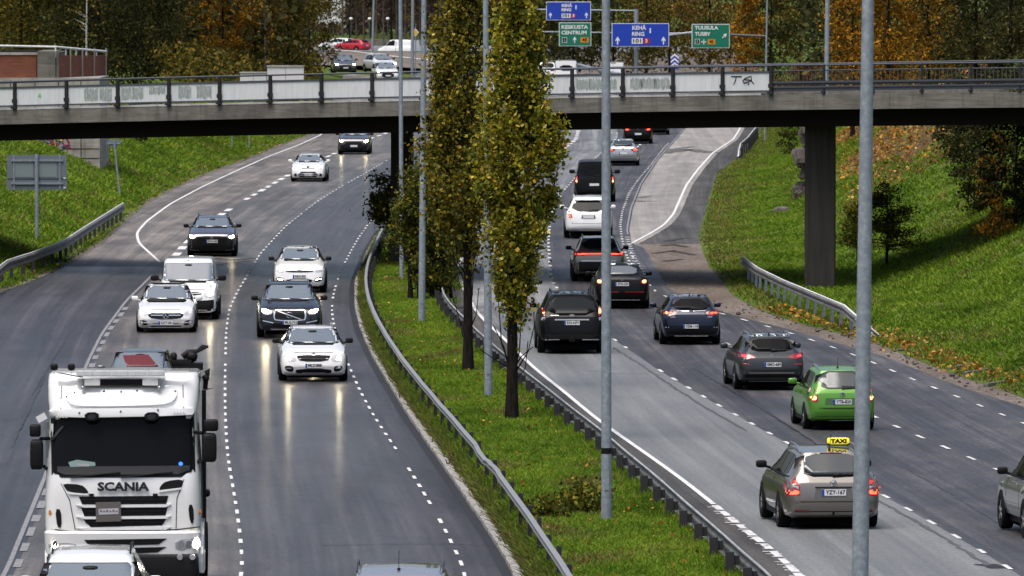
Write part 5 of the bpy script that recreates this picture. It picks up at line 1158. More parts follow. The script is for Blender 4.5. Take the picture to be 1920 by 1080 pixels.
def make_sedan_dark():
    P = prof_types('sedan', L=4.7, W=1.82, Hh=1.46, hood=.9, belt=.95, cowl=1.15, wtop=2.0, rtop=3.5, rbot=4.25, deck=1.06, wr=.645, bot=.2)
    c = Car('saloon_car', 'black saloon with glowing right tail light, straight behind the banded lamp pole', P, BLACKP); rear_common(c, .33, .9, 2.69)
    glassR(c, mat('car_glass_pale', (.12, .13, .14), .1, ior=1.8), 1.12, 1.38, .66, .56, wiper=False); c.d('roof_panel_or_sheen', SILVER, [(-.55, 1.40), (.55, 1.40), (.5, 1.455), (-.5, 1.455)], 'R', off=.008, rnd=0)  # silver overlay stands for sky reflected in the black roof
    c.d('tail_light', M_TAIL, [(.60, .84), (.84, .82), (.86, .98), (.64, 1.0)], 'R', True); c.d('tail_light_lit', M_TAILHOT, [(.66, .86), (.80, .86), (.80, .96), (.68, .96)], 'R', True, off=.016, grid=.05)
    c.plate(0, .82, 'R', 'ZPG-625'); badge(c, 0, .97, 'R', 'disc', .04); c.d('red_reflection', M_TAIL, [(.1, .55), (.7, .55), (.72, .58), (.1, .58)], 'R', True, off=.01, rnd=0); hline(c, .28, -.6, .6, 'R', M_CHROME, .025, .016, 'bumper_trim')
    hatch_gap(c, .66, .98, .60, .60, .01); return c.place(1164, 577, R1, 'R', 4.7 - 3.59, hd=-.02)
make_sedan_dark()
def make_coupe_bronze():
    P = hatch(L=4.44, W=1.88, Hh=1.59, hood=.95, belt=1.02, cowl=1.1, wtop=1.95, rtop=3.6, rbot=4.28, tail=1.10, wr=.645, bot=.22)
    c = Car('crossover', 'bronze grey crossover with long red light strips climbing beside its rear window', P, BRONZE); rear_common(c, .36, .88, 2.7, mm=M_TRIM)
    glassR(c, M_GLASSD, 1.14, 1.46, .64, .54); c.d('tail_light', M_TAIL, [(.42, .94), (.86, .92), (.90, 1.06), (.82, 1.12), (.42, 1.04)], 'R', True); c.d('tail_light_lit', M_TAILON, [(.44, .98), (.84, .98), (.86, 1.06), (.80, 1.07), (.76, 1.02), (.44, 1.02)], 'R', True, off=.016, rnd=0); hline(c, 1.0, -.44, .44, 'R', M_TAILON, .02, .014, 'light_bar')
    c.d('lower_bumper', M_TRIM, [(-.88, .24), (.88, .24), (.92, .62), (.7, .72), (-.7, .72), (-.92, .62)], 'R', off=.006, rnd=0); c.plate(.28, .62, 'R', None); hline(c, .74, -.86, .86, 'R', M_CHROME, .02, .012, 'bumper_trim'); c.rails(M_RIM)
    hline(c, .33, -.4, .4, 'R', M_CHROME, .03, .016, 'skid_plate')
    return c.place(1122, 527, R2, 'R', 4.44 - 3.58, hd=-.01)
make_coupe_bronze()
def make_suv_white():
    P = hatch(L=4.95, W=1.95, Hh=1.74, hood=1.03, belt=1.12, cowl=1.2, wtop=2.05, rtop=4.45, rbot=4.8, tail=1.18, wr=.64, bot=.26)
    c = Car('suv', 'white SUV with tall hooked red tail lights next to the middle lamp pole', P, WHITE); rear_common(c, .37, .9, 2.98)
    glassR(c, M_GLASSD, 1.14, 1.54, .66, .60); c.d('tail_light', M_TAIL, [(.66, .86), (.80, .86), (.90, 1.0), (.82, 1.14), (.74, 1.50), (.69, 1.50), (.74, 1.16), (.70, 1.02)], 'R', True, rnd=0); c.d('tail_light_lit', M_TAILON, [(.70, .88), (.79, .90), (.85, 1.0), (.78, 1.05)], 'R', True, off=.016, grid=.06)
    c.plate(0, .90, 'R', None, blue=False); hatch_gap(c, .62, 1.1, .66, .68, .012); c.d('lower_bumper', M_TRIM, [(-.84, .26), (.84, .26), (.90, .40), (-.90, .40)], 'R', off=.006, rnd=0); hline(c, .30, -.45, .45, 'R', M_CHROME, .05, .016, 'skid_plate'); c.d('spoiler', WHITE, [(-.66, 1.58), (.66, 1.58), (.66, 1.62), (-.66, 1.62)], 'R', off=.12, rnd=0, th=.14)
    c.d('crease', mat('plate_dark', (.06, .065, .07), .5), [(-.30, .83), (.30, .83), (.26, .97), (-.26, .97)], 'R', off=.006, rnd=0); c.rails(WHITE)
    return c.place(1103, 446, R2, 'R', 4.95 - 3.88, hd=.0)
make_suv_white()
def make_van_black():
    P = prof_types('van', L=5.0, W=1.93, Hh=1.97, hood=1.05, belt=1.18, cowl=.75, wtop=1.5, rtop=4.78, rbot=4.92, tail=1.2, wr=.76, bot=.26)
    c = Car('van', 'black minibus with small lit tail lights and big side mirrors by the middle lamp pole', P, BLACKP, cat='van'); c.wheels(.33, .95, 3.1); c.mirrors(M_TRIM, 1.35, 1.1, 1.35); c.under(); c.side('side_window', M_GLASSD, [(1.1, 1.25), (1.6, 1.78), (4.5, 1.78), (4.5, 1.25)], rnd=0)
    glassR(c, M_GLASSD, 1.26, 1.76, .72, .66, frame=False); c.d('tail_light', M_TAIL, [(.80, .84), (.91, .84), (.90, 1.28), (.81, 1.28)], 'R', True); c.d('tail_light_lit', M_TAILHOT, [(.83, .94), (.89, .94), (.885, 1.06), (.83, 1.06)], 'R', True, off=.016, grid=.05); c.d('tail_light_lit', M_TAILON, [(.83, 1.1), (.89, 1.1), (.885, 1.18), (.83, 1.18)], 'R', True, off=.016, grid=.05)
    c.plate(-.02, .83, 'R', None, blue=False); hline(c, .30, -.4, .4, 'R', M_CHROME, .06, .016, 'exhaust_trim'); hatch_gap(c, .50, 1.2, .74, .74)
    return c.place(1115, 378, R2, 'R', 4.9 - 4.05 + .1, hd=.01)
make_van_black()
def make_sedan(x, y, m, label, hd, lit, width=1.8, line=R2, roof=None):
    P = prof_types('sedan', L=4.75, W=width, Hh=1.46, hood=.9, belt=.95, cowl=1.15, wtop=2.0, rtop=3.5, rbot=4.2, deck=1.07, wr=.64, bot=.2)
    c = Car('saloon_car', label, P, m); rear_common(c, .32, .9, 2.7)
    glassR(c, M_GLASSR, 1.12, 1.38, .66, .57, wiper=False); c.d('tail_light', M_TAIL, [(.42, .86), (.60, .80), (.84, .84), (.86, .98), (.70, 1.0), (.46, .94)], 'R', True); c.d('tail_light_lit', lit, [(.54, .86), (.78, .87), (.78, .94), (.60, .95)], 'R', True, off=.016, grid=.06)
    c.plate(0, .70 if m is SILVER else .62, 'R', None); c.d('lower_bumper', M_TRIM, [(-.80, .24), (.80, .24), (.84, .38), (-.84, .38)], 'R', off=.006, rnd=0); hatch_gap(c, .60, .9, .6, .56); hline(c, .53, -.8, .8, 'R', M_TRIM, .014); badge(c, 0, .95, 'R', 'disc', .045)
    if roof: c.d('roof_panel_or_sheen', roof, [(-.56, 1.40), (.56, 1.40), (.5, 1.455), (-.5, 1.455)], 'R', off=.008, rnd=0)  # paler roof overlay, reflected sky put into the colour
    return c.place(x, y, line, 'R', 4.75 - 3.6, hd=hd)
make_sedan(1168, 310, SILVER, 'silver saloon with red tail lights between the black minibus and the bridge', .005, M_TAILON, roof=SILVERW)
make_sedan(1196, 269, BLACKP, 'black saloon with lit tail lights, half swallowed by the right bridge span', .02, M_TAILON)
make_sedan(1229, 252, DARKB, 'dark car barely showing beneath the bridge beyond the black saloon', .02, M_TAIL)
def make_suv_right():
    P = hatch(L=4.6, W=1.84, Hh=1.72, hood=1.02, belt=1.06, cowl=1.15, wtop=2.0, rtop=4.2, rbot=4.5, tail=1.1, wr=.66, bot=.28)
    c = Car('suv', 'silver grey SUV cut off by the right edge with dark mirror and alloy wheels showing', P, paint('paint_steel', (.27, .28, .30), .3, .5)); rear_common(c, .35, .9, 2.65, mm=M_TRIM)
    glassR(c, M_GLASSD, 1.16, 1.55, .66, .58); c.d('tail_light', M_TAIL, [(.68, .8), (.86, .8), (.84, 1.1), (.70, 1.12)], 'R', True); c.plate(0, .7, 'R'); c.side('arch_flare', SILVERW, [(3.2, .9), (3.55, 1.0), (3.9, .9), (3.85, .84), (3.55, .92), (3.25, .84)], .02, 0); c.rails(M_RIM)
    return c.place(2010, 1008, R2, 'R', 4.6 - 3.55, hd=-.10)
make_suv_right()
# ---- far away
def far_car(x, y, Y, end, m, label, hd, name='car_far', W=1.8, Hh=1.5, L=4.4, lit=True, **k):
    P = hatch(L=L, W=W, Hh=Hh, hood=.9, belt=.98, cowl=1.1, wtop=1.95, rtop=L - .5, rbot=L - .1, tail=1.0, wr=.645); P2 = P
    c = Car('hatchback', label, P, m); c.wheels(.32, .88, L - 1.75); c.mirrors(M_TRIM); c.under(); c.windows(M_GLASSD)
    glassF(c, M_GLASS, 1.02, 1.42, .74, .58); glassR(c, M_GLASSD, 1.06, 1.38, .66, .56)
    c.d('headlight', M_HEADON if (lit and end == 'F') else M_LENS, [(.52, .66), (.80, .66), (.84, .80), (.56, .80)], 'F', True); c.d('grille', M_TRIM, [(-.45, .3), (.45, .3), (.5, .66), (-.5, .66)], 'F'); c.plate(0, .45)
    c.d('tail_light', M_TAIL, [(.62, .80), (.86, .80), (.86, 1.0), (.64, 1.0)], 'R', True); c.plate(0, .7, 'R')
    X = XatY(x, Y); c.root.location = (X, Y, HC + ray(x, y)[1] * Y); c.root.rotation_euler.z = hd + (math.pi if end == 'F' else 0); return c
far_car(644, 137, 640, 'F', paint('paint_far_dark', (.05, .055, .06), .2, .4), 'dark car with white headlights coming down the far road, left of the white one', .10)
far_car(712, 135, 640, 'F', WHITE, 'white car with a black grille coming down the far road beside the dark car', .30)
far_car(722, 152, 622, 'F', WHITE, 'white car roof just peeping over the parapet below the far white car', .12)
far_car(662, 96.5, 915, 'R', RED, 'bright red hatchback on the raised far road behind', .9, L=4.2, Hh=1.42)
far_car(633, 95, 935, 'R', WHITE, 'white car ahead of the red hatchback partly hidden by leaves', 1.0)
far_car(1026, 150, 650, 'R', WHITE, 'white car with red tail lights half hidden by the poplar leaves above the parapet', .0)
def far_van(x, y, Y, hd, label, W=2.0, Hh=2.35, L=5.5, windows=True, wr=.82):
    P = prof_types('van', L=L, W=W, Hh=Hh, hood=1.15, belt=1.3, cowl=.8, wtop=1.6, rtop=L - .15, rbot=L - .06, tail=1.3, wr=wr, bot=.3)
    c = Car('van', label, P, WHITE, cat='van'); c.wheels(.34, .95, L - 2.1); c.mirrors(M_TRIM, 1.5, 1.1, 1.3); c.under()
    c.side('side_window', M_GLASSD, [(1.1, 1.35), (1.6, 1.95), (2.2, 1.95), (2.2, 1.35)], rnd=0); glassF(c, M_GLASS, 1.35, 1.95, .85, .76)
    if windows: c.d('rear_window', M_GLASSD, [(-.52, 1.5), (.52, 1.5), (.50, 1.95), (-.50, 1.95)], 'R', off=.01)
    else: c.d('rear_handle', M_TRIM, [(-.22, Hh - .12), (.22, Hh - .12), (.22, Hh - .08), (-.22, Hh - .08)], 'R', off=.02, rnd=0); c.d('panel_gap', M_TRIM, [(-.008, .5), (.008, .5), (.008, Hh - .2), (-.008, Hh - .2)], 'R', off=.004, rnd=0)
    c.d('tail_light', M_TAIL, [(.84, .9), (.94, .9), (.94, 1.3), (.84, 1.3)], 'R', True); c.plate(0, .7, 'R')
    c.side('door_seam', M_TRIM, [(2.35, .4), (2.39, .4), (2.39, Hh - .2), (2.35, Hh - .2)], .006, 0)
    X = XatY(x, Y); c.root.location = (X, Y, HC + ray(x, y)[1] * Y); c.root.rotation_euler.z = hd; return c
far_van(1061, 167, 640, 0, 'white van with a dark rear window above the parapet, left of the windowless one')
far_van(1150, 170, 640, -.02, 'white van with plain back doors above the parapet behind the middle lamp pole', windows=False)
far_van(748, 108, 905, 1.15, 'white delivery van side on upon the far raised road', W=2.0, Hh=2.05, L=4.6, windows=False)
# ------------------------------------------------------------------ truck
def make_truck():
    Y0 = G0(227, 1146)[1]; t = thing('truck', 'white crane truck with black windscreen and a folded crane behind its cab', 'truck', (XatY(228, Y0), Y0, float(base1(Y0))))
    t.rotation_euler.z = math.pi + .015; t.scale = (.94, .94, .94)
    W = 1.36  # half width
    TW = paint('paint_truck_white', (.74, .75, .76), .3)
    Lc = 2.3; yF = 0.0    # local +y is forward; front face at y=0, cab runs to -Lc
    # image x on the front face -> local x (mirrored because the truck faces the camera)
    X = lambda zx: -(zx - 480) / 275.0
    Z = lambda zy: (1250 - zy) / 275.0
    def ringsec(w, y, zb, zt, r=.12):
        p = []
        for cx, cz, a0 in ((w - r, zb + r, -90), (w - r, zt - r, 0), (-w + r, zt - r, 90), (-w + r, zb + r, 180)):
            for k in range(4): a = math.radians(a0 + 30 * k); p.append((cx + r * math.cos(a), y, cz + r * math.sin(a)))
        return p
    # cab shell as a loft of horizontal slices so that the corners curve in plan
    mb = MB(); zs = [(.95, 1.30, .02), (1.15, 1.335, .01), (1.6, 1.345, 0), (2.0, 1.34, -.02), (2.32, 1.33, -.05), (2.45, 1.325, -.09), (3.30, 1.27, -.30), (3.42, 1.27, -.30), (3.62, 1.30, -.36), (3.85, 1.31, -.50), (3.98, 1.31, -.58), (4.07, 1.30, -.66), (4.10, 1.26, -.74)]
    m_ = None
    for z, w, yf in zs:
        r = .22; pl = []
        for k in range(7): a = math.radians(90 - 15 * k); pl.append((w - r + r * math.cos(a) * 1.0, yf - r + r * math.sin(a)))
        pl = [(w * .45, yf + .03)] + pl + [(w, -1.2), (w, -Lc)]
        full = [(-a, b) for a, b in pl[::-1]] + [(0, yf + .04)] + pl; m_ = len(full); mb.v += [(a, b, z) for a, b in full]
    for i in range(len(zs) - 1):
        for j in range(m_): mb.f.append((i * m_ + j, i * m_ + (j + 1) % m_, (i + 1) * m_ + (j + 1) % m_, (i + 1) * m_ + j)); mb.m.append(0)
    mb.f += [tuple(range(m_)), tuple((len(zs) - 1) * m_ + j for j in range(m_))]; mb.m += [0, 0]
    me = mb.mesh('cab', TW, 35); fixn(me); me.set_sharp_from_angle(angle=math.radians(32)); B = bvh_of(me); link('cab', me, t)
    def d(name, m, poly, off=.01, rnd=1, mirror=False, grid=.12, th=.03, zoom=True, parent=None):
        pl = [(X(a), Z(b)) for a, b in poly] if zoom else poly; o = None
        for s in ((1, -1) if mirror else (1,)):
            q = decal(B, [(s * a, b) for a, b in pl], 'F', off, th, grid, rnd)
            if q.v: me = q.mesh(name, m, 50); fixn(me); o = link(name, me, parent or t)
        return o
    M_WS = mat('truck_glass', (.005, .006, .007), .08, spec=.15, ior=1.35)
    d('windscreen_surround', M_TRIM, [(134, 318), (820, 305), (828, 590), (760, 611), (190, 613), (142, 602)], .006, 0)
    ws = d('windscreen', M_WS, [(150, 352), (158, 345), (805, 335), (812, 342), (814, 575), (808, 588), (750, 600), (200, 603), (156, 594), (150, 585)], .014, 0)
    d('dashboard_papers', mat('paper_teal', (.16, .24, .24), .6), [(222, 540), (262, 528), (350, 540), (352, 556), (300, 560), (232, 562)], .018, 0, parent=ws); d('dashboard_papers', mat('paper_grey', (.25, .27, .28), .6), [(262, 545), (325, 548), (322, 560), (272, 558)], .021, 0, parent=ws)
    d('blue_lamp', mat('blue_lamp', (.05, .2, .8), .3, emit=(.02, .12, 1), estr=1.1), [(748, 543), (757, 537), (768, 543), (768, 553), (757, 558), (748, 553)], .019, 1, grid=.03, parent=ws)
    d('wiper', M_RIMD, [(140, 425), (192, 368), (202, 372), (148, 436)], .05, 0)
    for a, b in ((230, 470), (470, 720)): d('wiper', M_TRIM, [(a, 606), (b, 584), (b, 588), (a, 612)], .05, 0)
    d('dashboard', mat('cab_shade', (.014, .015, .017), .5), [(170, 560), (800, 556), (800, 578), (745, 596), (205, 598), (170, 584)], .016, 0, parent=ws)
    # sun visor and roof panels
    d('sun_visor', TW, [(140, 285), (820, 280), (826, 305), (808, 318), (135, 330), (125, 300)], .16, 1, th=.18)
    d('roof_panel_or_sheen', TW, [(208, 190), (735, 188), (738, 232), (705, 262), (600, 272), (320, 276), (235, 270), (208, 235)], .06, 1, th=.06)
    d('panel_gap', M_TRIM, [(186, 140), (190, 140), (186, 290), (182, 290)], .003, 0); d('panel_gap', M_TRIM, [(762, 130), (766, 130), (772, 285), (768, 285)], .003, 0)
    for x0 in (298, 583): d('visor_lamp', M_TRIMG, [(x0, 303), (x0 + 70, 300), (x0 + 70, 340), (x0 + 8, 344)], .20, 1, th=.1); d('visor_lamp_lens', M_RIMD, [(x0 + 16, 312), (x0 + 56, 310), (x0 + 54, 334), (x0 + 18, 336)], .21, 1, th=.02)
    for x0 in (166, 724): 
        for k in range(4): d('marker_light', M_HEADSOFT, [(x0 + k * 14, 318 - (x0 > 500) * 20), (x0 + 10 + k * 14, 318 - (x0 > 500) * 20), (x0 + 10 + k * 14, 328 - (x0 > 500) * 20), (x0 + k * 14, 328 - (x0 > 500) * 20)], .17, 0, th=.01)
    for p in ((212, 230), (250, 212), (390, 205), (472, 208), (548, 203), (730, 205), (275, 305), (472, 298), (650, 292)): d('bolt', M_TRIM, [(p[0] - 4, p[1] - 4), (p[0] + 4, p[1] - 4), (p[0] + 4, p[1] + 4), (p[0] - 4, p[1] + 4)], .17 if p[1] > 280 else .065, 0, th=.01)
    # light bar on the roof
    mb = MB(); zc = Z(118); mb.box((X(470), -.45, zc + .02), (650 / 275, .10, .03)); mb.box((X(470), -.42, zc), (425 / 275, .30, .10)); mb.build('light_bar', TW, t)
    for k in range(5): mb = MB(); mb.box((X(302 + k * 84), -.255, zc), (.27, .03, .075)); mb.build('light_bar_lens', M_PANEL, t)
    mb = MB(); mb.box((X(472), -.40, Z(162)), (370 / 275, .12, .10)); mb.build('light_bar_mount', M_TRIM, t)
    for x in (335, 612): mb = MB(); mb.box((X(x), -.33, Z(160)), (.27, .08, .12)); mb.build('bracket_plate', TW, t)
    for x in (290, 655): mb = MB(); mb.tube([(X(x), -.33, Z(195)), (X(x), -.33, Z(145))], .025, 8); mb.sup((X(x), -.32, Z(188)), (.08, .08, .08), 1); mb.build('bracket', M_RIM, t, smooth=50)
    for x in (152, 234):
        mb = MB(); mb.tube([(X(x), -.45, Z(120)), (X(x), -.45, Z(100))], .015, 6); mb.sup((X(x), -.45, Z(90)), (.135, .10, .12), .6); mb.build('roof_lamp', M_TRIM, t, smooth=60)
    mb = MB(); mb.tube([(X(145), -.45, Z(112)), (X(290), -.35, Z(138))], .010, 5); mb.build('cable', M_TRIM, t)
    # front panels
    text_mesh('maker_lettering', 'SCANIA', .20, .012, mat('letter_grey', (.03, .035, .05), .3, metal=.5), t, Matrix.Translation((X(484), .05, Z(656))) @ FACE_POS, width=.90, bold=.009)
    for pl in ([(195, 640), (285, 645), (312, 668), (322, 690), (222, 680), (206, 660)], [(768, 620), (690, 628), (662, 650), (655, 676), (752, 664), (768, 645)]):
        d('air_scoop', M_TRIM, pl, .012, 1)
    d('scoop_edge', TW, [(218, 680), (320, 690), (318, 696), (222, 690)], .03, 0); d('scoop_edge', TW, [(655, 672), (760, 660), (760, 668), (655, 682)], .03, 0)
    for pl in ([(273, 702), (700, 698), (690, 738), (290, 740)], [(284, 755), (697, 750), (686, 793), (300, 797)], [(292, 808), (693, 803), (670, 840), (330, 848)]):
        d('grille_slot', M_TRIM, pl, .006, 0)
        y0 = sum(p[1] for p in pl) / 4; d('grille_slat', M_TRIMG, [(pl[0][0] + 12, y0 - 3), (pl[1][0] - 12, y0 - 5), (pl[1][0] - 14, y0 + 3), (pl[0][0] + 14, y0 + 5)], .02, 0)
    for y0 in (742, 797, 850): d('grille_lip', TW, [(262, y0), (712, y0 - 4), (690, y0 + 10), (300, y0 + 12)], .035, 0, th=.05)
    d('grille_slot', M_TRIM, [(325, 866), (662, 860), (640, 876), (345, 880)], .006, 0)
    bd = d('front_board', mat('board_brown', (.10, .092, .088), .7), [(354, 728), (473, 726), (475, 818), (356, 822)], .06, 0, th=.03)
    d('board_label', mat('board_text', (.42, .42, .46), .6), [(368, 760), (462, 756), (463, 784), (369, 787)], .066, 0, th=.008, parent=bd)
    for q in range(6): d('board_print', mat('print_grey', (.12, .11, .14), .6), [(374 + q * 15, 764 + (q % 2) * 4), (384 + q * 15, 763 + (q % 2) * 4), (384 + q * 15, 774), (374 + q * 15, 775)], .069, 0, th=.004, parent=bd)
    for q in ((160, 762, 192, 850), (793, 742, 822, 830)): d('corner_intake', M_TRIM, [(q[0], q[1]), (q[2] - 4, q[1]), (q[2], q[3]), (q[0] + 10, q[3])], .012, 1)
    for pl in ([(186, 640), (189, 640), (232, 720), (258, 860), (254, 862), (228, 722)], [(772, 620), (775, 622), (742, 715), (738, 855), (734, 855), (738, 712)]): d('panel_gap', M_TRIM, pl, .004, 0)
    d('panel_gap', M_TRIM, [(115, 852), (258, 868), (735, 858), (850, 845), (850, 850), (735, 863), (258, 874), (115, 858)], .004, 0)
    for x in (135, 850): d('side_marker', mat('amber_lens', (.5, .2, .03), .3), [(x - 7, 768), (x + 7, 768), (x + 7, 790), (x - 7, 790)], .014, 1)
    for x in (333, 637): d('step_clip', M_TRIM, [(x - 12, 688), (x + 12, 688), (x + 10, 700), (x - 10, 700)], .03, 0)
    # bumper
    mb = MB(); sec = []
    for z, w, yf in ((.98, 1.30, .04), (1.0, 1.34, .10), (1.36, 1.36, .12), (1.40, 1.33, .07)):
        pl = [(w * .5, yf + .03)] + [(w - .25 + .25 * math.cos(math.radians(90 - 15 * k)), yf - .25 + .25 * math.sin(math.radians(90 - 15 * k))) for k in range(7)] + [(w, -.5)]
        full = [(-a, b) for a, b in pl[::-1]] + pl; nn = len(full); mb.v += [(a, b, z) for a, b in full]
    for i in range(3):
        for j in range(nn - 1): mb.f.append((i * nn + j, i * nn + j + 1, (i + 1) * nn + j + 1, (i + 1) * nn + j)); mb.m.append(0)
    me = mb.mesh('bumper', TW, 35); fixn(me); Bb = bvh_of(me); link('bumper', me, t)
    def db(name, m, poly, off=.01, rnd=0, th=.03, grid=.12):
        q = decal(Bb, [(X(a), Z(b)) for a, b in poly], 'F', off, th, grid, rnd)
        if q.v: me = q.mesh(name, m, 50); fixn(me); link(name, me, t)
    db('bumper_slot', M_TRIM, [(300, 906), (692, 900), (655, 928), (325, 936)]); db('bumper_slot', M_TRIM, [(500, 944), (690, 940), (650, 966), (500, 974)])
    db('headlamp', M_LENS, [(732, 908), (850, 898), (852, 952), (735, 958)], .012, 1); db('headlamp_bulb', M_HEADON, [(820, 905), (846, 903), (848, 945), (822, 948)], .018, 1, grid=.05); db('headlamp_bulb', M_CHROME, [(745, 915), (775, 912), (775, 945), (747, 948)], .016, 2, grid=.05); db('headlamp_bulb', M_CHROME, [(782, 912), (812, 910), (812, 942), (784, 945)], .016, 2, grid=.05)
    db('headlamp', M_LENS, [(128, 920), (262, 922), (262, 942), (130, 955)], .012, 1); db('headlamp_bulb', M_HEADON, [(145, 926), (172, 926), (172, 950), (147, 950)], .018, 1, grid=.05)
    mb = MB(); mb.sup((0, -.12, .70), (2.66, .55, .62), .22, 24, 10); mb.build('lower_bumper', M_TRIM, t, smooth=50)
    for x in (755, 815): mb = MB(); mb.lathe([(.001, .0), (.045, .0), (.055, -.03)], 14, c=(X(x), .17, Z(990)), M=Matrix.Rotation(math.pi / 2, 3, 'Z')); mb.build('fog_lamp', M_LENS, t, smooth=50)
    mb = MB(); mb.box((0, .0, .42), (2.3, .3, .12)); mb.build('front_skirt', M_TRIM, t)
    # mirrors (camera left first)
    for (x0, y0, x1, y1, nm) in ((38, 358, 92, 418, 'mirror'), (40, 430, 104, 575, 'mirror'), (868, 335, 938, 392, 'mirror'), (860, 400, 930, 540, 'mirror')):
        mb = MB(); mb.sup(((X(x0) + X(x1)) / 2, -.10, (Z(y0) + Z(y1)) / 2), (abs(X(x1) - X(x0)), .24, abs(Z(y1) - Z(y0))), .38, 16, 10); mb.build(nm, M_TRIM, t, smooth=60)
    for q in ((90, 428, 130, 430), (105, 560, 125, 580), (864, 402, 822, 400), (850, 530, 840, 545)): mb = MB(); mb.tube([(X(q[0]), -.12, Z(q[1])), (X(q[2]), -.3, Z(q[3]))], .033, 6); mb.build('mirror_arm', M_TRIM, t, smooth=50)
    mb = MB(); mb.box((X(95), -.15, Z(328)), (.17, .06, .12), M=Matrix.Rotation(.5, 3, 'Y')); mb.build('kerb_mirror', TW, t)
    for q in ((118, 350, 122, 520), (826, 300, 832, 510)): mb = MB(); mb.tube([(X(q[0]), -.3, Z(q[1])), (X(q[2]), -.32, Z(q[3]))], .03, 6); mb.build('grab_rail', M_RIM, t, smooth=50)
    for s in (1, -1):
        me = decal(B, [(-.62, 2.40), (-.48, 3.2), (-1.6, 3.2), (-1.6, 2.40)], 'r' if s > 0 else 'l', .012, .02, .2, 0).mesh('side_window', M_GLASSD, 50); fixn(me); link('side_window', me, t)
        mb = MB(); mb.box((s * 1.30, -1.9, 1.0), (.16, .9, .9)); mb.build('step', TW, t)
        mb = MB(); mb.lathe([(.30, -.14), (.50, -.15), (.52, -.1), (.52, .1), (.50, .15), (.30, .14), (.28, .05), (.01, .04)], 28, c=(s * 1.17, -1.45, .52)); w = link('wheel', None, t); mb.build('tyre', M_TYRE, w, smooth=40)
        mb = MB(); mb.lathe([(.50, -.30), (.52, .3)], 28, c=(s * 1.0, -7.6, .52)); mb.lathe([(.01, .3), (.5, .31)], 28, c=(s * 1.0, -7.6, .52)); w2 = link('wheel', None, t); mb.build('tyre', M_TYRE, w2, smooth=40)
        mb = MB(); n = 12; poly = [(-1.45 + .66 * math.cos(math.pi * k / n), .62 + .62 * math.sin(math.pi * k / n)) for k in range(n + 1)] + [(-1.45 - .6 * math.cos(math.pi * k / n), .62 + .56 * math.sin(math.pi * k / n)) for k in range(n + 1)]
        mb.prism(poly, .40, 'x', 1.36 - .40 + .02 if s > 0 else -1.38); mb.build('mudguard', TW, t, fix=True)
    mb = MB(); mb.box((0, -5.2, .85), (1.0, 7.6, .3)); mb.build('chassis', M_TRIM, t)
    mb = MB(); mb.box((0, -6.4, 1.25), (2.5, 5.2, .18)); mb.build('flatbed', M_RIMD, t)
    # folded crane, showing over and beside the cab on the right of the picture
    cr = link('crane', None, t); g = lambda a, b, y=-2.7: (X(a), y, Z(b))
    mb = MB(); mb.box(g(772, 118), (.55, .4, .12)); mb.box(g(745, 100), (.35, .4, .10)); mb.tube([g(690, 100), g(708, 70), g(716, 70)], .06, 8); mb.sup(g(706, 72), (.12, .15, .16), .8); mb.build('crane_head', M_TRIM, cr, smooth=50)
    mb = MB(); mb.tube([g(748, 72), g(775, 52), g(800, 60), g(806, 84), g(784, 92), g(760, 88)], .055, 8); mb.tube([g(770, 88), g(758, 50)], .035, 6); mb.tube([g(778, 50), g(822, 44), g(862, 26)], [.05, .035, .03], 6); mb.tube([g(822, 42), g(845, 22), g(874, 24)], [.03, .035, .025], 6); mb.sup(g(795, 70), (.2, .2, .16), .8); mb.build('grapple', M_TRIM, cr, smooth=50)
    mb = MB(); mb.tube([g(858, 150), g(878, 134), g(874, 160)], .03, 6); mb.tube([g(850, 165), g(862, 185), g(858, 230)], .05, 6); mb.tube([g(868, 150), g(870, 180), g(856, 200)], .035, 6); mb.sup(g(862, 178), (.12, .2, .14), .8); mb.tube([g(858, 232), g(895, 226)], .008, 4); mb.build('hydraulic_arm', M_TRIM, cr, smooth=50)
    mb = MB(); mb.box((X(853), -2.6, 2.3), (.07, .3, 2.8)); mb.box((0, -2.6, 2.0), (2.6, .3, .15)); mb.box((0, -2.9, 2.6), (1.2, .5, 2.6)); mb.build('crane_column', M_TRIM, cr)
    mb = MB(); mb.tube([g(850, 740), g(872, 728), g(875, 742)], .035, 6); mb.sup(g(866, 735), (.12, .2, .14), .8); mb.build('side_fitting', M_TRIM, t, smooth=50)
make_truck()

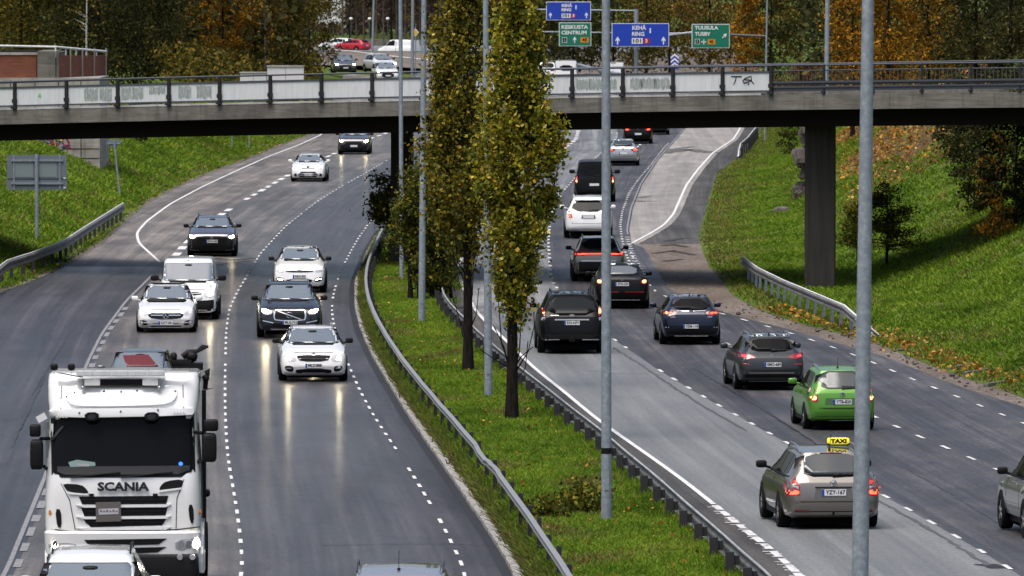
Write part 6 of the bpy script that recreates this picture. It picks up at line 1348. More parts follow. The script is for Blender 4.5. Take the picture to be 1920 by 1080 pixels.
# ------------------------------------------------------------------ lamp poles
def pole(xt, xb, yb, r0, r1, label, Y=None, htop=12.0, band=None, m=M_GALV, z0=None, group='lamp poles', name='lamp_pole', arm=True, xref=0):
    if Y is None: p = GH(xb, yb); Y = p.y
    zz = float(H(XatY(xb, Y), Y)) if z0 is None else z0
    X0 = XatY(xb, Y); t = thing(name, label, 'lamp pole' if arm else 'pole', (X0, Y, zz), group=None)
    # lean measured between the ground point and the top of the picture
    ztop = HC + ray(xt, xref)[1] * Y; lean = (XatY(xt, Y) - X0) / max(ztop - zz, 1)
    n = 10; pts = [(lean * h, 0, h) for h in np.linspace(-.1, htop, n)]
    mb = MB(); mb.tube(pts, list(np.linspace(r0, r1, n)), 16); mb.build('shaft', m, t, smooth=60)
    mb = MB(); mb.tube([(lean * .45, 0, .45), (lean * .47, 0, .47)], r0 * 1.02, 16); mb.box((0, -r0 - .0, .75), (r0 * .9, .02, .35)); mb.build('service_door', m, t)
    if band: mb = MB(); zb_ = HC + ray(xb, band)[1] * Y - zz; mb.tube([(lean * zb_, 0, zb_ - .055), (lean * zb_, 0, zb_ + .055)], r0 * .99, 16); mb.build('band', M_TRIM, t, smooth=60)
    if arm:
        mb = MB(); mb.tube([(lean * htop, 0, htop - .1), (lean * htop + .4, 0, htop + .4), (lean * htop + 1.4, 0, htop + .55)], [r1, r1 * .8, r1 * .7], 8); mb.build('arm', m, t, smooth=50)
        mb = MB(); mb.sup((lean * htop + 1.8, 0, htop + .55), (.85, .3, .14), .5); mb.build('lamp_head', M_RIMD, t, smooth=50)
    return t
pole(1627, 1612, 0, .133, .075, 'tall nearest grey lamp pole crossing the whole picture in front of the taxi', Y=118, htop=13.2, xref=0)
pole(1136, 1137.5, 978, .100, .070, 'tall lamp pole with a black band standing by the dark bush on the median', band=845)
pole(910.5, 916, 746, .105, .060, 'lamp pole between the two poplars, hidden partly by leaves')
pole(795, 790.5, 606, .105, .070, 'thicker pale lamp pole left of the poplars, rising out of the shrub')
pole(751, 753, 524, .075, .065, 'slim lamp pole in front of the dark middle bridge pillar')
pole(1551, 1549, 0, .085, .07, 'lamp pole standing on the right part of the bridge deck', Y=282, z0=6.6, htop=7)
pole(1438, 1434, 268, .06, .05, 'thin distant lamp pole on the grass beyond the exit ramp', Y=500)
pole(774, 773, 140, .14, .10, 'far lamp pole beside the yellow diamond sign', Y=640, z0=1.9)
pole(701, 698, 105, .12, .10, 'far thin lamp pole between the globe lamps', Y=880, z0=.9)
pole(578, 577, 140, .10, .08, 'dark thin pole in front of the autumn trees', Y=600, m=M_DKSTEEL, z0=1.5)
# globe lamps along the far road
M_GLOBE = mat('globe', (.85, .84, .82), .4)
for k, (x, y) in enumerate(((625, 35), (658, 35), (693, 35), (727, 35))):
    Y = 985; p = at(x, y, Y); g = float(H(p.x, Y)); t = thing('globe_lamp', ['leftmost globe lamp, close to the autumn leaves on the far road', 'globe lamp just above the red hatchback on the far road', 'globe lamp beside the thin far pole', 'rightmost globe lamp, above the white delivery van'][k], 'street lamp', (p.x, Y, g), group='globe lamps along the far road')
    mb = MB(); mb.tube([(0, 0, 0), (0, 0, p.z - g)], .07, 8); mb.build('post', M_DKSTEEL, t, smooth=50)
    mb = MB(); mb.sup((0, 0, p.z - g), (.44, .44, .40), 1); mb.build('globe', M_GLOBE, t, smooth=60)
    mb = MB(); mb.lathe([(.001, .24), (.16, .2), (.05, .15)], 10, c=(0, 0, p.z - g), M=Matrix.Rotation(-math.pi / 2, 3, 'Y')); mb.build('cap', M_DKSTEEL, t)

# ------------------------------------------------------------------ signs
def gantry():
    Y = 600; t = thing('sign_gantry', 'grey steel sign gantry with two thin cross arms above the far road', 'sign gantry', (XatY(1193, Y), Y, 1.0)); O = t.location
    P = lambda x, y, dy=0: at(x, y, Y + dy) - Vector(O)
    mb = MB(); mb.tube([P(1193, 190), P(1193, 17)], .17, 10); mb.build('post', M_GALV, t, smooth=50)
    for ya, xa, xb in ((20, 960, 1197), (62, 960, 1200)):
        mb = MB(); mb.tube([P(xa, ya - 3), P(xb, ya)], .05, 6); mb.tube([P(xa, ya - 3, .5), P(xb, ya, .5)], .04, 6); mb.build('arm', M_GALV, t)
    mb = MB(); mb.tube([P(1193, 64), P(1300, 62)], .06, 6); mb.tube([P(1255, 66), P(1300, 60)], .07, 6); mb.build('arm', M_GALV, t)
    mb = MB(); mb.tube([P(1300, 62), P(1438, 68)], .08, 6); mb.build('arm', M_DKSTEEL, t); mb = MB(); mb.tube([P(1437, 190), P(1437, 60)], .07, 8); mb.build('post', M_GALV, t, smooth=50)
gantry()
M_SBLUE = mat('sign_blue', (.012, .05, .42), .45); M_SGREEN = mat('sign_green', (.006, .16, .095), .45); M_SWHITE = mat('sign_white', (.72, .74, .76), .5); M_SRED = mat('sign_red', (.38, .01, .02), .5); M_SORANGE = mat('sign_orange', (.65, .24, .01), .5); M_SBACK = mat('sign_back', (.17, .20, .24), .5, metal=.3)
def sign(x0, y0, x1, y1, bgm, label, items, Y=599.0):
    a = at(x0, y1, Y); b = at(x1, y0, Y); w, h = b.x - a.x, b.z - a.z; s = w / (x1 - x0)
    t = thing('road_sign', label, 'road sign', ((a.x + b.x) / 2, Y, a.z)); px = lambda x: (x - (x0 + x1) / 2) * s; pz = lambda y: (y1 - y) * s
    mb = MB(); mb.box((0, 0, h / 2), (w, .05, h)); mb.build('board', M_SWHITE, t); mb = MB(); mb.box((0, -.03, h / 2), (w - 2.4 * s, .02, h - 2.4 * s)); mb.build('face', bgm, t)
    for it in items:
        k = it[0]
        if k == 't': _, txt, xa, xb, yc, hh = it[:6]; mm = it[6] if len(it) > 6 else M_SWHITE; text_mesh('lettering', txt, hh * s * 1.38, .003, mm, t, Matrix.Translation((px((xa + xb) / 2), -.052, pz(yc))) @ FACE_NEG, width=(xb - xa) * s, bold=.012)
        if k == 'b': _, xa, ya, xb, yb, mm = it; mb = MB(); mb.box((px((xa + xb) / 2), -.044, pz((ya + yb) / 2)), ((xb - xa) * s, .008, (yb - ya) * s)); mb.build('number_box', mm, t)
        if k == 'a':
            _, xc, yc, sz, ang = it; mb = MB(); A = [(-.14, -1), (.14, -1), (.14, .1), (.52, -.25), (.52, .15), (0, .75 + .25), (-.52, .15), (-.52, -.25), (-.14, .1)]; ca, sa = math.cos(ang), math.sin(ang)
            mb.prism([(px(xc) + (p * ca - q * sa) * sz * s, pz(yc) + (p * sa + q * ca) * sz * s) for p, q in A], .008, 'y', -.052); mb.build('arrow', M_SWHITE, t)
    return t
sign(1147, 43.5, 1254.5, 87.5, M_SBLUE, 'larger blue sign reading KEHÄ RING I, right of the banded lamp pole', [('t', 'KEHÄ', 1185, 1211, 52.5, 7.5), ('t', 'RING', 1185, 1208, 64, 7.5), ('t', 'I', 1218, 1220.5, 58, 9), ('b', 1184.5, 71.5, 1205, 82, M_SWHITE), ('t', '101', 1187, 1202, 77, 7, M_TRIM), ('b', 1206.5, 71.5, 1218, 82, M_SRED), ('t', '3', 1210, 1214, 77, 7), ('a', 1158, 76, 7.5, 0), ('a', 1244, 76, 7.5, 0)])
sign(1024, 3, 1108, 38, M_SBLUE, 'smaller upper blue sign reading KEHÄ RING I', [('t', 'KEHÄ', 1053, 1072.5, 10.5, 5.5), ('t', 'RING', 1053, 1071, 18.5, 5.5), ('t', 'I', 1079, 1081, 14, 8), ('b', 1053, 25.5, 1070, 33.5, M_SWHITE), ('t', '101', 1055, 1067, 29.5, 5.5, M_TRIM), ('b', 1071, 25.5, 1079, 33.5, M_SRED), ('t', '3', 1073.5, 1077, 29.5, 5.5), ('a', 1032, 28.5, 5.5, 0), ('a', 1099.5, 28.5, 5.5, 0)])
sign(1048, 42, 1108.5, 86.5, M_SGREEN, 'green sign reading KESKUSTA CENTRUM below the small blue sign', [('t', 'KESKUSTA', 1052.5, 1102, 51, 6.8), ('t', 'CENTRUM', 1052.5, 1100, 61.5, 6.8), ('b', 1054, 70, 1063, 80, M_SWHITE), ('b', 1054.8, 70.8, 1062.2, 79.2, M_SGREEN), ('t', 'i', 1058, 1059, 75, 6), ('a', 1077.5, 74.5, 6, 0), ('b', 1088.5, 70, 1103.5, 79.5, M_SORANGE), ('t', '45', 1091.5, 1101, 74.8, 6, M_TRIM)])
sign(1297, 45, 1368, 90, M_SGREEN, 'green sign reading TUUSULA TUSBY with a diagonal arrow', [('t', 'TUUSULA', 1302.5, 1346.5, 52.5, 6.8), ('t', 'TUSBY', 1302.5, 1332, 64, 6.8), ('b', 1303, 73, 1312, 83, M_SWHITE), ('b', 1303.8, 73.8, 1311.2, 82.2, M_SGREEN), ('t', 'i', 1307, 1308, 78, 6), ('b', 1318.5, 74, 1320.5, 83, M_SWHITE), ('b', 1315, 77.5, 1324, 79.5, M_SWHITE), ('b', 1327, 73.5, 1341, 83, M_SORANGE), ('t', '45', 1330, 1338, 78.3, 6, M_TRIM), ('a', 1358.5, 67, 6, -math.pi / 4)])
def chevron_sign():
    Y = 560; a = at(1257.5, 130, Y); b = at(1272.5, 103, Y); w = b.x - a.x; h = b.z - a.z; t = thing('chevron_marker', 'small blue marker with three white chevrons on the traffic island behind the parapet', 'road sign', ((a.x + b.x) / 2, Y, a.z - 1.5))
    mb = MB(); mb.tube([(0, .04, 0), (0, .04, 1.6)], .04, 6); mb.build('post', M_GALV, t); mb = MB(); mb.box((0, 0, 1.5 + h / 2), (w, .04, h)); mb.build('board', M_SBLUE, t)
    for k in range(3):
        z = 1.5 + h * (.12 + .3 * k); q = w / 2; mb = MB(); mb.prism([(-q, z), (0, z + .24), (q, z), (q, z + .15), (0, z + .39), (-q, z + .15)], .01, 'y', -.035); mb.build('chevron', M_SWHITE, t)
chevron_sign()
def blank_sign():
    Y = GH(68, 449).y; t = thing('road_sign', 'large grey back of a road sign with cross bars in the left grass', 'road sign', (XatY(69, Y), Y, float(H(XatY(69, Y), Y)))); O = Vector(t.location); s = Y / F
    P = lambda x, y: at(x, y, Y) - O
    mb = MB(); a, b = P(13, 356), P(125, 291); mb.prism([(a.x, a.z), (b.x, a.z), (b.x, b.z), (a.x, b.z)], .03, 'y', .05); mb.build('board', M_SBACK, t)
    mb = MB(); mb.box(((a.x + b.x) / 2, .045, a.z + (b.z - a.z) * .53), (.9, .012, (b.z - a.z) * .5)); 
    for x0, x1 in ((28, 62), (72, 106)): q0, q1 = P(x0, 332), P(x1, 302); mb = MB(); mb.box(((q0.x + q1.x) / 2, .046, (q0.z + q1.z) / 2), (q1.x - q0.x, .01, q1.z - q0.z)); mb.build('stiffener_panel', mat('sign_back_light', (.22, .27, .28), .5, metal=.2), t)
    for y in (301, 344): q0, q1 = P(21, y), P(118, y); mb = MB(); mb.box(((q0.x + q1.x) / 2, .02, q0.z), (q1.x - q0.x, .06, .07)); mb.build('cross_bar', M_GALV, t)
    mb = MB(); q0, q1 = P(14, 335), P(124, 335); mb.box(((q0.x + q1.x) / 2, .043, q0.z), (q1.x - q0.x, .02, .03)); mb.build('board_joint', M_DKSTEEL, t)
    for x in (26, 112): q0, q1 = P(x, 356), P(x, 290); mb = MB(); mb.box((q0.x, .035, (q0.z + q1.z) / 2), (.06, .03, q1.z - q0.z)); mb.build('upright', M_GALV, t)
    mb = MB(); mb.tube([(0, 0, -.2), P(69, 289)], .075, 10); mb.build('post', M_GALV, t, smooth=50)
    for y in (334, 352): q = P(121, y); mb = MB(); mb.box((q.x, .03, q.z), (.09, .02, .05)); mb.build('sticker', M_SWHITE, t)
blank_sign()
def yield_sign():
    Y = GH(225, 369).y; t = thing('give_way_sign', 'back of an inverted triangular sign on a leaning pole in the left grass', 'road sign', (XatY(225, Y), Y, float(H(XatY(225, Y), Y)))); O = Vector(t.location); P = lambda x, y: at(x, y, Y) - O
    mb = MB(); poly = [P(*q) for q in ((199, 268), (203, 262), (226, 262), (229, 266), (217, 277), (212, 277))]; mb.prism([(p.x, p.z) for p in poly], .03, 'y', .05); mb.build('board', M_SBACK, t, fix=True)
    mb = MB(); q0, q1 = P(203, 269), P(225, 268); mb.box(((q0.x + q1.x) / 2, .03, q0.z), (q1.x - q0.x, .03, .05)); mb.build('cross_bar', M_GALV, t)
    mb = MB(); mb.tube([(0, 0, -.1), P(214, 264)], .045, 8); mb.build('post', M_GALV, t, smooth=50)
yield_sign()
def diamond_sign():
    Y = 640; p = at(779, 61, Y); t = thing('priority_sign', 'small yellow diamond sign on a thin post beside the far lamp pole', 'road sign', (p.x, Y, 1.9)); mb = MB(); s = .27; z = p.z - 1.9
    mb.prism([(0, z - s * 1.3), (s, z), (0, z + s * 1.3), (-s, z)], .03, 'y', -.02); mb.build('border', M_SWHITE, t); mb = MB(); mb.prism([(0, z - s), (s * .75, z), (0, z + s), (-s * .75, z)], .01, 'y', -.035); mb.build('face', mat('sign_yellow', (.7, .42, .02), .5), t); mb = MB(); mb.tube([(0, .05, 0), (0, .05, z + .5)], .04, 6); mb.build('post', M_GALV, t)
diamond_sign()
# far fence, walls, delineators
def far_fence():
    Y = 968; t = thing('far_wall', 'long grey brown wall along the far road below the globe lamps', 'wall', (XatY(700, Y), Y, float(base(-15, Y)))); O = Vector(t.location)
    for k in range(16):
        x0, x1 = 560 + k * 20, 579.5 + k * 20; a, b = at(x0, 90, Y) - O, at(x1, 74.5, Y) - O; mb = MB(); mb.box(((a.x + b.x) / 2, 0, (a.z + b.z) / 2), (b.x - a.x, .2, b.z - a.z)); mb.build('wall_section', mat('far_wall', rough=.9, fn=f_conc((.15, .135, .125), (.22, .20, .19))), t)
        mb = MB(); mb.box((b.x, -.1, (a.z + b.z) / 2 + .05), (.12, .12, b.z - a.z + .1)); mb.build('wall_post', M_DKSTEEL, t)
far_fence()
def gap_block():  # pale block put in so the gap between the trees reads bright
    Y = 1290; a = at(588, 75, Y); b = at(662, -60, Y); t = thing('pale_gap_block', 'pale block added for the bright gap in the leaves above the red hatchback', 'building', ((a.x + b.x) / 2, Y, a.z)); w = b.x - a.x; h = b.z - a.z
    mb = MB(); mb.box((0, 6, h / 2), (w, 12, h)); mb.build('wall', mat('pale_wall', (.62, .63, .66), .8), t); mb = MB(); mb.box((0, 6, h + .2), (w + .8, 12.8, .4)); mb.build('roof', M_GIRDER, t)
    for i in range(4):
        for j in range(4):
            mb = MB(); mb.box((-w / 2 + w * (i + .5) / 4, -.02, h * (j + .5) / 4), (.8, .08, 1.1)); mb.build('window', mat('far_window', (.22, .24, .27), .3), t)
gap_block()
def white_wall(x0, x1, y0, y1, Y, label, d=.5):
    a, b = at(x0, y1, Y), at(x1, y0, Y); t = thing('low_wall', label, 'wall', ((a.x + b.x) / 2, Y, a.z)); w, h = b.x - a.x, b.z - a.z
    n = max(1, int((x1 - x0) / 24))
    for k in range(n): mb = MB(); mb.box((-w / 2 + w * (k + .5) / n, 0, h / 2), (w / n - .03, d, h)); mb.build('wall_section', mat('white_render', (.62, .63, .64), .8), t)
    mb = MB(); mb.box((0, -.02, h + .04), (w + .05, d + .1, .08)); mb.build('coping', M_CONC_L, t)
white_wall(501, 570, 125, 150, 520, 'low white wall behind the parapet under the brown trees'); white_wall(450, 500, 137, 155, 522, 'lower pale wall stub left of the white wall')
for (x, y0, y1, lab) in ((435, 257, 275, 'left of two tiny grey marker posts in the grass under the bridge'), (467, 257, 277, 'right of two tiny grey marker posts in the grass under the bridge')):
    Y = 455; a = at(x, y1, Y); t = thing('marker_post', lab, 'post', a); mb = MB(); mb.tube([(0, 0, 0), (0, 0, .9)], .03, 6); mb.box((0, -.03, .85), (.08, .02, .1)); mb.build('post', M_GALV, t)
def far_rail():
    P = [at(x, y, 600 - (x - 1085) * .3) for x, y in ((1083, 121), (1105, 127), (1126, 132), (1160, 139))]; t = thing('guard_rail', 'far grey guard rail sloping between the two white vans', 'guard rail', P[0]); mb = MB()
    mb.tube([p - P[0] for p in P], .14, 6); mb.build('beam', M_GALV, t, smooth=50)
    for p in P: mb = MB(); q = p - P[0]; mb.box((q.x, q.y, q.z - .4), (.1, .1, .8)); mb.build('post', M_GALV, t)
far_rail()
# ------------------------------------------------------------------ trees and plants
def leaf_quads(C, size, flat=0.0, droop=None, asp=.62):
    n = len(C); a = rng.normal(size=(n, 3)); a[:, 2] *= (1 - flat); a /= np.linalg.norm(a, axis=1)[:, None]
    b = rng.normal(size=(n, 3)); b -= (b * a).sum(1)[:, None] * a; b /= np.linalg.norm(b, axis=1)[:, None] + 1e-9
    s = (size * rng.uniform(.4, 1.5, n))[:, None]
    return np.stack([C - a * s * .5, C + b * s * asp * .5 + a * s * .05, C + a * s * .5, C - b * s * asp * .5 + a * s * .05], 1).reshape(-1, 3)
def tree(label, X, Y, h, R, z0, n, leaf, fol, bark=None, cat='tree', name=None, prof=None, clumps=60, stems=1, tr=None, group=None, cl=.30, zb=None, squash=1.0, limb=14, lean=0.0):
    """z0: height where the crown starts; prof(t)->relative radius over the crown height"""
    bark = bark or M_BARK; g = float(H(X, Y)) if zb is None else zb
    t = thing(name or 'tree', label, cat, (X, Y, g - .1), group=group); tr = tr or max(.06, h * .018)
    prof = prof or (lambda u: math.sqrt(max(.02, 1 - (2 * u - .95) ** 2)) * (1.0))
    hc = h - z0; cen = []
    for _ in range(clumps):
        u = random.random() ** .9; a = random.random() * 2 * math.pi; rr = R * prof(u) * random.random() ** .45
        cen.append((rr * math.cos(a), rr * math.sin(a), z0 + hc * u))
    cen = np.array(cen); mb = MB()
    for s in range(stems):
        ox = (s - (stems - 1) / 2) * .35 + random.uniform(-.05, .05) if stems > 1 else 0
        pts = [(ox + lean * q * h + random.uniform(-.04, .04) * (q > 0), random.uniform(-.04, .04), q * h * .93) for q in (0, .12, .25, .4, .55, .7, .85, 1)]
        mb.tube(pts, [tr * (1.25 if i == 0 else 1 - .118 * i) for i in range(8)], 9)
        for k in range(limb):
            c = Vector(cen[random.randrange(len(cen))]); zt = max(.25 * z0 + .2, c.z - random.uniform(.3, 1) * max(.5, math.hypot(c.x, c.y))); q = min(.95, zt / (h * .93)); st = Vector((ox + lean * q * h, 0, zt)); mid = st.lerp(c, .55) + Vector((random.uniform(-.1, .1) * R, random.uniform(-.1, .1) * R, -.05 * R))
            mb.tube([st, mid, c], [tr * .35 * (1 - q * .6), tr * .2, tr * .06], 5, cap=False)
    mb.build('trunk', bark, t, smooth=60)
    idx = rng.integers(0, len(cen), n); w = rng.uniform(.5, 1.3, len(cen)) * R * cl
    C = cen[idx] + rng.normal(size=(n, 3)) * (w[idx] * .62)[:, None] * np.array([1, 1, .8 * squash])
    C = C[C[:, 2] > .15]
    me = np_mesh('crown', leaf_quads(C, leaf), 4, FOL[fol]); link('crown', me, t); return t
def tp(x, Y): return XatY(x, Y)
# the two columnar poplars
def kn(pts): return lambda z: float(np.interp(z, [a for a, _ in pts], [b for _, b in pts]))
def poplar(label, xb, yb, outline, n, fol, hh=15.0, leaf=.100, trunk=.17, twigs=()):
    p = GH(xb, yb); Y = p.y; X = p.x; g = p.z; t = thing('poplar_tree', label, 'tree', (X, Y, g - .1)); s = Y / F
    # outline rows (y, xl, xr) -> height, centre offset, half width
    rows = sorted([(HC + ray(xb, y)[1] * Y - g, ((xl + xr) / 2 - xb) * s, (xr - xl) / 2 * s) for y, xl, xr in outline]); zs = [r[0] for r in rows]; fc = lambda z: np.interp(z, zs, [r[1] for r in rows]); fr = lambda z: np.interp(z, zs, [r[2] for r in rows])
    z0 = zs[0]; ztop = hh; m = 420
    u = rng.uniform(0, 1, m); zc = z0 + (ztop - z0) * u; taper = np.where(zc > zs[-1], np.clip(1 - (zc - zs[-1]) / (ztop - zs[-1]), .1, 1), 1)
    a = rng.uniform(0, 2 * np.pi, m); rr = rng.uniform(0, 1, m) ** .42; lump = 1 + .16 * np.sin(zc * 2.3 + 2 * a) + .10 * np.sin(zc * 5.1 + a * 3); rr = rr * lump; cx = fc(zc) + fr(zc) * .94 * taper * rr * np.cos(a); cy = fr(zc) * taper * rr * np.sin(a)
    w = rng.uniform(.05, .19, m) ; wt = fr(zc) * taper + .1; wt = wt * rng.uniform(.15, 1.8, m) * np.clip((zc - z0) / 1.5, .2, 1); i = rng.choice(m, n, p=wt / wt.sum())
    C = np.stack([cx[i], cy[i], zc[i]], -1) + rng.normal(size=(n, 3)) * w[i][:, None] * np.array([1, 1, 1.7])
    link('crown', np_mesh('crown', leaf_quads(C, leaf, asp=.78), 4, FOL[fol]), t)
    mb = MB(); hgt = 12.5; pts = [(fc(max(q * hgt, z0)) * min(1, q * 1.6) + random.uniform(-.015, .015), 0, q * hgt) for q in np.linspace(0, 1, 16)]
    mb.tube(pts, [trunk * (1.35 if k == 0 else 1.06 - .062 * k) for k in range(16)], 12)
    for k in range(70):
        j = int(rng.integers(0, m)); c = Vector((cx[j], cy[j], zc[j])); st = max(z0 * .55, c.z - random.uniform(.8, 2.2)); f = st / hgt
        if f > .95: continue
        b = Vector((np.interp(st, [q[2] for q in pts], [q[0] for q in pts]), 0, st)); mid = b.lerp(c, .5) + Vector((c.x * .25, c.y * .25, -.25)); mb.tube([b, mid, c], [trunk * .22, trunk * .13, .008], 5, cap=False)
    for P in twigs: mb.tube([Vector(at(x, y, Y)) - Vector((X, Y, g - .1)) for x, y in P], [.025] + [.012] * (len(P) - 1), 5)
    mb.build('trunk', M_BARK, t, smooth=60); return t
poplar('rear columnar poplar with dark leafy crown and black trunk, left of the other poplar', 877, 697,
       [(-20, 830, 935), (60, 815, 930), (120, 796, 925), (200, 796, 925), (260, 784, 935), (330, 785, 935), (400, 800, 925), (445, 835, 915), (475, 858, 898), (500, 868, 890)], 40000, 'poplar2', trunk=.13, twigs=[[(880, 640), (862, 600), (850, 560), (846, 540)], [(880, 620), (893, 590), (898, 540)], [(878, 655), (868, 630), (862, 600)]])
poplar('front columnar poplar with yellow green crown and black trunk, right of the other poplar', 960, 788,
       [(-20, 935, 1008), (60, 925, 1012), (120, 912, 1018), (190, 898, 1030), (250, 890, 1052), (330, 892, 1054), (400, 900, 1046), (450, 915, 1030), (495, 920, 1014), (540, 932, 996), (585, 944, 982), (612, 952, 972)], 43000, 'poplar', trunk=.135, twigs=[[(965, 700), (990, 660), (1002, 610), (1000, 560)], [(962, 720), (985, 690), (990, 640)], [(955, 690), (925, 672), (900, 655)], [(957, 700), (945, 650), (925, 610)], [(963, 690), (978, 668), (1000, 650)]])
# shrubs on the median
tree('dark multi stemmed shrub left of the poplars wrapped round the lamp pole', tp(800, 258), 258, 4.4, .95, .6, 17000, .115, 'bush', stems=4, clumps=90, tr=.09, name='shrub', cat='shrub', cl=.34)
tree('loose dark shrub hanging over the kerb below the middle bridge pillar', tp(748, 292), 292, 3.1, .98, .5, 13000, .12, 'bush', stems=2, clumps=50, tr=.05, name='shrub', cat='shrub', cl=.34, prof=lambda u: 1.0 if u > .3 else .6)
tree('upright dark shrub between the pale lamp pole and the rear poplar', tp(828, 262), 262, 4.0, .62, .1, 8500, .115, 'bush', stems=3, clumps=40, tr=.06, name='shrub', cat='shrub', cl=.4)
p = GH(1085, 965); tree('low dark bush on the median beside the banded lamp pole', p.x, p.y, .62, .62, .05, 1500, .085, 'bush', stems=3, clumps=40, tr=.02, name='bush', cat='bush', cl=.3, limb=6)
p = GH(1020, 975); tree('low dark bush spilling against the dented guard rail', p.x, p.y, .5, .42, .05, 800, .08, 'bush', stems=3, clumps=30, tr=.02, name='bush', cat='bush', cl=.3, limb=6)
# right bank: small conifer-like shrub by the pillar and yellow saplings
def layered(label, x, y, h, R, n):
    p = GH(x, y); t = thing('young_tree', label, 'tree', (p.x, p.y, p.z - .05)); mb = MB(); mb.tube([(0, 0, 0), (.05, 0, h * .5), (0, 0, h)], [.06, .04, .01], 7); C = []
    for k in range(60):
        z = h * random.uniform(.22, 1); r = R * (1.15 - .75 * z / h) * random.uniform(.6, 1.1); a = random.random() * 6.283; e = Vector((r * math.cos(a), r * math.sin(a), z + random.uniform(-.02, .16))); b = Vector((0, 0, z - .1)); mb.tube([b, e], [.018, .005], 4, cap=False)
        for _ in range(n // 60): q = random.random() ** .6; v = b.lerp(e, q); C.append((v.x + random.gauss(0, .13), v.y + random.gauss(0, .13), v.z + random.gauss(0, .085)))
    mb.build('trunk', M_BARK, t); link('crown', np_mesh('crown', leaf_quads(np.array(C), .085), 4, FOL['bush']), t)
layered('small dark tree with flat layered branches on the slope right of the thick pillar', 1662, 500, 2.9, 1.65, 6500)
layered('second small dark layered tree partly hidden by the thick pillar', 1608, 492, 2.2, 1.0, 3500)
for x, y, h, R, n, lab, f in ((1868, 452, 1.5, .75, 900, 'orange leaved bush at the dark foot of the right slope', 'orange'), (1872, 400, 3.2, .5, 260, 'thin sapling with a few yellow leaves in front of the dark evergreens', 'orange'), (1838, 400, 2.2, .5, 160, 'sparse yellow sapling left of the thin sapling', 'orange')):
    p = GH(x, y); tree(lab, p.x, p.y, h, R, .5 if n < 500 else .1, n, .1, f, stems=2, tr=.03, clumps=24, name='sapling', cat='sapling', limb=10)
# rock outcrop behind the thick pillar
def rock():
    p = GH(1500, 372); t = thing('rock_outcrop', 'grey brown rock face in the grass just left of the thick pillar', 'rock', (p.x, p.y, p.z - .3))
    for k in range(34):
        mb = MB(); z = random.uniform(0, 3.4); s = random.uniform(.3, .62); mb.sup((random.uniform(-.25, .8) + .10 * z, random.uniform(-.3, .8), z), (s * random.uniform(.7, 1.3), s, s * random.uniform(.8, 1.9)), random.uniform(.2, .45), 7, 5, M=Matrix.Rotation(random.random() * 3, 3, 'Z') @ Matrix.Rotation(random.uniform(-.4, .4), 3, 'X'))
        mb.v = [(a + random.uniform(-.05, .05), b + random.uniform(-.05, .05), c + random.uniform(-.05, .05)) for a, b, c in mb.v]
        mb.build('boulder', mat('rock', rough=.95, fn=lambda t, b: (t.links.new(ramp(t, noise(t, coords(t), 2.5, 6, .7), [(.3, (.03, .026, .024)), (.55, (.10, .085, .08)), (.75, (.2, .17, .16))]), b.inputs['Base Color']))), t)
rock()
p = GH(1465, 398); mb = MB(); mb.sup((p.x, p.y, p.z + .05), (.75, .6, .42), .8, 9, 6); tag(mb.build('rock', MATS['rock'], None), 'small brown boulder in the grass before the thick pillar', 'rock')

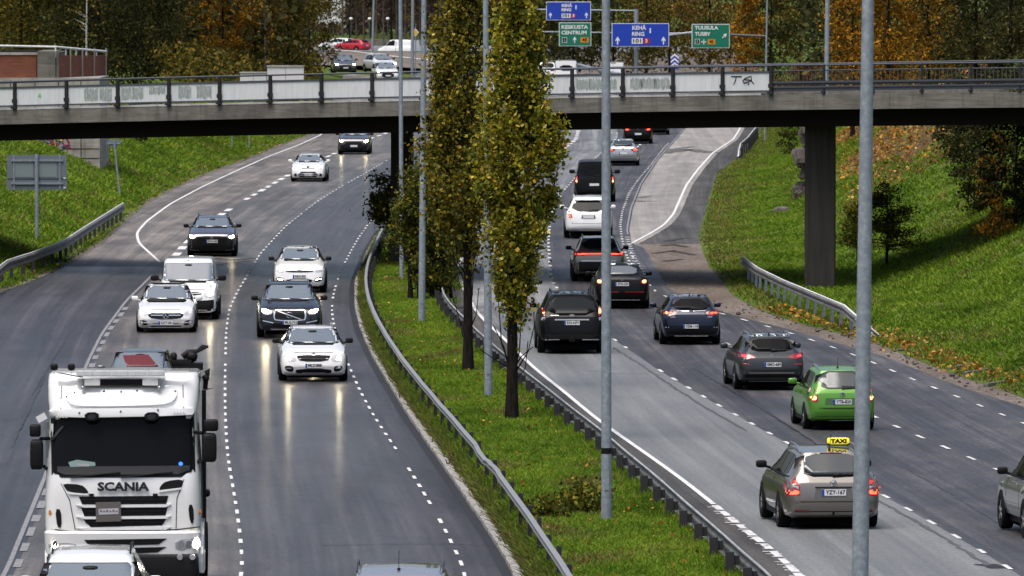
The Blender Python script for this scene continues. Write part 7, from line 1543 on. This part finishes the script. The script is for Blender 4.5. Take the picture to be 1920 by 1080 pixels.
# autumn trees beyond the bridge
T = [ # x, Y, height, R, crown start, leaves, size, palette, label
 (-60, 470, 11, 3.4, 2, 3800, .30, 'olive', 'olive tree behind the left end of the brick building'),
 (40, 462, 12, 3.0, 2.5, 4200, .28, 'olive', 'brownish tree rising over the brick walls at the far left'),
 (110, 480, 13, 2.8, 2.5, 4200, .28, 'dark', 'dark tree behind the corner of the brick building'),
 (185, 455, 12, 2.6, 1.2, 5200, .26, 'dark', 'very dark tree right of the white birch trunk'),
 (255, 460, 13, 2.8, 1.2, 5600, .26, 'dark', 'dark green tree between the birch and the orange maple'),
 (300, 560, 12, 2.4, 1.0, 4600, .24, 'dark', 'narrow dark tree touching the left side of the orange maple'),
 (352, 575, 11, 2.5, 1.2, 5600, .25, 'amber', 'amber green maple left of the brightest orange one'),
 (418, 570, 11, 2.2, 1.2, 5200, .25, 'orange', 'bright orange maple above the left parapet panels'),
 (385, 600, 13, 3.2, 1.5, 4600, .24, 'olive', 'tall olive tree standing behind the orange maple'),
 (478, 575, 10, 2.3, 1.0, 5600, .24, 'golden', 'round golden tree right of the orange maple'),
 (540, 580, 11, 2.5, 1.0, 5200, .25, 'olive', 'olive tree above the low white wall'),
 (580, 600, 11, 2.4, 1.2, 4200, .24, 'olive', 'olive brown tree next to the far road and sky gap'),
 (470, 620, 14, 4.4, 2, 5200, .32, 'dark', 'big dark tree in the second row behind the golden tree'),
 (560, 640, 13, 3.2, 3.5, 3000, .30, 'dark', 'dark tree in the second row over the low white wall'),
 (330, 620, 14, 4.4, 2, 5200, .32, 'dark', 'big dark tree in the second row behind the orange maple'),
 (200, 530, 14, 4.2, 2, 5200, .32, 'dark', 'big dark tree in the second row behind the very dark tree'),
 (70, 530, 14, 4.2, 2, 5000, .32, 'olive', 'big olive tree in the second row over the brick building'),
 # right part
 (1005, 700, 14, 3.0, .8, 4200, .32, 'dark', 'dark tree close behind the front poplar crown and small blue sign'),
 (1075, 710, 15, 3.2, 1.0, 5200, .32, 'dark', 'dark tree behind the green KESKUSTA sign'),
 (1150, 700, 15, 3.2, 1.0, 5200, .32, 'dark', 'dark tree behind the left half of the larger blue sign'),
 (1212, 690, 15, 2.4, 1.0, 3600, .30, 'olive', 'olive tree behind the sign gantry post'),
 (1255, 720, 14, 2.8, 2.6, 3800, .30, 'golden', 'golden tree between the blue and the green TUUSULA sign'),
 (1330, 700, 13, 2.8, 1.0, 4600, .28, 'golden', 'golden brown tree behind the TUUSULA sign'),
 (1398, 610, 9, 1.35, .8, 2800, .24, 'orange', 'slim orange tree right of the TUUSULA sign'),
 (1445, 620, 13, 1.9, .8, 4400, .26, 'dark', 'dark conifer behind the thin distant lamp pole'),
 (1512, 540, 4.2, 1.5, .2, 3800, .18, 'rust', 'rust red round bush behind the barred railing'),
 (1500, 640, 13, 2.6, 2.5, 3800, .28, 'olive', 'olive tree above the rust red bush'),
 (1560, 600, 13, 2.2, 1, 4200, .28, 'dark', 'dark tree behind the lamp pole on the bridge'),
 (1598, 412, 9, 1.25, 1.2, 2600, .22, 'orange', 'orange maple immediately left of the nearest lamp pole'),
 (1665, 405, 10, 1.75, .8, 4800, .22, 'orange', 'broad orange maple immediately right of the nearest lamp pole'),
 (1740, 415, 10, 1.5, .8, 3600, .22, 'amber', 'amber maple between the orange maples and the dark evergreens'),
 (1640, 470, 13, 2.8, .8, 4600, .28, 'olive', 'tall olive tree in the second row behind the orange maples'),
 (1760, 450, 13, 2.8, .8, 4600, .28, 'dark', 'tall dark tree in the second row behind the amber maple'),
 (1830, 385, 11, 1.6, .4, 5200, .20, 'dark', 'dark evergreen at the left side of the group on the far right'),
 (1895, 372, 11, 1.7, .2, 5600, .20, 'dark', 'dark evergreen at the right picture edge above the slope'),
 (1965, 378, 11, 1.9, .2, 4600, .22, 'dark', 'dark evergreen mostly beyond the right picture edge'),
 (1480, 452, 2.2, .62, .1, 1800, .14, 'dark', 'dark bush beside the rock face under the bridge'),
 (215, 430, 2.2, .55, .1, 1500, .14, 'orange', 'low orange bush in the grass behind the give way sign'),
 (262, 432, 2.6, .9, .1, 2600, .15, 'dark', 'dark bush under the bridge right of the give way sign'),
 (1360, 590, 2.4, 1.7, .1, 3600, .16, 'sage', 'pale sage green hedge shrub below the TUUSULA sign'),
 (1430, 585, 2.2, 1.2, .1, 2400, .16, 'sage', 'second sage shrub right of the first below the thin pole'),
]
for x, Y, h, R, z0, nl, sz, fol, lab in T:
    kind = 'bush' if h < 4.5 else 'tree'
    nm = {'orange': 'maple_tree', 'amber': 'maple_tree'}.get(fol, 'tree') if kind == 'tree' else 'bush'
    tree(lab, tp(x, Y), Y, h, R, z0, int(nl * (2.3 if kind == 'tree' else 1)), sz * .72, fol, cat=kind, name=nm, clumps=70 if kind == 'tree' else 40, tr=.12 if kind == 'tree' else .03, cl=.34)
for x, y, h, r, n, lab in ((1838, 398, 4.0, .95, 4200, 'dark evergreen shrub on the right slope beside the yellow sapling'), (1905, 425, 4.6, 1.1, 5200, 'dark evergreen shrub at the right edge above the near grass bank'), (1808, 335, 3.4, .85, 3600, 'leftmost dark evergreen shrub below the bridge at the right'),
                       (1872, 340, 5.0, 1.1, 4800, 'tall dark evergreen shrub second from the right edge under the bridge'), (1930, 350, 5.0, 1.1, 4200, 'dark evergreen shrub cut by the right edge under the bridge'), (1792, 288, 3.2, .9, 3000, 'furthest dark evergreen shrub under the bridge behind the leaf litter')):
    p = GH(x, y); tree(lab, p.x, p.y, h, r, .0, n, .13, 'dark', cat='bush', name='bush', clumps=50, tr=.05, cl=.36)
# bare birches and trunks
def bare(label, x, Y, h, r, bark, n=900, fol='brown', zb=None, R=1.1, z0=None):
    return tree(label, tp(x, Y), Y, h, R, z0 or h * .35, n, .16, fol, bark=bark, tr=r, clumps=40, cl=.4, limb=22, name='birch_tree' if bark is M_BIRCH else 'bare_tree', zb=zb)
bare('white trunked birch rising above the brick building', 163, 440, 11, .085, M_BIRCH, 500, 'olive')
bare('pale trunked birch between the orange maple and golden tree', 497, 562, 11, .07, M_BARKG, 500, 'amber', z0=3)
k = 0
place = ['just right of the sky gap', 'above the leftmost globe lamp', 'left of the second globe lamp', 'right of the second globe lamp', 'above the red hatchback', 'left of the third globe lamp', 'right of the third globe lamp', 'behind the thin far pole', 'left of the rightmost globe lamp', 'right of the rightmost globe lamp', 'above the cab of the delivery van', 'above the load box of the delivery van', 'behind the slim lamp pole', 'right of the slim lamp pole', 'above the yellow diamond sign', 'left of the rear poplar crown', 'touching the rear poplar crown', 'behind the rear poplar crown']
for i in range(18):
    x = 642 + i * 13 + random.uniform(-3, 3); Y = 1000 + random.uniform(0, 60)
    bare(['grey', 'dark', 'brown'][i % 3] + ' bare woodland tree ' + place[i], x, Y, random.uniform(11, 15), random.uniform(.10, .20), [M_BARKG, M_BARK, M_BARKG][i % 3], random.randint(900, 1700), ['brown', 'brown', 'dark', 'brown', 'golden', 'brown'][i % 6], R=1.6, z0=2.2)
# a far wood read as one mass
def woods():
    n = 42000; Y = rng.uniform(1090, 1200, n); x = rng.uniform(560, 1040, n); z = rng.uniform(0, 1, n) ** .8 * 13
    X = (x - 960) / F * Y; C = np.stack([X, Y, z + 1], -1); gap = (x > 594) & (x < 648) & (rng.random(n) < .93) & (z > 1.2); C = C[~gap]
    A = leaf_quads(C, .62); me = np_mesh('far_woods', A, 4, FOL['brown']); tag(link('far_woods', me), 'dim brown wood far behind the globe lamps', 'woods', kind='stuff')
    n = 60000; Y = rng.uniform(640, 860, n); x = np.where(rng.random(n) < .45, rng.uniform(-200, 560, n), rng.uniform(990, 2150, n)); Y = np.where(x < 600, rng.uniform(560, 640, n), np.where(x > 1500, rng.uniform(520, 640, n), rng.uniform(740, 860, n))); z = rng.uniform(0, 1, n) ** .85 * 15
    X = (x - 960) / F * Y; C = np.stack([X, Y, z + 1.0], -1); me = np_mesh('far_woods', leaf_quads(C, .5), 4, FOL['dark']); tag(link('far_woods', me), 'dark wood closing the view behind the autumn trees', 'woods', kind='stuff')
woods()
def unseen_woods():  # out-of-view leaf mass, added to darken what cars mirror at the horizon
    n = 26000; a = rng.random(n); side = rng.random(n); X = np.where(side < .3, rng.uniform(-75, -48, n), np.where(side < .6, rng.uniform(48, 75, n), rng.uniform(-260, 260, n))); Y = np.where(side < .6, rng.uniform(-150, 620, n), rng.uniform(-320, -170, n)); z = a ** .8 * np.where(side < .6, 15, 30)
    me = np_mesh('far_woods', leaf_quads(np.stack([X, Y, z], -1), 2.2), 4, FOL['dark']); tag(link('far_woods', me), 'unseen dark leaf mass added beside and behind to block horizon reflections', 'woods', kind='stuff')
unseen_woods()
def undergrowth():
    n = 26000; s = rng.random(n) < .55; x = np.where(s, rng.uniform(270, 605, n), rng.uniform(1330, 1950, n)); Y = np.where(s, rng.uniform(548, 600, n), rng.uniform(548, 590, n)); X = (x - 960) / F * Y
    me = np_mesh('undergrowth', leaf_quads(np.stack([X, Y, H(X, Y) + rng.random(n) ** 1.4 * 2.6], -1), .3), 4, FOL['olive']); tag(link('undergrowth', me), 'tangled olive undergrowth below the autumn trees', 'undergrowth', kind='stuff')
undergrowth()

# ------------------------------------------------------------------ grass, weeds and fallen leaves
def scatter(name, label, X, Y, h, w, fol, blades=3, spread=.05, lean=.35, dz=-.02):
    n = len(X); Z = H(X, Y) + dz; out = []
    for b in range(blades):
        ox = rng.normal(0, spread, n); oy = rng.normal(0, spread, n); hh = h * rng.uniform(.55, 1.3, n); a = rng.uniform(0, np.pi, n); cx, cy = np.cos(a) * w * .5, np.sin(a) * w * .5
        lx, ly = rng.normal(0, lean, n) * hh, rng.normal(0, lean, n) * hh; bx_, by_ = X + ox, Y + oy
        out.append(np.stack([np.stack([bx_ - cx, by_ - cy, Z], -1), np.stack([bx_ + cx, by_ + cy, Z], -1), np.stack([bx_ + lx, by_ + ly, Z + hh], -1)], 1))
    V = np.concatenate(out).reshape(-1, 3); tag(link(name, np_mesh(name, V, 3, FOL[fol])), label, 'grass', kind='stuff')
def vis_noise(X, Y, s=1.0, sh=0.0): return np.sin(X * 1.7 * s + 3 * np.sin(Y * .21 * s + sh)) * np.sin(Y * .37 * s + 2 * np.sin(X * .9 * s) + sh) 
def region(n, y0, y1, lo, hi, bias=1.0):
    Y = y0 + (y1 - y0) * rng.random(n) ** bias; t = rng.random(n); return lo(Y) + (hi(Y) - lo(Y)) * t, Y
mlo, mhi = (lambda Y: RAIL_A(Y) - .12), (lambda Y: RAIL_B(Y) - .03)
X, Y = region(76000, 122, 330, mlo, mhi, 1.35); v = vis_noise(X, Y); dry = (v + rng.normal(0, .35, len(X))) > .62
scatter('grass', 'green grass on the central reservation', X[~dry], Y[~dry], .10, .05, 'grass', 4, .06, .9); scatter('grass', 'drier yellow grass patches on the central reservation', X[dry], Y[dry], .11, .04, 'grassd', 3, .05, .8)
X, Y = region(9000, 330, 545, mlo, mhi); scatter('grass', 'grass of the reservation beyond the bridge', X, Y, .2, .08, 'grass', 3)
X, Y = region(26000, 118, 330, lambda Y: KERB(Y) + .36, lambda Y: RAIL_A(Y) + .06, 1.2); k_ = rng.random(len(X)) < np.clip(.75 + .45 * np.sin(Y * .9) * np.sin(Y * .23), .25, 1); g2 = rng.random(len(X)) < .6; scatter('grass', 'grass between the kerb stones and the dented guard rail', X[g2 & k_], Y[g2 & k_], .18, .04, 'grass', 4, .07, .6)
X, Y = X[k_], Y[k_]; scatter('weeds', 'brown weeds growing between the kerb stones and the dented guard rail', X, Y, .16, .045, 'weeds', 6, .08, .9)
X, Y = region(1500, 118, 300, lambda Y: KERB(Y) + .20, lambda Y: KERB(Y) + .5, 1.2); scatter('weeds', 'weeds creeping over the kerb stones', X, Y, .12, .03, 'weeds', 5, .06, .8)
X, Y = region(9000, 116, 300, lambda Y: RAIL_B(Y) - .3, lambda Y: RAIL_B(Y) + .55, 1.2); k_ = (X < RAIL_B(Y) - .03) | (rng.random(len(X)) < .12 * (1 + np.sin(Y * .5))); scatter('grass', 'grass fringe along the dark posted guard rail', X[k_], Y[k_], .17, .035, 'grass', 4, .06, .5)
# left bank
X, Y = region(60000, 262, 560, lambda Y: EDGE_L(Y) - 9.5, lambda Y: EDGE_L(Y) - .15, 1.1); e = EDGE_L(Y) - X; v = vis_noise(X, Y, .7); k_ = ~((X < bx(187) + .2) & (Y > bY - .5) & (Y < bY + 10)) & (rng.random(len(X)) < .25 + np.clip(e / 1.2, 0, 1)); X, Y, v = X[k_], Y[k_], v[k_]; dry = v + rng.normal(0, .4, len(X)) > .9
scatter('grass', 'green grass on the left bank', X[~dry], Y[~dry], .14, .10, 'grass', 4, .1, .9); scatter('grass', 'dry grass patches on the left bank', X[dry], Y[dry], .14, .08, 'grassd', 3, .08, .8)
# right bank
X, Y = region(130000, 170, 560, lambda Y: EDGE_R(Y) + .12, lambda Y: EDGE_R(Y) + 13.0 - 5 * (Y < 260), 1.15); e = X - EDGE_R(Y); v = vis_noise(X, Y, .6, 1.0)
k_ = rng.random(len(X)) < .3 + np.clip(e / 1.5, 0, 1); leafy = (Y > 330) & (e > 7.0 + 1.5 * np.sin(Y * .1)) ; k_ &= ~(leafy & (rng.random(len(X)) < .95)); X, Y, e, v = X[k_], Y[k_], e[k_], v[k_]
dry = ((v + rng.normal(0, .4, len(X)) > .8) | ((e < 1.3) & (rng.random(len(X)) < .5)) | ((Y > 300) & (e < 2.2) & (rng.random(len(X)) < .3)))
scatter('grass', 'green grass on the right bank', X[~dry], Y[~dry], .12, .08, 'grass', 4, .08, .9); scatter('grass', 'dry grass along the right verge', X[dry], Y[dry], .12, .07, 'grassd', 3, .07, .8)
def fallen(label, X, Y, s=.10):
    C = np.stack([X, Y, H(X, Y) + rng.uniform(.01, .12, len(X))], -1); tag(link('fallen_leaves', np_mesh('fallen_leaves', leaf_quads(C, s, .3, asp=.9), 4, FOL['fallen'])), label, 'leaves', kind='stuff')
X, Y = region(7000, 185, 262, lambda Y: EDGE_R(Y) - .6, lambda Y: EDGE_R(Y) + 3.2, .8); k_ = rng.random(len(X)) < np.exp(-((X - EDGE_R(Y) - .7 - 1.2 * np.clip((222 - Y) / 15, 0, 1)) / .55) ** 2) * .9 + .008; fallen('orange leaves along the foot of the near right bank', X[k_], Y[k_], .11)
X, Y = region(10000, 320, 540, lambda Y: EDGE_R(Y) + 6, lambda Y: EDGE_R(Y) + 14, 1); fallen('orange leaf litter high on the slope behind the bridge', X, Y, .15)
X, Y = region(900, 290, 560, lambda Y: EDGE_L(Y) - 4, lambda Y: EDGE_L(Y) + .0, 1); fallen('scattered leaves on the left verge', X, Y, .11)
X, Y = region(1400, 122, 320, mlo, mhi, 1.2); fallen('a few yellow leaves in the median grass', X, Y, .07)
# stones and soil lumps at the right road edge
mb = MB()
for _ in range(240):
    y = random.uniform(188, 268); x = float(ASPH_R(min(y, 322)) + (EDGE_R(y) - ASPH_R(min(y, 322))) * random.uniform(.1, 1.5)); s = random.uniform(.03, .10) * (2 if random.random() < .04 else 1); mb.sup((x, y, float(H(x, y)) + s * .2), (s, s * 1.2, s * .7), .8, 6, 4)
tag(mb.build('pebbles', MATS['rock']), 'small stones on the right gravel verge', 'stones', kind='stuff')
for (x, y, L_, a) in ((1835, 700, 2.2, 1.15), (1868, 722, 1.6, 1.2), (1808, 690, 1.3, 1.1)):
    p = GH(x, y); mb = MB(); mb.box((p.x, p.y, p.z + .03), (.14, L_, .10), -a * .35); tag(mb.build('timber_edging', M_CONC), 'half buried pale edging slab %s on the right verge' % {1835: 'under the leaf strip, longest one', 1868: 'nearest the right picture edge', 1808: 'furthest from the right picture edge'}[x], 'slab')
